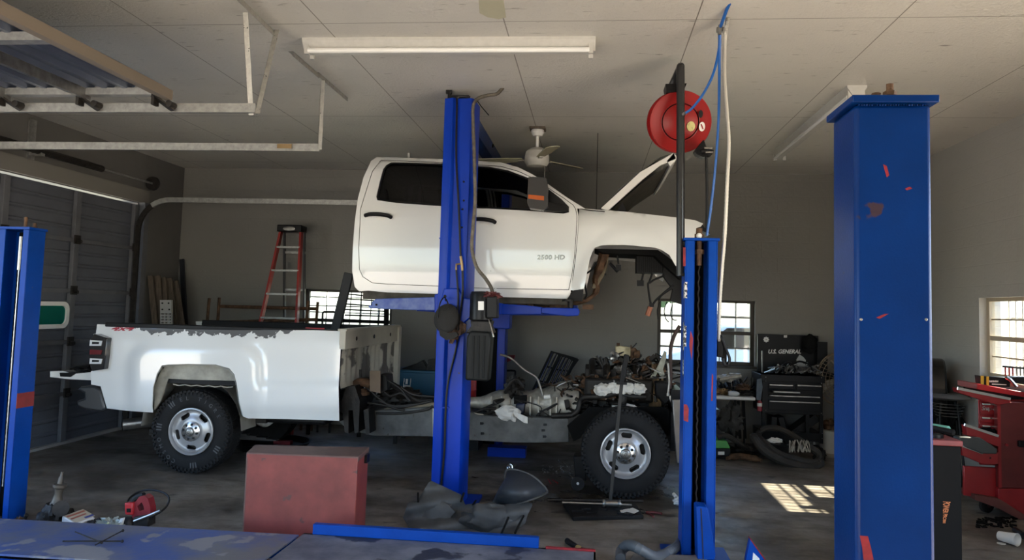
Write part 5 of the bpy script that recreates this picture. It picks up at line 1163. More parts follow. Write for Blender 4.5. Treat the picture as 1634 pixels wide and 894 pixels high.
t = thing('switch_box', 'black switch box with looped cable on the right side of the far blue post', 'switch box', P(1155, 580, 5.45))
b = MB(); b.slab([(1144, 542), (1154, 543), (1154, 571), (1144, 570)], 5.42, .08); b.slab([(1153, 550), (1160, 552), (1160, 578), (1153, 577)], 5.44, .06); b.build('box', m_black, t, bevel=.006)
b = MB(); b.tube([P(1146, 532, 5.44), P(1152, 540, 5.42), P(1158, 556, 5.42), P(1164, 572, 5.42), P(1162, 582, 5.42), P(1156, 582, 5.42), P(1154, 572, 5.42)], .010, 8, smooth=5); b.build('cable', m_black, t)
# ---------------------------------------------------------------- things on the floor
m_boxred = mat('faded red steel box', (.25, .05, .04), .5, var=.4, vs=4, bump=.12, bs=14, spots=((.10, .04, .035), 7, .66))
m_boxtop = mat('brown dusty box top', (.14, .08, .07), .6, var=.4, vs=6)
rb = thing('steel_cabinet', 'faded red steel box standing on the floor before the truck frame', 'box', F(480, 850))
hz = .585
FL, FR, BR, BL = F(385, 726, hz), F(571, 729, hz), F(588, 714, hz), F(408, 710, hz)
FL.y = (FL.y+5.30)/2; 
b = MB(); b.prism([Vector((q.x, q.y, 0)) for q in (FL, FR, BR, BL)], (0, 0, hz-.012)); b.build('body', m_boxred, rb, bevel=.006)
ctr = (FL+FR+BR+BL)/4
b = MB(); b.prism([Vector((ctr.x+(q.x-ctr.x)*1.012, ctr.y+(q.y-ctr.y)*1.02, hz-.035)) for q in (FL, FR, BR, BL)], (0, 0, .035)); b.build('lid', [m_boxtop], rb, bevel=.004)
b = MB(); b.prism([Vector((q.x, q.y-.004, hz-.035)) for q in (FL, FR)]+[Vector((q.x, q.y+.002, hz-.035)) for q in (FR, FL)], (0, 0, .024)); b.build('lid_rim', m_boxred, rb)
b = MB(); b.prism([Vector((FL.x-.035, FL.y+.06, 0)), Vector((FL.x-.003, FL.y-.003, 0)), Vector((FL.x+.01, FL.y+.004, 0)), Vector((FL.x-.03, FL.y+.08, 0))], (0, 0, hz-.02)); b.build('side_flange', m_boxtop, rb)
d_ = (BR-FR).normalized()
b = MB(); b.box(FR+d_*.26+Vector((.012, 0, -.06)), (.02, .07, .06)); b.build('latch', m_black, rb)
MB().box(ctr+Vector((.05, .12, .012)), (.16, .04, .02)).build('wooden_wedge', m_redp, label='small red wedge lying behind the top of the faded red box', cat='wedge') if False else None
# plastic inner liner
gl = thing('fender_liner', 'crumpled grey plastic wheel liner lying on the floor at the foot of the blue post', 'fender liner', F(745, 850))
def lin(x, y): 
    r_ = (850-y)/100
    return P(x, y, 5.62+.28*r_+.05*sin(x*.045)+.035*sin(y*.16+x*.03)+.05*abs(sin(x*.021+1))-.035*noise.noise(Vector((x*.03, y*.03, 1))))
b = MB(); b.panel([(655, 849), (650, 838), (643, 826), (648, 812), (652, 802), (666, 800), (672, 790), (684, 770), (688, 768), (735, 790), (742, 806), (757, 804), (772, 812), (790, 812), (804, 806), (840, 800), (850, 806), (842, 822), (838, 836), (818, 852), (740, 850)], [], lin, (0, .012, 0), 5); b.build('shell', m_grayp, gl, smooth=60)
def bowl(x, y):
    u = (x-828)/44; v = (y-782)/34; return P(x, y, 5.86-.22*max(0, 1-u*u-v*v)+.1*u*0+.12*sm(0, 1, (812-y)/60))
b = MB(); b.panel([(786, 812), (785, 802), (796, 780), (806, 764), (808, 751), (822, 750), (846, 758), (862, 770), (872, 782), (870, 788), (846, 798), (815, 806)], [], bowl, (0, .012, 0), 5); b.build('arch_flap', mat('blue grey plastic', (.022, .027, .035), .5, var=.3, bump=.15), gl, smooth=60)
b = MB(); b.tube([bowl(x, y) for x, y in ((806, 764), (808, 751), (822, 750), (846, 758), (862, 770), (872, 782), (870, 788), (846, 798), (815, 806), (786, 812))], .010, 6, smooth=3); b.build('edge_lip', m_grayp, gl)
b = MB(); 
for x0, y0, x1, y1 in ((668, 800, 668, 786), (736, 800, 741, 786), (755, 805, 760, 798), (800, 852, 812, 824), (822, 850, 836, 822)): b.tube([lin(x0, y0)+Vector((0, -.02, 0)), lin(x1, y1)+Vector((0, -.02, 0))], .008, 6)
b.build('clip', m_blackm, gl)
b = MB(); b.lump(lin(690, 822)+Vector((0, .04, 0)), .13, .25, 2.5, (1.2, .5, .8), seed=5); b.lump(lin(780, 830)+Vector((0, .05, 0)), .14, .2, 2.5, (1.6, .5, .7), seed=8); b.build('moulded_bulge', m_grayp, gl, smooth=60)
# open tool case, slide hammer, bars
tc = thing('tool_case', 'open black tool case lying on the floor in front of the front wheel', 'tool case', F(965, 825))
q = [F(895, 808), F(1015, 812), F(1028, 828), F(914, 830)]
b = MB(); b.prism([F(898, 808), F(1015, 810), F(1027, 829), F(914, 832)], (0, 0, .035)); b.build('tray', m_dark, tc, bevel=.008)
b = MB(); rs = random.Random(4)
for k in range(9):
    t_ = rs.random(); p = F(915+95*t_, 811+rs.random()*12, .04); b.box(p, (rs.uniform(.03, .10), .02, .018), Matrix.Rotation(rs.uniform(-.4, .4), 3, 'Z'))
b.build('moulded_insert', m_black, tc, bevel=.004)
b = MB(); b.prism([F(x, y, .041) for x, y in ((989, 815), (1010, 811), (1020, 816), (1012, 820), (1000, 817), (992, 820))], (0, 0, .003)); b.build('torn_label', m_whiteplastic, tc)
sh = thing('slide_hammer', 'steel slide hammer with thick sliding weight resting on the black tool case', 'slide hammer', F(965, 805, .05))
a_, c_ = F(897, 802, .06), F(1008, 806, .06)
b = MB(); b.tube([a_, c_], .009, 8); b.build('shaft', m_steel, sh)
wc = F(976, 804, .065); dx_ = (c_-a_).normalized()
b = MB(); b.lathe([(.0, -.075), (.03, -.075), (.032, -.06), (.022, -.05), (.024, .05), (.032, .06), (.03, .075), (.0, .075)], wc, dx_, 18); b.build('sliding_weight', m_steel, sh)
MB().tube([F(874, 798, .03), F(1026, 800, .03)], .014, 8).build('pry_bar', m_grime, label='dark rusty bar lying on the floor behind the slide hammer', cat='pry bar')
t = thing('leaning_bar', 'flat dark pry bar leaning diagonally across the front wheel with a black handle', 'pry bar', F(974, 800, .0))
pA, pB, pC = P(974, 798, 6.62), P(992, 612, 6.72), P(1000, 566, 6.74)
b = MB(); b.beam(pA, pB, .03, .012, (0, 1, 0)); b.build('blade', mat('dull dark steel', (.03, .028, .026), .5, .4, var=.3), t, bevel=.003)
b = MB(); b.beam(pB, pC, .045, .03, (0, 1, 0)); b.build('handle', m_dark, t, bevel=.008)
b = MB(); b.box(pB, (.09, .04, .02)); b.build('guard', m_dark, t)
for (x0, y0, x1, y1, l_, r_) in ((1020, 813, 1030, 824, 'pair of small pliers on the floor right of the tool case', .008),):
    t = thing('pliers', l_, 'pliers', F(1030, 818)); b = MB(); b.tube([F(1018, 815, .015), F(1030, 818, .015)], .010, 7); b.build('jaw', m_steel, t)
    for q in ([F(1030, 818, .012), F(1038, 821, .012), F(1043, 825, .012)], [F(1030, 818, .012), F(1044, 818, .012), F(1056, 820, .012)]): b = MB(); b.tube(q, .009, 7, smooth=3); b.build('handle', mat('dark red grips', (.12, .015, .015), .5), t)
b = MB(); t = thing('small_hammer', 'short black handled tool lying on the floor near the bottom centre', 'hand tool', F(915, 868)); b.cyl(F(905, 863, .02), F(921, 874, .02), .02, 10); b.build('handle', m_dark, t); b = MB(); b.cyl(F(921, 874, .02), F(925, 876, .02), .019, 10); b.build('end_cap', mat('dull yellow', (.35, .24, .08), .6), t)
b = MB(); b.cyl(F(927, 877, .015), F(942, 880, .015), .014, 8); b.build('rubber_bushing', m_rubber, label='short piece of black rubber beside the black handled tool', cat='rubber piece')
t = thing('work_light', 'small silver lamp head on the floor behind the plastic liner', 'lamp', F(815, 745)); b = MB(); b.lathe([(.0, 0), (.012, 0), (.018, .03), (.032, .06), (.03, .06), (.0, .05)], F(817, 746, .03), (-.3, -1, .2), 18); b.build('reflector', m_chrome, t); b = MB(); b.cyl(F(817, 746, .03), F(822, 742, .03), .015, 8); b.build('body', m_steel, t)
for (x0, y0, x1, y1, l_) in ((892, 735, 905, 743, 'chrome wrench lying on the floor left of the front wheel, upper one'), (900, 752, 914, 763, 'chrome wrench lying on the floor left of the front wheel, lower one')):
    b = MB(); a_, c_ = F(x0, y0, .008), F(x1, y1, .008); b.tube([a_, c_], .006, 6); b.lathe([(.008, -.004), (.016, -.004), (.016, .004), (.008, .004)], c_, n=12, closed=True); b.lathe([(.006, -.004), (.013, -.004), (.013, .004), (.006, .004)], a_, n=12, closed=True); b.build('wrench', m_chrome, label=l_, cat='wrench')
for i, (x0, y0, x1, y1) in enumerate(((875, 765, 879, 772), (882, 766, 890, 771))): b = MB(); b.tube([F(x0, y0, .008), F(x1, y1, .008)], .006, 6); b.build('screwdriver', m_redp, label=('short red handled driver on the oily floor, left one', 'short red handled driver on the oily floor, right one')[i], cat='screwdriver')
b = MB(); rs = random.Random(2)
for k in range(60): b.box(F(rs.uniform(865, 915), rs.uniform(743, 756), .004), (rs.uniform(.004, .018), rs.uniform(.004, .012), .006), Matrix.Rotation(rs.random()*3, 3, 'Z'))
b.build('metal_chips', m_steel, label='scattered metal bits on the oily floor left of the front wheel', cat='debris', kind='stuff')
# creeper / jack behind the wheel
t = thing('floor_jack', 'black jack with small caster wheels half hidden behind the front wheel', 'jack', F(925, 778))
b = MB(); b.slab([(915, 728), (934, 728), (936, 768), (918, 768)], 7.0, .18); b.build('body', m_black, t, bevel=.01)
b = MB(); b.cyl(P(922, 772, 6.95), P(922, 772, 7.02), .06, 18); b.build('caster', m_rubber, t); b = MB(); b.cyl(P(922, 772, 6.94), P(922, 772, 6.95), .012, 10); b.build('caster_hub', m_steel, t)
t = thing('water_bottle', 'crushed clear plastic bottle on the floor left of the far blue post', 'bottle', F(1085, 800)); b = MB(); m_cl = mat('cloudy clear plastic', (.6, .62, .62), .15)
b.lump(F(1085, 800, .035), .045, .25, 3, (1.3, .9, .8), seed=2); b.build('body', m_cl, t); b = MB(); b.cyl(F(1078, 792, .05), F(1075, 789, .055), .016, 10); b.build('cap', m_whiteplastic, t)
# left foreground: steering pump, battery box, saw
t = thing('steering_gearbox', 'black steering gear with an upright shaft standing behind the runway', 'car part', F(82, 838))
Yg = 5.25
b = MB(); b.lathe([(.0, 0), (.05, 0), (.055, .02), (.07, .03), (.07, .15), (.055, .17), (.05, .22), (.0, .22)], P(62, 829, Yg-.02), (1, .3, .12), 20); g_ = b.build('housing', m_grime, t)
b = MB(); b.lump(P(88, 818, Yg), .085, .2, 3, (1, 1, .9), seed=3); b.cyl(P(97, 812, Yg-.06), P(97, 812, Yg+.07), .055, 16); b.build('gear_case', m_grime, t)
b = MB(); b.lathe([(.0, 0), (.05, 0), (.035, .03), (.025, .08), (.032, .12), (.045, .13), (.045, .15), (.02, .155), (.017, .2), (.01, .21), (.01, .24), (.0, .24)], P(90, 806, Yg), (.12, 0, 1), 16); b.build('input_shaft', mat('dirty brown grey metal', (.13, .11, .09), .5, .5, var=.4), t)
b = MB(); b.cyl(P(38, 832, Yg), P(42, 822, Yg), .012, 8); b.cyl(P(41, 824, Yg), P(43, 822, Yg), .016, 8); b.build('bolt', m_grime, t)
b = MB(); b.lump(F(30, 836, .04), .04, .4, 3, seed=9); b.build('rusty_nut', m_rust, label='small rusty part beside the far left blue post on the floor', cat='car part')
bx = thing('cardboard_box', 'small white box with red and blue print, behind the left runway', 'box', F(122, 838))
Yk = 5.2
pts = [(97, 826), (103, 821), (135, 811), (152, 824), (125, 838), (98, 838)]
b = MB(); A = P(99, 824, Yk); Bq = P(133, 812, Yk+.16); Cq = P(152, 827, Yk+.05); Dq = P(118, 840, Yk-.1)
Dq = P(121, 837, Yk-.08)
b.prism([A, Bq, Cq, Dq], (-.01, .01, -.075)); b.build('carton', m_whiteplastic, bx, bevel=.006)
b = MB(); n_ = (Bq-A).cross(Dq-A).normalized(); n_ = n_ if n_.z > 0 else -n_
def on_(u, v, d=.001): return A+(Bq-A)*u+(Dq-A)*v+n_*d
for (u0, u1, v0, v1, mm, nm) in ((.04, .96, .08, .92, mat('cream print', (.55, .48, .35), .6), 'printed_top'), (.08, .9, .18, .30, mat('red print', (.4, .12, .08), .6), 'print_line'), (.08, .8, .45, .56, mat('red print', (0, 0, 0)), 'print_line'), (.55, .95, .72, .86, mat('blue print', (.05, .07, .25), .6), 'print_line')):
    b = MB(); d0 = .001 if nm == 'printed_top' else .003; b.prism([on_(u0, v0, d0), on_(u1, v0, d0), on_(u1, v1, d0), on_(u0, v1, d0)], n_*.001); b.build(nm, mm, bx, smooth=0)
b = MB(); rs = random.Random(8)
for k in range(7): b.lump(F(150+k*7, 838-rs.random()*4, .03), .035, .5, 3, (1.2, 1, .8), n=8, seed=k)
b.build('greasy_rag', m_grime, label='heap of greasy black rag between the white box and the red saw', cat='rag')
b = MB(); b.lump(F(178, 838, .04), .07, .5, 4, (1.4, .9, .6), seed=6); b.build('plastic_bag', mat('crumpled clear bag', (.28, .30, .26), .3, spots=((.5, .6, .35), 25, .6)), label='crumpled clear plastic bag beside the red band saw', cat='bag', smooth=60)
bs = thing('band_saw', 'red cordless band saw standing on the floor with a black cord loop', 'saw', F(222, 840))
Yv = 5.22; m_sr = mat('dark red tool shell', (.20, .012, .02), .4, var=.3)
b = MB(); b.slab([(198, 803), (212, 803), (211, 823), (199, 822)], Yv-.05, .1); b.build('battery', mat('bright red battery', (.35, .015, .02), .4), bs, bevel=.008)
b = MB(); b.slab([(202, 812), (208, 812), (208, 818), (202, 818)], Yv-.055, .01); b.build('battery_contact', m_black, bs)
b = MB(); b.panel([(211, 808), (222, 793), (230, 791), (236, 796), (240, 812), (240, 824), (236, 834), (214, 838), (210, 822)], [[(219, 808), (226, 802), (229, 808), (230, 814), (222, 816)]], lambda x, y: P(x, y, Yv-.03), (0, .07, 0), 4); b.build('handle_frame', m_sr, bs, bevel=.006)
b = MB(); b.tube([P(210, 806, Yv), P(218, 795, Yv), P(230, 791, Yv)], .024, 10, smooth=4); b.build('grip', m_dark, bs)
b = MB(); b.lathe([(.0, 0), (.05, 0), (.05, .09), (.03, .11), (.0, .11)], P(196, 836, Yv), (1, -.2, .1), 18); b.slab([(212, 826), (236, 822), (236, 842), (212, 842)], Yv-.06, .1); b.build('gear_case', m_grime, bs, bevel=.008)
b = MB(); b.tube([P(214, 832, Yv-.06), P(240, 822, Yv-.07), P(256, 815, Yv-.06)], .010, 8); b.build('blade_guard', m_steel, bs)
b = MB(); b.slab([(186, 842), (192, 828), (197, 827), (193, 842)], Yv-.08, .02); b.build('base_plate', m_whiteplastic, bs)
b = MB(); b.tube([P(203, 803, Yv), P(208, 794, Yv+.05), P(222, 785, Yv+.1), P(242, 782, Yv+.1), P(262, 787, Yv+.08), P(270, 796, Yv+.05), P(266, 808, Yv+.02), P(255, 818, Yv-.02), P(240, 826, Yv-.05)], .007, 8, smooth=6); b.build('cord', m_black, bs)
for i, (p0, p1) in enumerate((((100, 864), (195, 864)), ((120, 849), (162, 866)), ((152, 870), (196, 847)))):
    t_ = MB(); a_, c_ = F(*p0, zr+.012+.006*i), F(*p1, zr+.012+.006*i); t_.tube([a_, c_], .004, 6)
    t_.sphere(c_, .009, 6); t_.build('thin_rod', m_grime, label=('thin dark rod lying level across the crossed rods on the blue runway', 'short pale rod of the crossed rods on the blue runway', 'thick dark rod of the crossed rods slanting up right on the runway')[i], cat='rod', group=None)
# right side: black cabinet, red chest, cup
cb = thing('cabinet', 'black cabinet with worn red top standing half behind the large blue post', 'cabinet', (2.35, 5.05, 0))
xa = P(1490, 800, 5.0).x; xb = P(1535, 800, 5.0).x; ztop = P(1515, 712, 5.0).z
b = MB(); b.bb((xa-.25, 5.0, 0), (xb, 5.45, ztop)); b.build('body', m_blackm, cb, bevel=.008)
b = MB(); b.bb((xa-.26, 4.99, ztop), (xb+.008, 5.46, ztop+.035)); b.build('top', mat('worn dull red', (.22, .04, .04), .6, var=.4), cb, bevel=.006)
b = MB(); bz = P(1509, 818, 5.0); 
text(b, 'POWER PROBE', .034, lambda x, y, z: Vector((bz.x-.018+(y+.012)*(1.15-x*6), 4.997-z*.01, bz.z-x*.62)), ext=.01, spacing=.9, bold=.02); b.build('lettering', mat('orange lettering', (.42, .12, .03), .5), cb, smooth=0, label='orange red lettering running down the cabinet front')
t = thing('socket_tray', 'dark tools and a green bottle lying on the worn red cabinet top', 'tools', P(1510, 700, 5.2)) if False else None
ztp = ztop+.035
b = MB(); b.lathe([(.0, 0), (.05, 0), (.05, .02), (.0, .02)], (xa+.05, 5.1, ztp), n=20); b.build('round_tin', m_black, label='round black lid on the worn red cabinet top', cat='lid')
b = MB(); b.tube([(xa+.06, 5.4, ztp+.02), (xa+.14, 5.3, ztp+.025), (xa+.21, 5.2, ztp+.02)], .02, 8); b.build('ratchet', m_dark, label='dark ratchet tool lying on the worn red cabinet top', cat='tool')
b = MB(); b.tube([(xa+.10, 5.42, ztp+.03), (xa+.20, 5.25, ztp+.03)], .024, 10); b.build('green_bottle', mat('pale green plastic', (.15, .40, .32), .4), label='pale green bottle lying on the worn red cabinet top', cat='bottle')
b = MB(); b.lathe([(.0, 0), (.05, 0), (.05, .12), (.03, .14), (.03, .17), (.0, .17)], (xa-.02, 5.36, ztp), n=16); b.build('blue_can', mat('sky blue plastic', (.06, .25, .55), .4), label='blue plastic bottle upright beside the large blue post', cat='bottle')
# red tool chest
YT = 7.05
rc = thing('tool_chest', 'large red rolling tool chest with open drawers under the right window', 'tool chest', (3.35, 7.2, 0))
m_rd = mat('dark red door', (.15, .02, .022), .45, var=.35, vs=4, bump=.05)
zc0 = .13
xL_ = P(1556, 640, YT+.05).x; xD = P(1592, 640, YT-.3).x
zb0, zb1 = P(1560, 742, YT).z, P(1560, 628, YT).z; xK = P(1560, 640, YT+.36).x
b = MB(); b.prism([(xL_, YT, zb0), (3.765, YT, zb0), (3.765, YT+.36, zb0), (xK, YT+.36, zb0)], (0, 0, zb1-zb0)); body = b.build('body', m_red, rc, bevel=.008)
# side locker hung on the near flank
YK = YT-.09; b = MB(); zA, zB = P(1600, 779, YK).z, P(1600, 641, YK).z
xA = P(1593, 700, YK).x; b.bb((xA, YK, zA), (3.765, YT-.02, zB)); lk = b.build('side_locker', m_rd, rc, bevel=.008)
b = MB(); b.bb((xA-.004, YK-.004, zA), (xA+.02, YK+.01, zB)); b.cyl((xA+.06, YK-.005, (zA+zB)/2), (xA+.06, YK-.02, (zA+zB)/2), .012, 10); b.build('door_edge', m_red, lk)
b = MB(); b.slab([(1627, 704), (1636, 704), (1636, 715), (1627, 714)], YK-.04, .04); b.build('handle', m_black, lk, bevel=.006)
b = MB(); b.slab([(1593, 780), (1640, 780), (1640, 826), (1593, 799)], YK+.0, .25); b.build('lower_skirt', m_red, rc, bevel=.006)
b = MB(); b.slab([(1556, 790), (1594, 796), (1640, 825), (1640, 836), (1594, 812), (1556, 798)], YK-.02, .3); b.build('base_frame', mat('rusty red base', (.16, .05, .045), .6, var=.4), rc)
def drawer(y0, y1, out, px0=1556, px1=1592, tray=False, m_=m_red):
    Yd = YT-out; b = MB(); z1_, z0_ = P(1570, y0, YT).z, P(1570, y1, YT).z
    x0_ = xL_+.01; x1_ = P(px1, 660, YT).x+.0
    b.bb((x0_, Yd-.015, z0_), (x1_+.0, Yd, z1_))
    if out > .05: b.bb((x0_+.01, Yd, z0_), (x1_-.01, YT, z0_+.01)); b.bb((x0_+.01, Yd, z0_), (x0_+.02, YT, z1_-.01)); b.bb((x1_-.02, Yd, z0_), (x1_-.01, YT, z1_-.01))
    d = b.build('drawer', m_, rc, bevel=.004)
    h = MB(); h.bb((x0_+.01, Yd-.03, z1_-.022), (x1_-.01, Yd-.012, z1_-.006)); h.build('handle', m_chrome, d, bevel=.003)
    return d, Yd, x0_, x1_, z0_, z1_
for (a, c) in ((642, 661), (664, 674), (677, 685), (688, 700)): dd = drawer(a, c, 0)
dd = drawer(642, 661, .004); 
b = MB(); text(b, 'Snap-on', .05, lambda x, y, z: Vector(((dd[2]+dd[3])/2+x, YT-.024-z*.01, (dd[4]+dd[5])/2-.0+y)), ext=.02, shear=.3, spacing=.85); b.build('badge', m_chrome, dd[0], smooth=0, label='chrome script badge')
b = MB(); b.cyl((xL_+.1, YT-.0, P(1572, 667, YT).z), (xL_+.1, YT-.02, P(1572, 667, YT).z), .01, 10); b.build('lock', m_gold, rc)
# pulled-out drawers and the hanging lower door
def pulled(front, edge, Yd, dep):
    b = MB(); b.slab(front, Yd, dep); d = b.build('drawer', m_red, rc, bevel=.003)
    h = MB(); h.beam(P(*edge[0], Yd-.006), P(*edge[1], Yd-.006), .022, .014, (0, 1, 0)); h.build('handle', m_chrome, d); return d
d_ = pulled([(1528, 620), (1612, 637), (1612, 643), (1593, 647), (1530, 627)], ((1528, 620), (1612, 637)), YT-.13, .1)
b = MB(); b.slab([(1540, 618), (1634, 634), (1634, 638), (1612, 638), (1540, 622)], YT-.03, .03); b.build('drawer_inside', m_blackm, d_)
pulled([(1541, 679), (1593, 697), (1593, 713), (1543, 695)], ((1539, 678), (1593, 696)), YT-.10, .08)
d_ = pulled([(1535, 712), (1568, 724), (1593, 722), (1593, 741), (1568, 741), (1536, 727)], ((1535, 711), (1568, 723)), YT-.14, .12)
b = MB(); b.cyl(P(1580, 731, YT-.142), P(1580, 731, YT-.14), .008, 8); b.build('hole', m_black, d_)
b = MB(); b.slab([(1538, 744), (1593, 747), (1593, 797), (1538, 791)], YT-.04, .03); b.build('lower_door', m_red, rc, bevel=.006)
b = MB(); b.slab([(1559, 612), (1640, 627), (1640, 636), (1559, 622)], YT-.03, .36); b.build('top_tray', m_red, rc, bevel=.006)
zt_ = P(1600, 622, YT).z
b = MB(); c_ = F(1571, 805, .07); c_.z = .07; c_.y = 7.2 if False else c_.y
b.lathe([(.0, 0), (.045, 0), (.065, .005), (.065, .035), (.045, .04), (.0, .04)], c_, (.35, -1, 0), 28); cw = b.build('caster', m_rubber, rc); b = MB(); b.cyl(c_+Vector((.002, -.0, 0)), c_+Vector((.016, -.045, 0)), .018, 12); b.beam(c_+Vector((.0, -.03, .0)), c_+Vector((0, 0, .11)), .03, .012); b.build('caster_fork', m_chrome, cw)
ztt = zt_
t = thing('drawer_liner', 'folded grey rubber mat lying in the lowest open red drawer', 'mat', F(1560, 715, .45)); 
b = MB(); b.slab([(1529, 700), (1532, 697), (1565, 699), (1592, 717), (1591, 725), (1566, 724), (1545, 716), (1530, 708)], YT-.16, .10); b.build('mat', mat('grey rubber mat', (.06, .07, .075), .5, var=.3), t, bevel=.008)
b = MB(); b.lump(P(1577, 689, YT-.03), .05, .4, 3, (1.6, 1, .6), seed=3); b.build('black_glove', m_blackm, label='black glove lying in the middle open red drawer', cat='glove')
t = thing('parts_box', 'small black and yellow box lying on top of the red tool chest', 'box', P(1590, 618, 7.1))
b = MB(); b.slab([(1564, 600), (1612, 603), (1612, 618), (1566, 616)], 7.1, .1); b.build('carton', m_black, t, bevel=.003); b = MB(); b.slab([(1574, 601), (1578, 601), (1578, 616), (1574, 616)], 7.097, .003); b.slab([(1565, 600), (1570, 600), (1570, 615), (1565, 615)], 7.097, .003); b.build('yellow_band', mat('yellow print', (.6, .38, .03), .5), t)
b = MB()
for k in range(9): b.slab([(1579+k*1.6, 607+(k % 3)*.5), (1579.9+k*1.6, 607+(k % 2)*.6), (1579.9+k*1.6, 610.2), (1579+k*1.6, 610.2)], 7.097, .002)
b.build('print_marks', m_whiteplastic, t, smooth=0)
b = MB(); b.slab([(1583, 612.5), (1606, 613.5), (1606, 615), (1583, 614)], 7.097, .002); b.build('small_print', m_whiteplastic, t)
t = thing('wrench_rack', 'red rack of wrench handles on the red chest in front of the window', 'tool rack', P(1620, 605, 7.05))
b = MB(); b.tube([P(1600, 585, 7.05), P(1634, 588, 7.05)], .008, 6); b.slab([(1615, 602), (1640, 602), (1640, 612), (1615, 612)], 7.04, .08); b.build('rail', m_black, t)
for k in range(6):
    b = MB(); x = 1604+k*6; b.tube([P(x, 585, 7.05), P(x+.5, 600, 7.05)], .007, 6); b.build('wrench', m_redp if k < 3 else m_steel, t)
b = MB(); b.tube([P(1605, 602, 6.98), P(1612, 606, 6.98), P(1622, 617, 6.98)], .014, 8); b.build('ratchet', m_chrome, label='chrome ratchet lying on the edge of the red tool chest', cat='tool')
cu = thing('paper_cup', 'white paper cup lying on its side on the floor at lower right', 'cup', F(1610, 862)); ca_ = F(1594, 855, .045); cb_ = F(1624, 862, .05)
b = MB(); b.lathe([(.0, 0), (.033, 0), (.045, .13), (.048, .132), (.046, .135), (.042, .13), (.031, .004)], ca_, (cb_-ca_), 28); b.build('cup', m_whiteplastic, cu)
b = MB(); b.tube([F(1620, 846, .03), F(1634, 856, .03)], .025, 10); b.build('black_tool', m_dark, label='black tool entering the frame beside the white paper cup', cat='tool')
b = MB(); b.lathe([(.0, 0), (.03, .0), (.03, .004), (.0, .004)], F(1598, 868), n=9); b.build('paper_scrap', m_cloth, label='small pale scrap on the floor left of the paper cup', cat='scrap')
b = MB(); rs = random.Random(9)
for k in range(80): b.box(F(rs.uniform(1560, 1620), rs.uniform(826, 842), .005), (rs.uniform(.01, .04), rs.uniform(.01, .03), .01), Matrix.Rotation(rs.random()*3, 3, 'Z'))
b.build('absorbent_grit', m_blackm, label='patch of black grit on the floor before the red tool chest', cat='debris', kind='stuff')
# drum fan beside the large post
df = thing('drum_fan', 'large dark round shop fan seen edge-on behind the large blue post', 'fan', (3.0, 7.9, 0))
cf = P(1486, 625, 8.4)
b = MB(); b.lathe([(.33, -.12), (.345, -.1), (.345, .1), (.33, .12), (.315, .11), (.315, -.11)], cf, (1, -.35, 0), 48, True); b.build('shroud', mat('polished black shroud', (.03, .028, .025), .2, .6), df)
b = MB(); b.lathe([(.0, .12), (.1, .13), (.2, .125), (.33, .115)], cf, (1, -.35, 0), 40); b.build('guard', m_black, df)
b = MB(); b.bb((cf.x-.25, cf.y-.1, 0), (cf.x+.25, cf.y+.2, .05)); b.cyl((cf.x, cf.y+.1, .05), (cf.x, cf.y+.1, cf.z-.33), .03); b.build('stand', m_black, df)
t = thing('work_stool', 'grey metal stool stacked with wire racks left of the red tool chest', 'stool', (3.4, 8.05, 0)); c_ = P(1513, 634, 8.05)
b = MB(); b.lathe([(.0, .03), (.15, .03), (.2, 0), (.15, -.02), (.0, -.02)], c_, n=28); b.build('seat', mat('grey pan', (.20, .20, .20), .4, .6), t)
b = MB()
for k in range(5): b.tube(circ_path(c_+Vector((0, 0, -.06-.03*k)), .15-.01*k, (0, 0, 1)), .004, 5, cap=False)
b.build('wire_basket', m_steel, t)
for k in range(4): 
    b = MB(); a = k*pi/2+.5; b.tube([c_+Vector((.1*cos(a), .1*sin(a), -.05)), Vector((c_.x+.18*cos(a), c_.y+.18*sin(a), 0))], .012, 7); b.build('leg', m_dark, t)
b = MB(); b.lump(P(1508, 664, 8.2), .16, .4, 3, (1, .8, 1.3), seed=3); b.build('dark_sack', m_blackm, label='dark sack hanging below the grey stool beside the large blue post', cat='sack')
# ---------------------------------------------------------------- back wall: rolling cart, table, fan, piles
YU = 9.55
uc = thing('tool_cart', 'black rolling tool cart with raised back lid against the rear wall', 'tool cart', (2.45, 9.75, 0))
m_cart = mat('black tool cart paint', (.004, .004, .005), .4, spec=.2)
X0, X1 = P(1216, 620, YU).x, P(1313, 620, YU).x; zT = P(1260, 599, YU).z; zB = P(1260, 661, YU).z
b = MB(); b.bb((X0, YU, zB), (X1, YU+.5, zT)); bd = b.build('body', m_cart, uc, bevel=.006)
b = MB(); q0, q1 = P(1208, 533, YU+.5), P(1302, 533, YU+.5); b.bb((q0.x, YU+.46, zT-.3), (q1.x+.02, YU+.5, q0.z)); lid = b.build('lid', m_cart, uc, bevel=.004)
b = MB(); text(b, 'U.S. GENERAL', 12.2, lambda x, y, z: P(1251.5+x*.70, 561.5-y*.72, YU+.457-z*.0004), ext=2, shear=.25, spacing=1.0, bold=.03); b.build('lettering', mat('white lettering', (.75, .75, .72), .5), lid, smooth=0, label='white slanted lettering')
b = MB(); text(b, 'U.S. GENERAL', 6.2, lambda x, y, z: P(1247+x*.70, 604-y*.75, YU-.018-z*.0004), ext=2, shear=.25, spacing=1.0); b.build('lettering', m_steel, bd, smooth=0)
b = MB(); c_ = P(1222.5, 542, YU+.45); b.lathe([(.006, 0), (.03, 0), (.03, .004), (.006, .004)], c_, (0, -1, 0), 20, True)
for k in range(8): b.box(c_+Vector((cos(k*pi/4)*.028, -.003, sin(k*pi/4)*.028)), (.014, .004, .014))
b.build('round_sticker', m_whiteplastic, lid)
b = MB(); b.slab([(1251, 535), (1256, 535), (1256, 539), (1251, 539)], YU+.455, .004); b.build('latch_slot', m_steel, lid)
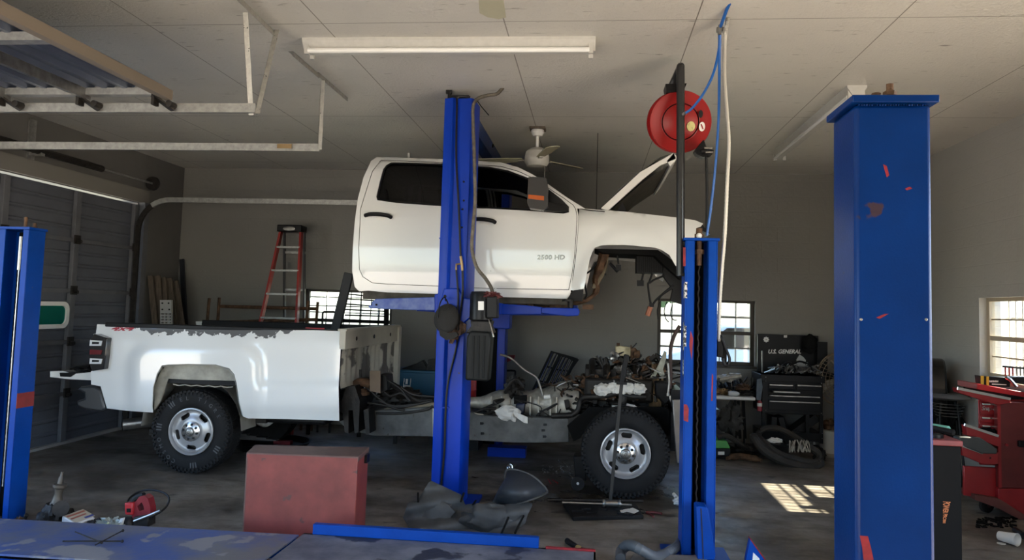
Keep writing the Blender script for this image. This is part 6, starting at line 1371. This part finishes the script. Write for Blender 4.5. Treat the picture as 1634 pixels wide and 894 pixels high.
b = MB(); b.panel([(1271, 574), (1276, 566), (1282, 570), (1286, 575), (1284, 588), (1272, 588)], [], lambda x, y: P(x, y, YU+.45), (0, .004, 0), 6); b.build('torn_paper', mat('dirty white paper', (.5, .5, .48), .6), lid)
b = MB(); b.bb((q1.x-.02, YU+.36, zT), (q1.x+.1, YU+.40, P(1290, 545, YU+.4).z)); b.build('lid_strut', m_cart, lid)
b = MB(); b.bb((X0-.02, YU-.02, zT-.08), (X1+.02, YU+.52, zT)); b.build('top_rim', m_cart, bd, bevel=.004)
def cdr(xa, xb, ya, yb, out=0):
    p, q = P(xa, ya, YU), P(xb, yb, YU); b = MB(); b.bb((p.x, YU-.015-out, q.z), (q.x, YU-out, p.z))
    if out: b.bb((p.x+.01, YU-out, q.z), (q.x-.01, YU, q.z+.01)); b.bb((p.x+.01, YU-out, q.z), (p.x+.015, YU, p.z-.01)); b.bb((q.x-.015, YU-out, q.z), (q.x-.01, YU, p.z-.01))
    d = b.build('drawer', m_cart, uc, bevel=.003); h = MB(); h.bb((p.x+.01, YU-.035-out, p.z-.022), (q.x-.01, YU-.014-out, p.z-.006)); h.build('handle', m_steel, d, bevel=.003); return d
cdr(1226, 1266, 612, 622, .0); cdr(1270, 1311, 613, 624); cdr(1228, 1272, 621, 628, .14); cdr(1226, 1309, 629, 636); cdr(1226, 1309, 638, 657)
for (x, y0, y1) in ((1218, 661, 712), (1310, 661, 712), (1288, 661, 712)):
    b = MB(); p = P(x, y0, YU+.02); b.bb((p.x-.02, YU, .14), (p.x+.02, YU+.04, zB)); b.build('leg', m_cart, uc)
b = MB(); b.bb((X0, YU, .16), (X1, YU+.5, .26)); b.build('bottom_shelf', m_cart, uc)
for x in (X0+.08, X1-.08):
    b = MB(); b.lathe([(.0, 0), (.05, 0), (.06, .006), (.06, .034), (.05, .04), (.0, .04)], (x, YU+.05, .06), (.4, -1, 0), 20); w_ = b.build('caster', m_rubber, uc); b = MB(); b.cyl((x, YU+.04, .06), (x+.02, YU-.005, .06), .02, 10); b.cyl((x, YU+.05, .08), (x, YU+.05, .16), .02, 8); b.build('caster_fork', m_steel, w_)
for (x, y) in ((1222, 602), (1311, 603), (1311, 612), (1222, 608), (1222, 655), (1311, 660), (1312, 692), (1312, 700)):
    b = MB(); b.sphere(P(x, y, YU-.022), .007, 5); b.build('rivet', m_steel, bd)
for k, (x0, x1, rot) in enumerate(((1226, 1236, .05), (1240, 1254, -.25), (1258, 1290, .9))):
    p = P((x0+x1)/2, 683, YU+.2); b = MB(); b.box(p, (.07 if k < 2 else .1, .25, .30 if k < 2 else .5), Matrix.Rotation(rot, 3, 'Y')); b.build('storage_case', m_dark, label=('upright dark case on the lower shelf of the black cart, leftmost', 'tilted dark case on the lower shelf of the black cart, middle', 'long dark case slanting on the lower shelf of the black cart, rightmost')[k], cat='case', bevel=.008)
# heap of tools on the cart top
b = MB(); rs = random.Random(21)
for k in range(46):
    x = rs.uniform(1225, 1300); y = 597-rs.random()*4; pts = [P(x, y, YU+.15+rs.random()*.2)]
    for j in range(2): pts.append(P(x+rs.uniform(-14, 14), y-rs.uniform(0, 14), YU+.1+rs.random()*.25))
    b.tube(pts, rs.choice([.005, .008, .011]), 6, smooth=3)
b.build('tool_heap', m_steel, label='tangle of wrenches and wires heaped on top of the black cart', cat='tools', kind='stuff')
b = MB(); b.tube(circ_path(P(1258, 588, YU+.2), .07, (.1, 1, 0)), .012, 8, cap=False); b.tube([P(1262, 582, YU+.15), P(1276, 577, YU+.15), P(1290, 582, YU+.15), P(1298, 592, YU+.15)], .012, 8, smooth=5); b.build('coiled_hose', m_black, label='black coiled hose among the tools on top of the black cart', cat='hose')
t = thing('baseball_cap', 'black cap hanging on the upper right corner of the black cart lid', 'cap', P(1294, 565, YU+.4))
b = MB(); b.lump(P(1293, 549, YU+.40), .10, .12, 2, (.95, .6, 1.15), seed=1); b.build('crown', m_blackm, t); b = MB(); b.panel([(1281, 556), (1286, 563), (1293, 566), (1299, 563), (1302, 556), (1292, 558)], [], lambda x, y: P(x, y, YU+.32), (0, .01, 0), 4); b.build('brim', m_blackm, t)
t = thing('spray_can', 'red and white spray can hanging on the left side of the black cart', 'can', P(1212, 660, YU-.04))
b = MB(); p = P(1212, 656, YU-.04); b.lathe([(.0, 0), (.03, 0), (.03, .10), (.022, .12), (.0, .13)], p, n=16); b.build('can', mat('red can', (.30, .03, .04), .4), t); b = MB(); b.lathe([(.0305, .055), (.0305, .095)], p, n=16); b.build('label_band', m_whiteplastic, t)
b = MB(); b.panel([(1208, 606), (1215, 604), (1217, 618), (1214, 640), (1207, 638)], [], lambda x, y: P(x, y, YU-.03-.01*sin(x)), (0, .01, 0), 4); b.build('hanging_gloves', mat('grey blue gloves', (.14, .17, .20), .8, var=.4), label='grey gloves hanging on the left side of the black cart', cat='gloves')
MB().tube([P(1216, 560, YU+.3), P(1216, 598, YU+.3)], .010, 7).build('long_rod', m_steel, label='thin upright rod standing at the left end of the black cart', cat='rod')
# folding table
ft_ = thing('folding_table', 'white topped folding table below the middle window', 'table', (1.65, 9.75, 0)); YT2 = 9.4
p, q = P(1148, 635, YT2), P(1206, 633, YT2)
b = MB(); b.bb((p.x-.9, YT2, p.z-.02), (q.x, YT2+.6, p.z+.02)); b.build('top', m_whiteplastic, ft_, bevel=.012)
for x in (p.x+.2, p.x+.3, p.x-.75):
    b = MB(); b.tube([(x, YT2+.1, p.z-.03), (x+.02, YT2+.12, .0)], .014, 8); b.build('leg', m_dark, ft_)
zt2 = p.z+.02; rs = random.Random(31)
b = MB()
for k in range(40):
    x = rs.uniform(1145, 1200); pt = [P(x, 630-rs.random()*12, YT2+.1+rs.random()*.3), P(x+rs.uniform(-12, 12), 622-rs.random()*20, YT2+.15+rs.random()*.3), P(x+rs.uniform(-14, 14), 628-rs.random()*6, YT2+.1+rs.random()*.3)]
    b.tube(pt, rs.choice([.006, .01]), 6, smooth=3)
b.build('wire_heap', m_grime, label='tangled wires heaped on the white folding table', cat='wires', kind='stuff')
for k, (x, y, r_, mm, l_) in enumerate(((1158, 604, .07, m_alu, 'pale metal casting lying on the heap above the folding table, leftmost'), (1172, 600, .05, m_steel, 'steel fitting on top of the heap on the folding table'), (1185, 618, .06, m_rust, 'rusty part right of the pale casting on the folding table'), (1152, 625, .06, m_gold, 'brass coloured part at the left end of the folding table'), (1190, 628, .05, m_grime, 'low black part at the right end of the folding table'))):
    b = MB(); b.lump(P(x, y, YT2+.15), r_, .45, 3, (1.6, .9, .6), n=10, seed=k+20); b.build('engine_part', mm, label=l_, cat='car part', smooth=50)
b = MB(); b.tube([P(1148, 606, YT2+.1), P(1164, 603, YT2+.1), P(1182, 600, YT2+.12)], .03, 10, smooth=3); b.build('intake_pipe', m_alu, label='long pale metal pipe lying on the heap above the folding table', cat='pipe')
b = MB(); b.lathe([(.0, 0), (.025, .0), (.03, .02), (.03, .10), (.012, .13), (.0, .135)], P(1162, 628, YT2+.02), (1, 0, 0), 14); b.build('water_bottle', m_cl, label='clear plastic bottle lying at the front of the folding table', cat='bottle')
# bags and parts under the table
b = MB(); b.lump(P(1166, 672, YT2+.1), .13, .5, 3, (1, .6, 1.3), seed=41); b.build('canvas_bag', mat('dark grey canvas', (.055, .055, .05), .9, var=.5, vs=14, bump=.4), label='dark canvas bag hanging under the white folding table', cat='bag', smooth=60)
gb = thing('battery_charger', 'black battery charger with green top on the floor right of the far blue post', 'charger', F(1153, 728))
b = MB(); b.slab([(1140, 716), (1166, 716), (1166, 729), (1142, 730)], 8.95, .25); b.build('body', m_black, gb, bevel=.01); b = MB(); b.slab([(1138, 702), (1160, 704), (1166, 716), (1140, 716)], 8.95, .24); b.build('top', mat('green plastic', (.06, .30, .06), .4), gb, bevel=.01); b = MB(); b.slab([(1146, 721), (1156, 721), (1156, 726), (1146, 726)], 8.945, .006); b.build('label_plate', m_whiteplastic, gb)
# tyre tube / belts pile
m_belt = mat('dusty black rubber strap', (.035, .030, .025), .75, var=.5, vs=8, bump=.2)
pl = thing('bumper_cover', 'dusty black oval bumper shell with wires, lying on the floor before the cart', 'car part', F(1262, 740))
b = MB()
cx_, cy_ = 1248, 716
def elp(a, rx, rz, z0, Y0): return None
base = [(1213, 688), (1225, 683), (1245, 685), (1268, 697), (1290, 712), (1305, 722), (1308, 732), (1296, 738), (1268, 732), (1240, 722), (1222, 708), (1210, 696)]
pts = [P(x, y, 8.95+(.2 if y < 705 else 0)*1.0-.004*(y-700)) for x, y in base]; pts.append(pts[0])
b.tube(pts, .035, 10, smooth=6, cap=False); b.build('rim', m_belt, pl)
b = MB(); base2 = [(1203, 692), (1204, 700), (1216, 716), (1236, 730), (1262, 740), (1290, 745), (1308, 742), (1311, 734)]
b.tube([P(x, y, 8.75) for x, y in base2], [.03, .045, .05, .05, .045, .04, .04, .03], 10, smooth=6); b.build('lower_lip', m_belt, pl)
b = MB(); b.loft([[P(x, y, 8.85) for x, y in ((1208, 694), (1222, 708), (1240, 722), (1268, 732), (1296, 738))], [P(x, y, 8.77) for x, y in ((1206, 704), (1218, 717), (1238, 729), (1264, 739), (1294, 744))]]); b.build('skin', m_belt, pl)
b = MB(); rs = random.Random(6)
for k in range(14):
    x = rs.uniform(1262, 1290); b.tube([P(x, 720, 8.9), P(x+rs.uniform(-8, 8), 706-rs.random()*4, 8.88), P(x+rs.uniform(-10, 12), 722, 8.8)], .006, 6, smooth=4)
b.build('wire_bundle', m_alu, pl)
b = MB(); b.lump(P(1237, 703, 8.95), .05, .3, 3, (1.6, .8, .5), seed=12); b.build('paper_wad', m_cloth, label='pale crumpled paper inside the black oval bumper shell', cat='paper', smooth=60)
b = MB(); b.tube([F(1160, 732, .04), F(1176, 728, .05), F(1200, 731, .05), F(1215, 735, .04)], [.02, .035, .035, .02], 10, smooth=5, rip=.1); b.build('driveshaft', m_rust, label='rusty brown shaft lying on the floor left of the bumper shell', cat='shaft')
b = MB(); b.tube([P(1145, 698, 9.0), P(1160, 696, 9.0), P(1180, 708, 9.0), F(1200, 722, .04), F(1215, 730, .03)], .03, 9, smooth=5); b.tube([P(1150, 706, 9.0), F(1170, 716, .03), F(1196, 722, .03)], .022, 9, smooth=4); b.build('rubber_moulding', m_belt, label='curved black rubber moulding on the floor behind the rusty shaft', cat='moulding')
b = MB(); b.lump(F(1190, 722, .05), .10, .4, 3, (1.8, .8, .6), seed=14); b.build('scrap_heap', m_grime, label='dark greasy heap on the floor under the right end of the table', cat='scrap')
b = MB(); b.lump(F(1308, 726, .08), .07, .5, 4, (.9, .8, 1.0), seed=15); b.build('caster_clutter', m_grime, label='dark greasy part at the right end of the bumper shell', cat='car part')
for x in (1178, 1186):
    MB().beam(P(x, 640, 9.5), P(x+3, 700, 9.5), .03, .03).build('broom_stick', m_blackm, label='dark upright stick under the table, ' + ('left one' if x == 1178 else 'right one'), cat='stick')
# pedestal fan and bucket, mostly behind the large post
pf = thing('pedestal_fan', 'pedestal fan with tan wire guard against the rear wall, left of the large post', 'fan', P(1335, 715, 9.9))
cf = P(1335, 605, 9.9); mg = mat('tan wire guard', (.30, .24, .17), .5, .4)
b = MB()
for k in range(6): b.tube(circ_path(cf+Vector((0, -.09*cos(k/6*1.5), 0)), .04+.05*k*1.05, (.5, -1, 0), n=40), .004, 5, cap=False)
for k in range(36):
    a = 2*pi*k/36; zax = Vector((.5, -1, 0)).normalized(); xx = Vector((0, 0, 1)); yy = zax.cross(xx)
    b.tube([cf+zax*.1+(xx*cos(a)+yy*sin(a))*.04, cf+zax*.09+(xx*cos(a)+yy*sin(a))*.2, cf+(xx*cos(a)+yy*sin(a))*.31], .0028, 4, smooth=3)
b.tube(circ_path(cf, .315, (.5, -1, 0), n=48), .009, 6, cap=False); b.build('guard', mg, pf)
b = MB()
for k in range(3):
    a = 2*pi*k/3; xx = Vector((0, 0, 1)); yy = zax.cross(xx); d = xx*cos(a)+yy*sin(a); e = xx*-sin(a)+yy*cos(a)
    b.prism([cf+d*.04-e*.03, cf+d*.26-e*.1, cf+d*.28+e*.04, cf+d*.04+e*.03], zax*.004)
b.build('blades', m_alu, pf)
b = MB(); b.cyl(cf-zax*.02, cf-zax*.16, .07, 16); b.build('motor', m_dark, pf); b = MB(); b.cyl((cf.x, cf.y+.05, .02), (cf.x, cf.y+.05, cf.z-.05), .02, 10); b.lathe([(.0, 0), (.12, 0), (.12, .02), (.04, .05), (.0, .05)], (cf.x, cf.y+.05, 0), n=28); b.build('stand', m_dark, pf)
bk = thing('bucket', 'white plastic bucket with lid on the floor left of the large blue post', 'bucket', F(1325, 722))
cb2 = F(1325, 722); m_bk = mat('dirty white bucket', (.50, .48, .42), .6, var=.2)
b = MB(); b.lathe([(.0, 0), (.12, 0), (.14, .25), (.0, .25)], cb2, n=28); b.build('pail', m_bk, bk); b = MB(); b.lathe([(.14, .235), (.15, .235), (.15, .27), (.0, .275)], cb2, n=28); b.build('lid', m_bk, bk)
b = MB(); b.lump(cb2+Vector((0, 0, .33)), .09, .4, 3, (1, 1, .7), seed=17); b.build('oily_part', m_rust, label='rusty lump sitting on the lid of the white bucket', cat='car part')
# grille leaning on the back wall
gr = thing('truck_grille', 'black truck grille leaning on the rear wall behind the engine', 'grille', P(850, 640, 9.0))
G = lambda x, y: P(x, y, 9.55-.008*(640-y)*-.3)
go = [(879, 560), (922, 572), (917, 580), (888, 628), (848, 706), (812, 706), (846, 628)]
b = MB()
slots = []
for (xa, ya, xb, yb, w) in ((884, 564, 851, 632, 3), (889, 566, 858, 632, 1.6), (898, 570, 868, 632, 1.8), (903, 571, 874, 632, 1.8), (908, 573, 880, 630, 1.8), (913, 576, 886, 626, 1.5)):
    m1 = ((xa+xb)/2, (ya+yb)/2); 
    for (s0, s1) in ((0, .30), (.34, .64), (.68, .97)):
        p0 = (xa+(xb-xa)*s0, ya+(yb-ya)*s0); p1 = (xa+(xb-xa)*s1, ya+(yb-ya)*s1); slots.append([(p0[0], p0[1]), (p0[0]+w, p0[1]+.5), (p1[0]+w, p1[1]+.5), (p1[0], p1[1])])
b.panel(go, slots, G, (0, .04, 0), 9); b.build('frame', m_dark, gr, bevel=.003)
b = MB()
for (xa, ya, xb, yb) in ((882, 563, 849, 633), (887.6, 565, 856, 633), (896, 569, 866, 632), (901, 570, 872, 632), (906, 572, 878, 631), (911, 575, 884, 628)): b.tube([G(xa, ya)+Vector((0, -.012, 0)), G(xb, yb)+Vector((0, -.012, 0))], .006, 6)
b.build('chrome_bar', m_chrome, gr)
b = MB(); b.panel([(916, 570), (924, 574), (914, 588), (905, 606), (902, 602), (912, 584)], [], lambda x, y: G(x, y)+Vector((0, -.03, 0)), (0, .06, 0), 5); b.build('side_bracket', m_black, gr)
t = MB(); t.prism([P(858, 610, 9.0), P(852, 640, 9.0), P(885, 640, 9.0), P(880, 616, 9.0)], (0, .1, 0)); t.build('radiator_shroud', m_dark, label='black plastic shroud standing below the leaning grille', cat='car part')
# blue parts tub and red drum
bt = thing('plastic_tub', 'blue plastic tub with white emblem beside the truck bed, under clutter', 'tub', (-2.1, 9.3, 0))
Yt = 8.95; p0, p1 = P(627, 590, Yt), P(688, 590, Yt); m_tub = mat('teal blue plastic', (.012, .09, .16), .4, var=.2)
b = MB(); b.prism([(p0.x+.0, Yt, .42), (p1.x+.1, Yt, .42), (p1.x+.1, Yt+.5, .42), (p0.x, Yt+.5, .42)], (0, 0, p0.z-.42)); b.build('tub', m_tub, bt, bevel=.03)
for x in (p0.x+.05, p1.x+.02): 
    for y in (Yt+.04, Yt+.44): MB().bb((x-.02, y-.02, 0), (x+.02, y+.02, .43)).build('leg', m_dark, bt)
b = MB(); b.bb((p0.x-.01, Yt-.012, p0.z-.03), (p1.x+.11, Yt+.51, p0.z)); b.build('rim', m_tub, bt, bevel=.008)
b = MB()
for k in range(4): 
    o_ = .012*k; b.tube([P(645, 604+k*1.5, Yt-.012), P(643.5, 619-k*1.4, Yt-.012), P(654, 620-k*1.4, Yt-.012), P(655.5, 604+k*1.5, Yt-.012)], .0045, 4)
b.slab([(647.5, 605), (651, 605), (650.3, 613), (647, 613)], Yt-.014, .006); b.slab([(632, 616), (642, 616.5), (642, 619.5), (632, 619)], Yt-.004, .004); b.build('emblem', m_whiteplastic, bt, label='white emblem on the tub front')
b = MB(); b.panel([(640, 589), (650, 585), (665, 580), (674, 575), (679, 583), (681, 591), (650, 591)], [], lambda x, y: P(x, y, Yt+.1), (0, .12, 0), 6); b.build('plastic_duct', m_black, label='black plastic duct lying on the blue tub', cat='car part', bevel=.006)
b = MB(); b.slab([(681, 583), (700, 582), (700, 592), (681, 592)], Yt+.1, .2); b.slab([(683, 574), (696, 573), (696, 583), (683, 583)], Yt+.12, .15); b.build('metal_box', m_grime, label='dark stacked metal box at the right end of the blue tub', cat='box')
rd = thing('steel_drum', 'bright red drum standing between the posts of the blue lift', 'drum', P(746, 660, 8.9)); p = P(743, 640, 8.9)
b = MB(); b.lathe([(.0, 0), (.13, 0), (.132, .02), (.13, .3), (.134, .31), (.13, .32), (.13, .60), (.12, .62), (.0, .62)], (P(740, 640, 8.9).x, 9.0, P(740, 652, 8.9).z-.1), n=28); b.build('drum', mat('bright red plastic', (.50, .03, .02), .4), rd)
MB().bb((P(740, 640, 8.9).x-.2, 8.8, 0), (P(740, 640, 8.9).x+.2, 9.2, P(740, 652, 8.9).z-.1)).build('drum_stand', m_dark, label='low dark stand below the bright red drum', cat='stand')
# hand truck and red tray on the back wall right of the far post
hd = thing('hand_truck', 'dark hand truck with red plate standing against the rear wall', 'hand truck', P(812, 660, 9.8))
b = MB(); b.tube([P(806, 592, 9.8), P(820, 592, 9.8), P(822, 598, 9.8), P(818, 640, 9.75), Vector((P(818, 640, 9.75).x, 9.75, .03))], .012, 8, smooth=3); b.tube([P(806, 592, 9.8), Vector((P(806, 640, 9.75).x, 9.75, .03))], .012, 8); b.build('frame', m_black, hd)
b = MB(); b.panel([(803, 567), (822, 567), (820, 574), (804, 580)], [], lambda x, y: P(x, y, 9.8), (0, .05, 0), 8); b.build('red_plate', m_redp, hd)
b = MB(); b.tube(circ_path(Vector((P(816, 626, 9.75).x, 9.75, .14)), .11, (1, .3, 0)), .03, 8, cap=False); b.build('wheel', m_rubber, hd)
# shelf clutter between the posts
b = MB(); b.bb((P(690, 648, 8.8).x, 8.6, P(690, 652, 8.8).z), (P(800, 648, 8.8).x, 9.0, P(690, 645, 8.8).z)); b.build('plank', m_wood, label='flat plank lying behind the truck frame beside the red drum', cat='plank')
# ladder
ld = thing('step_ladder', 'red fibreglass step ladder with black top leaning near the rear wall', 'ladder', (-4.0, 9.7, 0))
m_lr = mat('red fibreglass', (.36, .03, .025), .45, var=.2); YLd = 9.45
def lx(z, s_): 
    return None
tL, tR = P(449, 368, YLd+.25), P(481, 368, YLd+.25)
bL, bR = P(413, 528, YLd), P(473, 528, YLd)
def ext_(t_, b_): 
    d = b_-t_; return t_+d*((0-t_.z)/d.z)
gL, gR = ext_(tL, bL), ext_(tR, bR)
for t_, g in ((tL, gL), (tR, gR)):
    b = MB(); b.beam(t_, g, .028, .075, (0, 1, 0)); b.build('side_rail', m_lr, ld)
for k in range(8):
    z = 2.62-.31*(k+1)+.05; 
    if z < .1: break
    u = (tL.z-z)/(tL.z); a = tL+(gL-tL)*u; c = tR+(gR-tR)*u
    b = MB(); b.bb((a.x, a.y-.04, z-.012), (c.x, a.y+.04, z+.012)); b.build('step', m_galv, ld)
b = MB(); b.bb((tL.x-.03, tL.y-.08, tL.z-.02), (tR.x+.03, tL.y+.12, tL.z+.07)); b.build('top_cap', m_black, ld, bevel=.01)
b = MB(); b.sphere(Vector(((tL.x+tR.x)/2, tL.y-.082, tL.z+.02)), .06, 8, (1.4, .05, .5)); b.build('emblem', m_steel, ld, label='oval grey emblem')
for t_ in (tL, tR):
    b = MB(); g = Vector((t_.x+.02, 10.08, 0)); b.beam(t_+Vector((.0, .1, 0)), g, .025, .04, (0, 1, 0)); b.build('rear_leg', mat('dark grey ladder leg', (.05, .05, .055), .5), ld)
for k in range(4): 
    b = MB(); z = 2.3-.5*k; u = (tL.z-z)/tL.z; y = tL.y+.1+(10.08-tL.y-.1)*u; b.bb((tL.x+.01, y-.01, z-.01), (tR.x+.02, y+.01, z+.02)); b.build('rear_brace', m_galv, ld)
# stacked boards, perforated ramp and pole in the back left corner
for i, (x0, y0, x1, y1, w, l_) in enumerate(((240, 440, 245, 520, 6, 'weathered board leaning in the back left corner, leftmost'), (250, 440, 254, 520, 8, 'weathered board leaning in the back left corner, second from left'), (259, 443, 262, 520, 8, 'wide weathered board leaning behind the perforated ramp'), (270, 444, 275, 520, 7, 'weathered board leaning right of the perforated ramp'), (279, 448, 287, 520, 8, 'rightmost weathered board leaning in the back left corner'))):
    a = on(x0, y0, 0, -5.70+.045*i); c = on(x1, y1, 0, -5.64+.045*i); g = a+(c-a)*(a.z/(a.z-c.z)); g.x = -5.45+.05*i; b = MB(); b.beam(a, g, .018, w/85, (1, 0, 0)); b.build('board', m_wood, label=l_, cat='board', group='boards in the back left corner')
a, c = P(290, 414, 10.1), P(296, 515, 10.0); g = a+(c-a)*(a.z/(a.z-c.z)); MB().beam(a, g, .06, .03, (0, 1, 0)).build('dark_pole', mat('dark navy pole', (.012, .014, .022), .5), label='tall dark pole leaning in the back left corner', cat='pole')
rm = thing('perforated_ramp', 'perforated metal ramp standing behind the truck bed in the back left corner', 'ramp', P(266, 520, 9.3))
b = MB(); b.panel([(255, 479), (273, 479), (275, 600), (257, 600)], [[(257+j*6, 500+k*4.6), (261+j*6, 500+k*4.6), (261+j*6, 502.6+k*4.6), (257+j*6, 502.6+k*4.6)] for j in range(3) for k in range(14)], lambda x, y: P(x, y, 9.35), (0, .04, 0), 8); b.build('plate', mat('bright ramp steel', (.6, .6, .58), .4, .5), rm)
for (x, y) in ((259, 484), (269, 484), (259, 494), (270, 494)): MB().cyl(P(x, y, 9.35), P(x, y, 9.34), .012, 8).build('bolt', m_black, rm)
MB().beam(P(264, 560, 9.42), F(264, 700) if False else Vector((P(264, 560, 9.42).x, 9.5, 0)), .1, .03).build('support', m_dark, rm)
# low rack behind the bed
rk = thing('steel_rack', 'low rusty steel rack frame behind the truck bed and ladder', 'rack', (-4.3, 9.75, 0))
for (x0, y0, x1, y1) in ((334, 476, 330, 520), (350, 475, 347, 520), (492, 480, 488, 525), (507, 482, 504, 525)):
    b = MB(); a, c = P(x0, y0, 9.6), P(x1, y1, 9.6); g = Vector((c.x, 9.6, 0)); b.tube([a, c, g], .02, 8); b.build('upright', m_rust, rk)
for (x0, y0, x1, y1) in ((350, 489, 505, 493), (332, 515, 505, 510)):
    b = MB(); b.tube([P(x0, y0, 9.62), P(x1, y1, 9.62)], .022, 8); b.build('crossbar', m_rust, rk)
b = MB(); b.slab([(315, 513), (332, 511), (332, 521), (312, 522)], 9.5, .1); b.build('step', m_alu, rk)
ht = thing('luggage_trolley', 'small black folding trolley handle in front of the left back window', 'trolley', P(525, 525, 9.5))
b = MB(); b.tube([P(514, 528, 9.5), P(515, 500, 9.5), P(517, 498, 9.5), P(533, 498, 9.5), P(535, 500, 9.5), P(533, 528, 9.5)], .014, 8); b.tube([P(514, 528, 9.5), Vector((P(514, 528, 9.5).x, 9.5, 0))], .014, 8); b.tube([P(533, 528, 9.5), Vector((P(533, 528, 9.5).x, 9.5, 0))], .014, 8); b.build('handle', m_black, ht)
b = MB(); b.slab([(508, 522), (516, 519), (540, 519), (548, 524), (548, 530), (508, 530)], 9.4, .15); b.build('basket', m_dark, ht)
# louvred headache rack leaning against the left back window
hk = thing('headache_rack', 'dark louvred cab guard standing behind the truck bed before the left window', 'cab guard', (-3.2, 9.2, 0))
Yh = 9.3
b = MB(); b.slab([(613, 465), (620, 465), (619, 528), (612, 528)], Yh, .04); b.slab([(545, 518), (618, 519), (618, 527), (545, 527)], Yh, .04); b.build('frame', m_blackm, hk)
for k, (ya, yb) in enumerate(((468, 474), (476, 480), (484, 489), (493, 496), (502, 504))):
    b = MB(); b.slab([(550, ya), (614, yb), (614, yb+2.0), (550, ya+2.2)], Yh, .05); b.build('louvre', m_blackm, hk)
b = MB(); b.slab([(545, 509), (613, 512), (613, 517), (545, 514)], Yh, .05); b.build('louvre', m_blackm, hk)
for k, x in enumerate((561, 577, 594, 608)): MB().tube([P(x, 466, Yh+.03), P(x-4, 520, Yh+.03)], .006, 6).build('wire', m_blackm, hk)
for x in (-3.5, -2.85): MB().bb((x, Yh, 0), (x+.04, Yh+.04, P(600, 522, Yh).z)).build('leg', m_blackm, hk)
b = MB(); a, c = P(557, 436, 8.75), P(535, 528, 8.7); b.beam(a, c, .11, .05, (0, 1, 0)); b.build('leaning_post', mat('charcoal rubber post', (.03, .032, .036), .6, var=.3), label='charcoal grey post leaning up from the truck bed behind the cab corner', cat='post', bevel=.008)
# tools on the bed rail
b = MB(); b.tube([P(488, 523.5, 6.95), P(505, 524.5, 6.95), P(518, 525, 6.95)], .008, 6); b.build('pliers', m_redp, label='small red handled pliers lying on the bed rail', cat='pliers')
# shop towels on the engine
for i, (x, y, r_, l_) in enumerate(((961, 622, .055, 'white shop towel wad on the engine, leftmost of the row'), (977, 620, .05, 'white shop towel wad on the engine, second in the row'), (990, 623, .05, 'white shop towel wad on the engine, third in the row'), (1002, 621, .055, 'white shop towel wad on the engine, fourth in the row'), (1019, 621, .05, 'white shop towel wad on the engine, rightmost of the row'), (996, 650, .055, 'white shop towel wad just above the front tyre'))):
    b = MB(); b.lump(P(x, y, 7.33), r_*1.25, .22, 1.9, (1.1, .7, .8) if i != 5 else (1.6, .6, .5), n=14, seed=i+50); b.build('shop_towel', m_cloth, label=l_, cat='towel', group='white shop towels on the engine', smooth=25)
t = thing('rag', 'white rag draped over the frame rail beside the gearbox', 'rag', P(822, 665, 7.36))
b = MB(); b.lump(P(812, 660, 7.4), .085, .25, 1.8, (1.3, .7, .9), n=14, seed=77); b.build('bunched_cloth', m_cloth, t, smooth=30)
b = MB(); b.panel([(818, 655), (828, 660), (842, 666), (842, 676), (836, 675), (826, 668), (820, 662)], [], lambda x, y: P(x, y, 7.34-.01*sin(x*.5)), (0, .006, 0), 3); b.build('hanging_tail', m_cloth, t, smooth=60)
b = MB(); b.panel([(738, 662), (752, 660), (770, 663), (778, 668), (760, 668), (742, 670)], [], lambda x, y: P(x, y, 7.40-.01*sin(x*.4)), (0, .02, .01), 5); b.build('rag', mat('dull beige cloth', (.38, .34, .27), .9), label='dull beige rag lying on the frame rail beside the blue post', cat='rag', smooth=60)
# dark oil drain tray under the bed
dt = MB(); dt.lathe([(.0, 0), (.36, 0), (.42, .08), (.40, .08), (.35, .02), (.0, .02)], F(435, 715), n=36); dt.build('drain_pan', m_black, label='round black drain pan on the floor under the truck bed', cat='pan')
b = MB(); b.bb((F(436, 712).x, F(436, 712).y, 0), (F(470, 710).x, F(436, 712).y+.08, .06)); b.build('red_jack_pad', m_redp, label='small red bar on the floor just behind the red box', cat='bar')
b = MB(); b.bb((P(780, 712, 8.6).x, 8.5, 0), (P(840, 712, 8.6).x, 8.7, .1)); b.build('steel_block', m_bl3, label='low blue steel foot on the floor behind the truck frame', cat='foot')
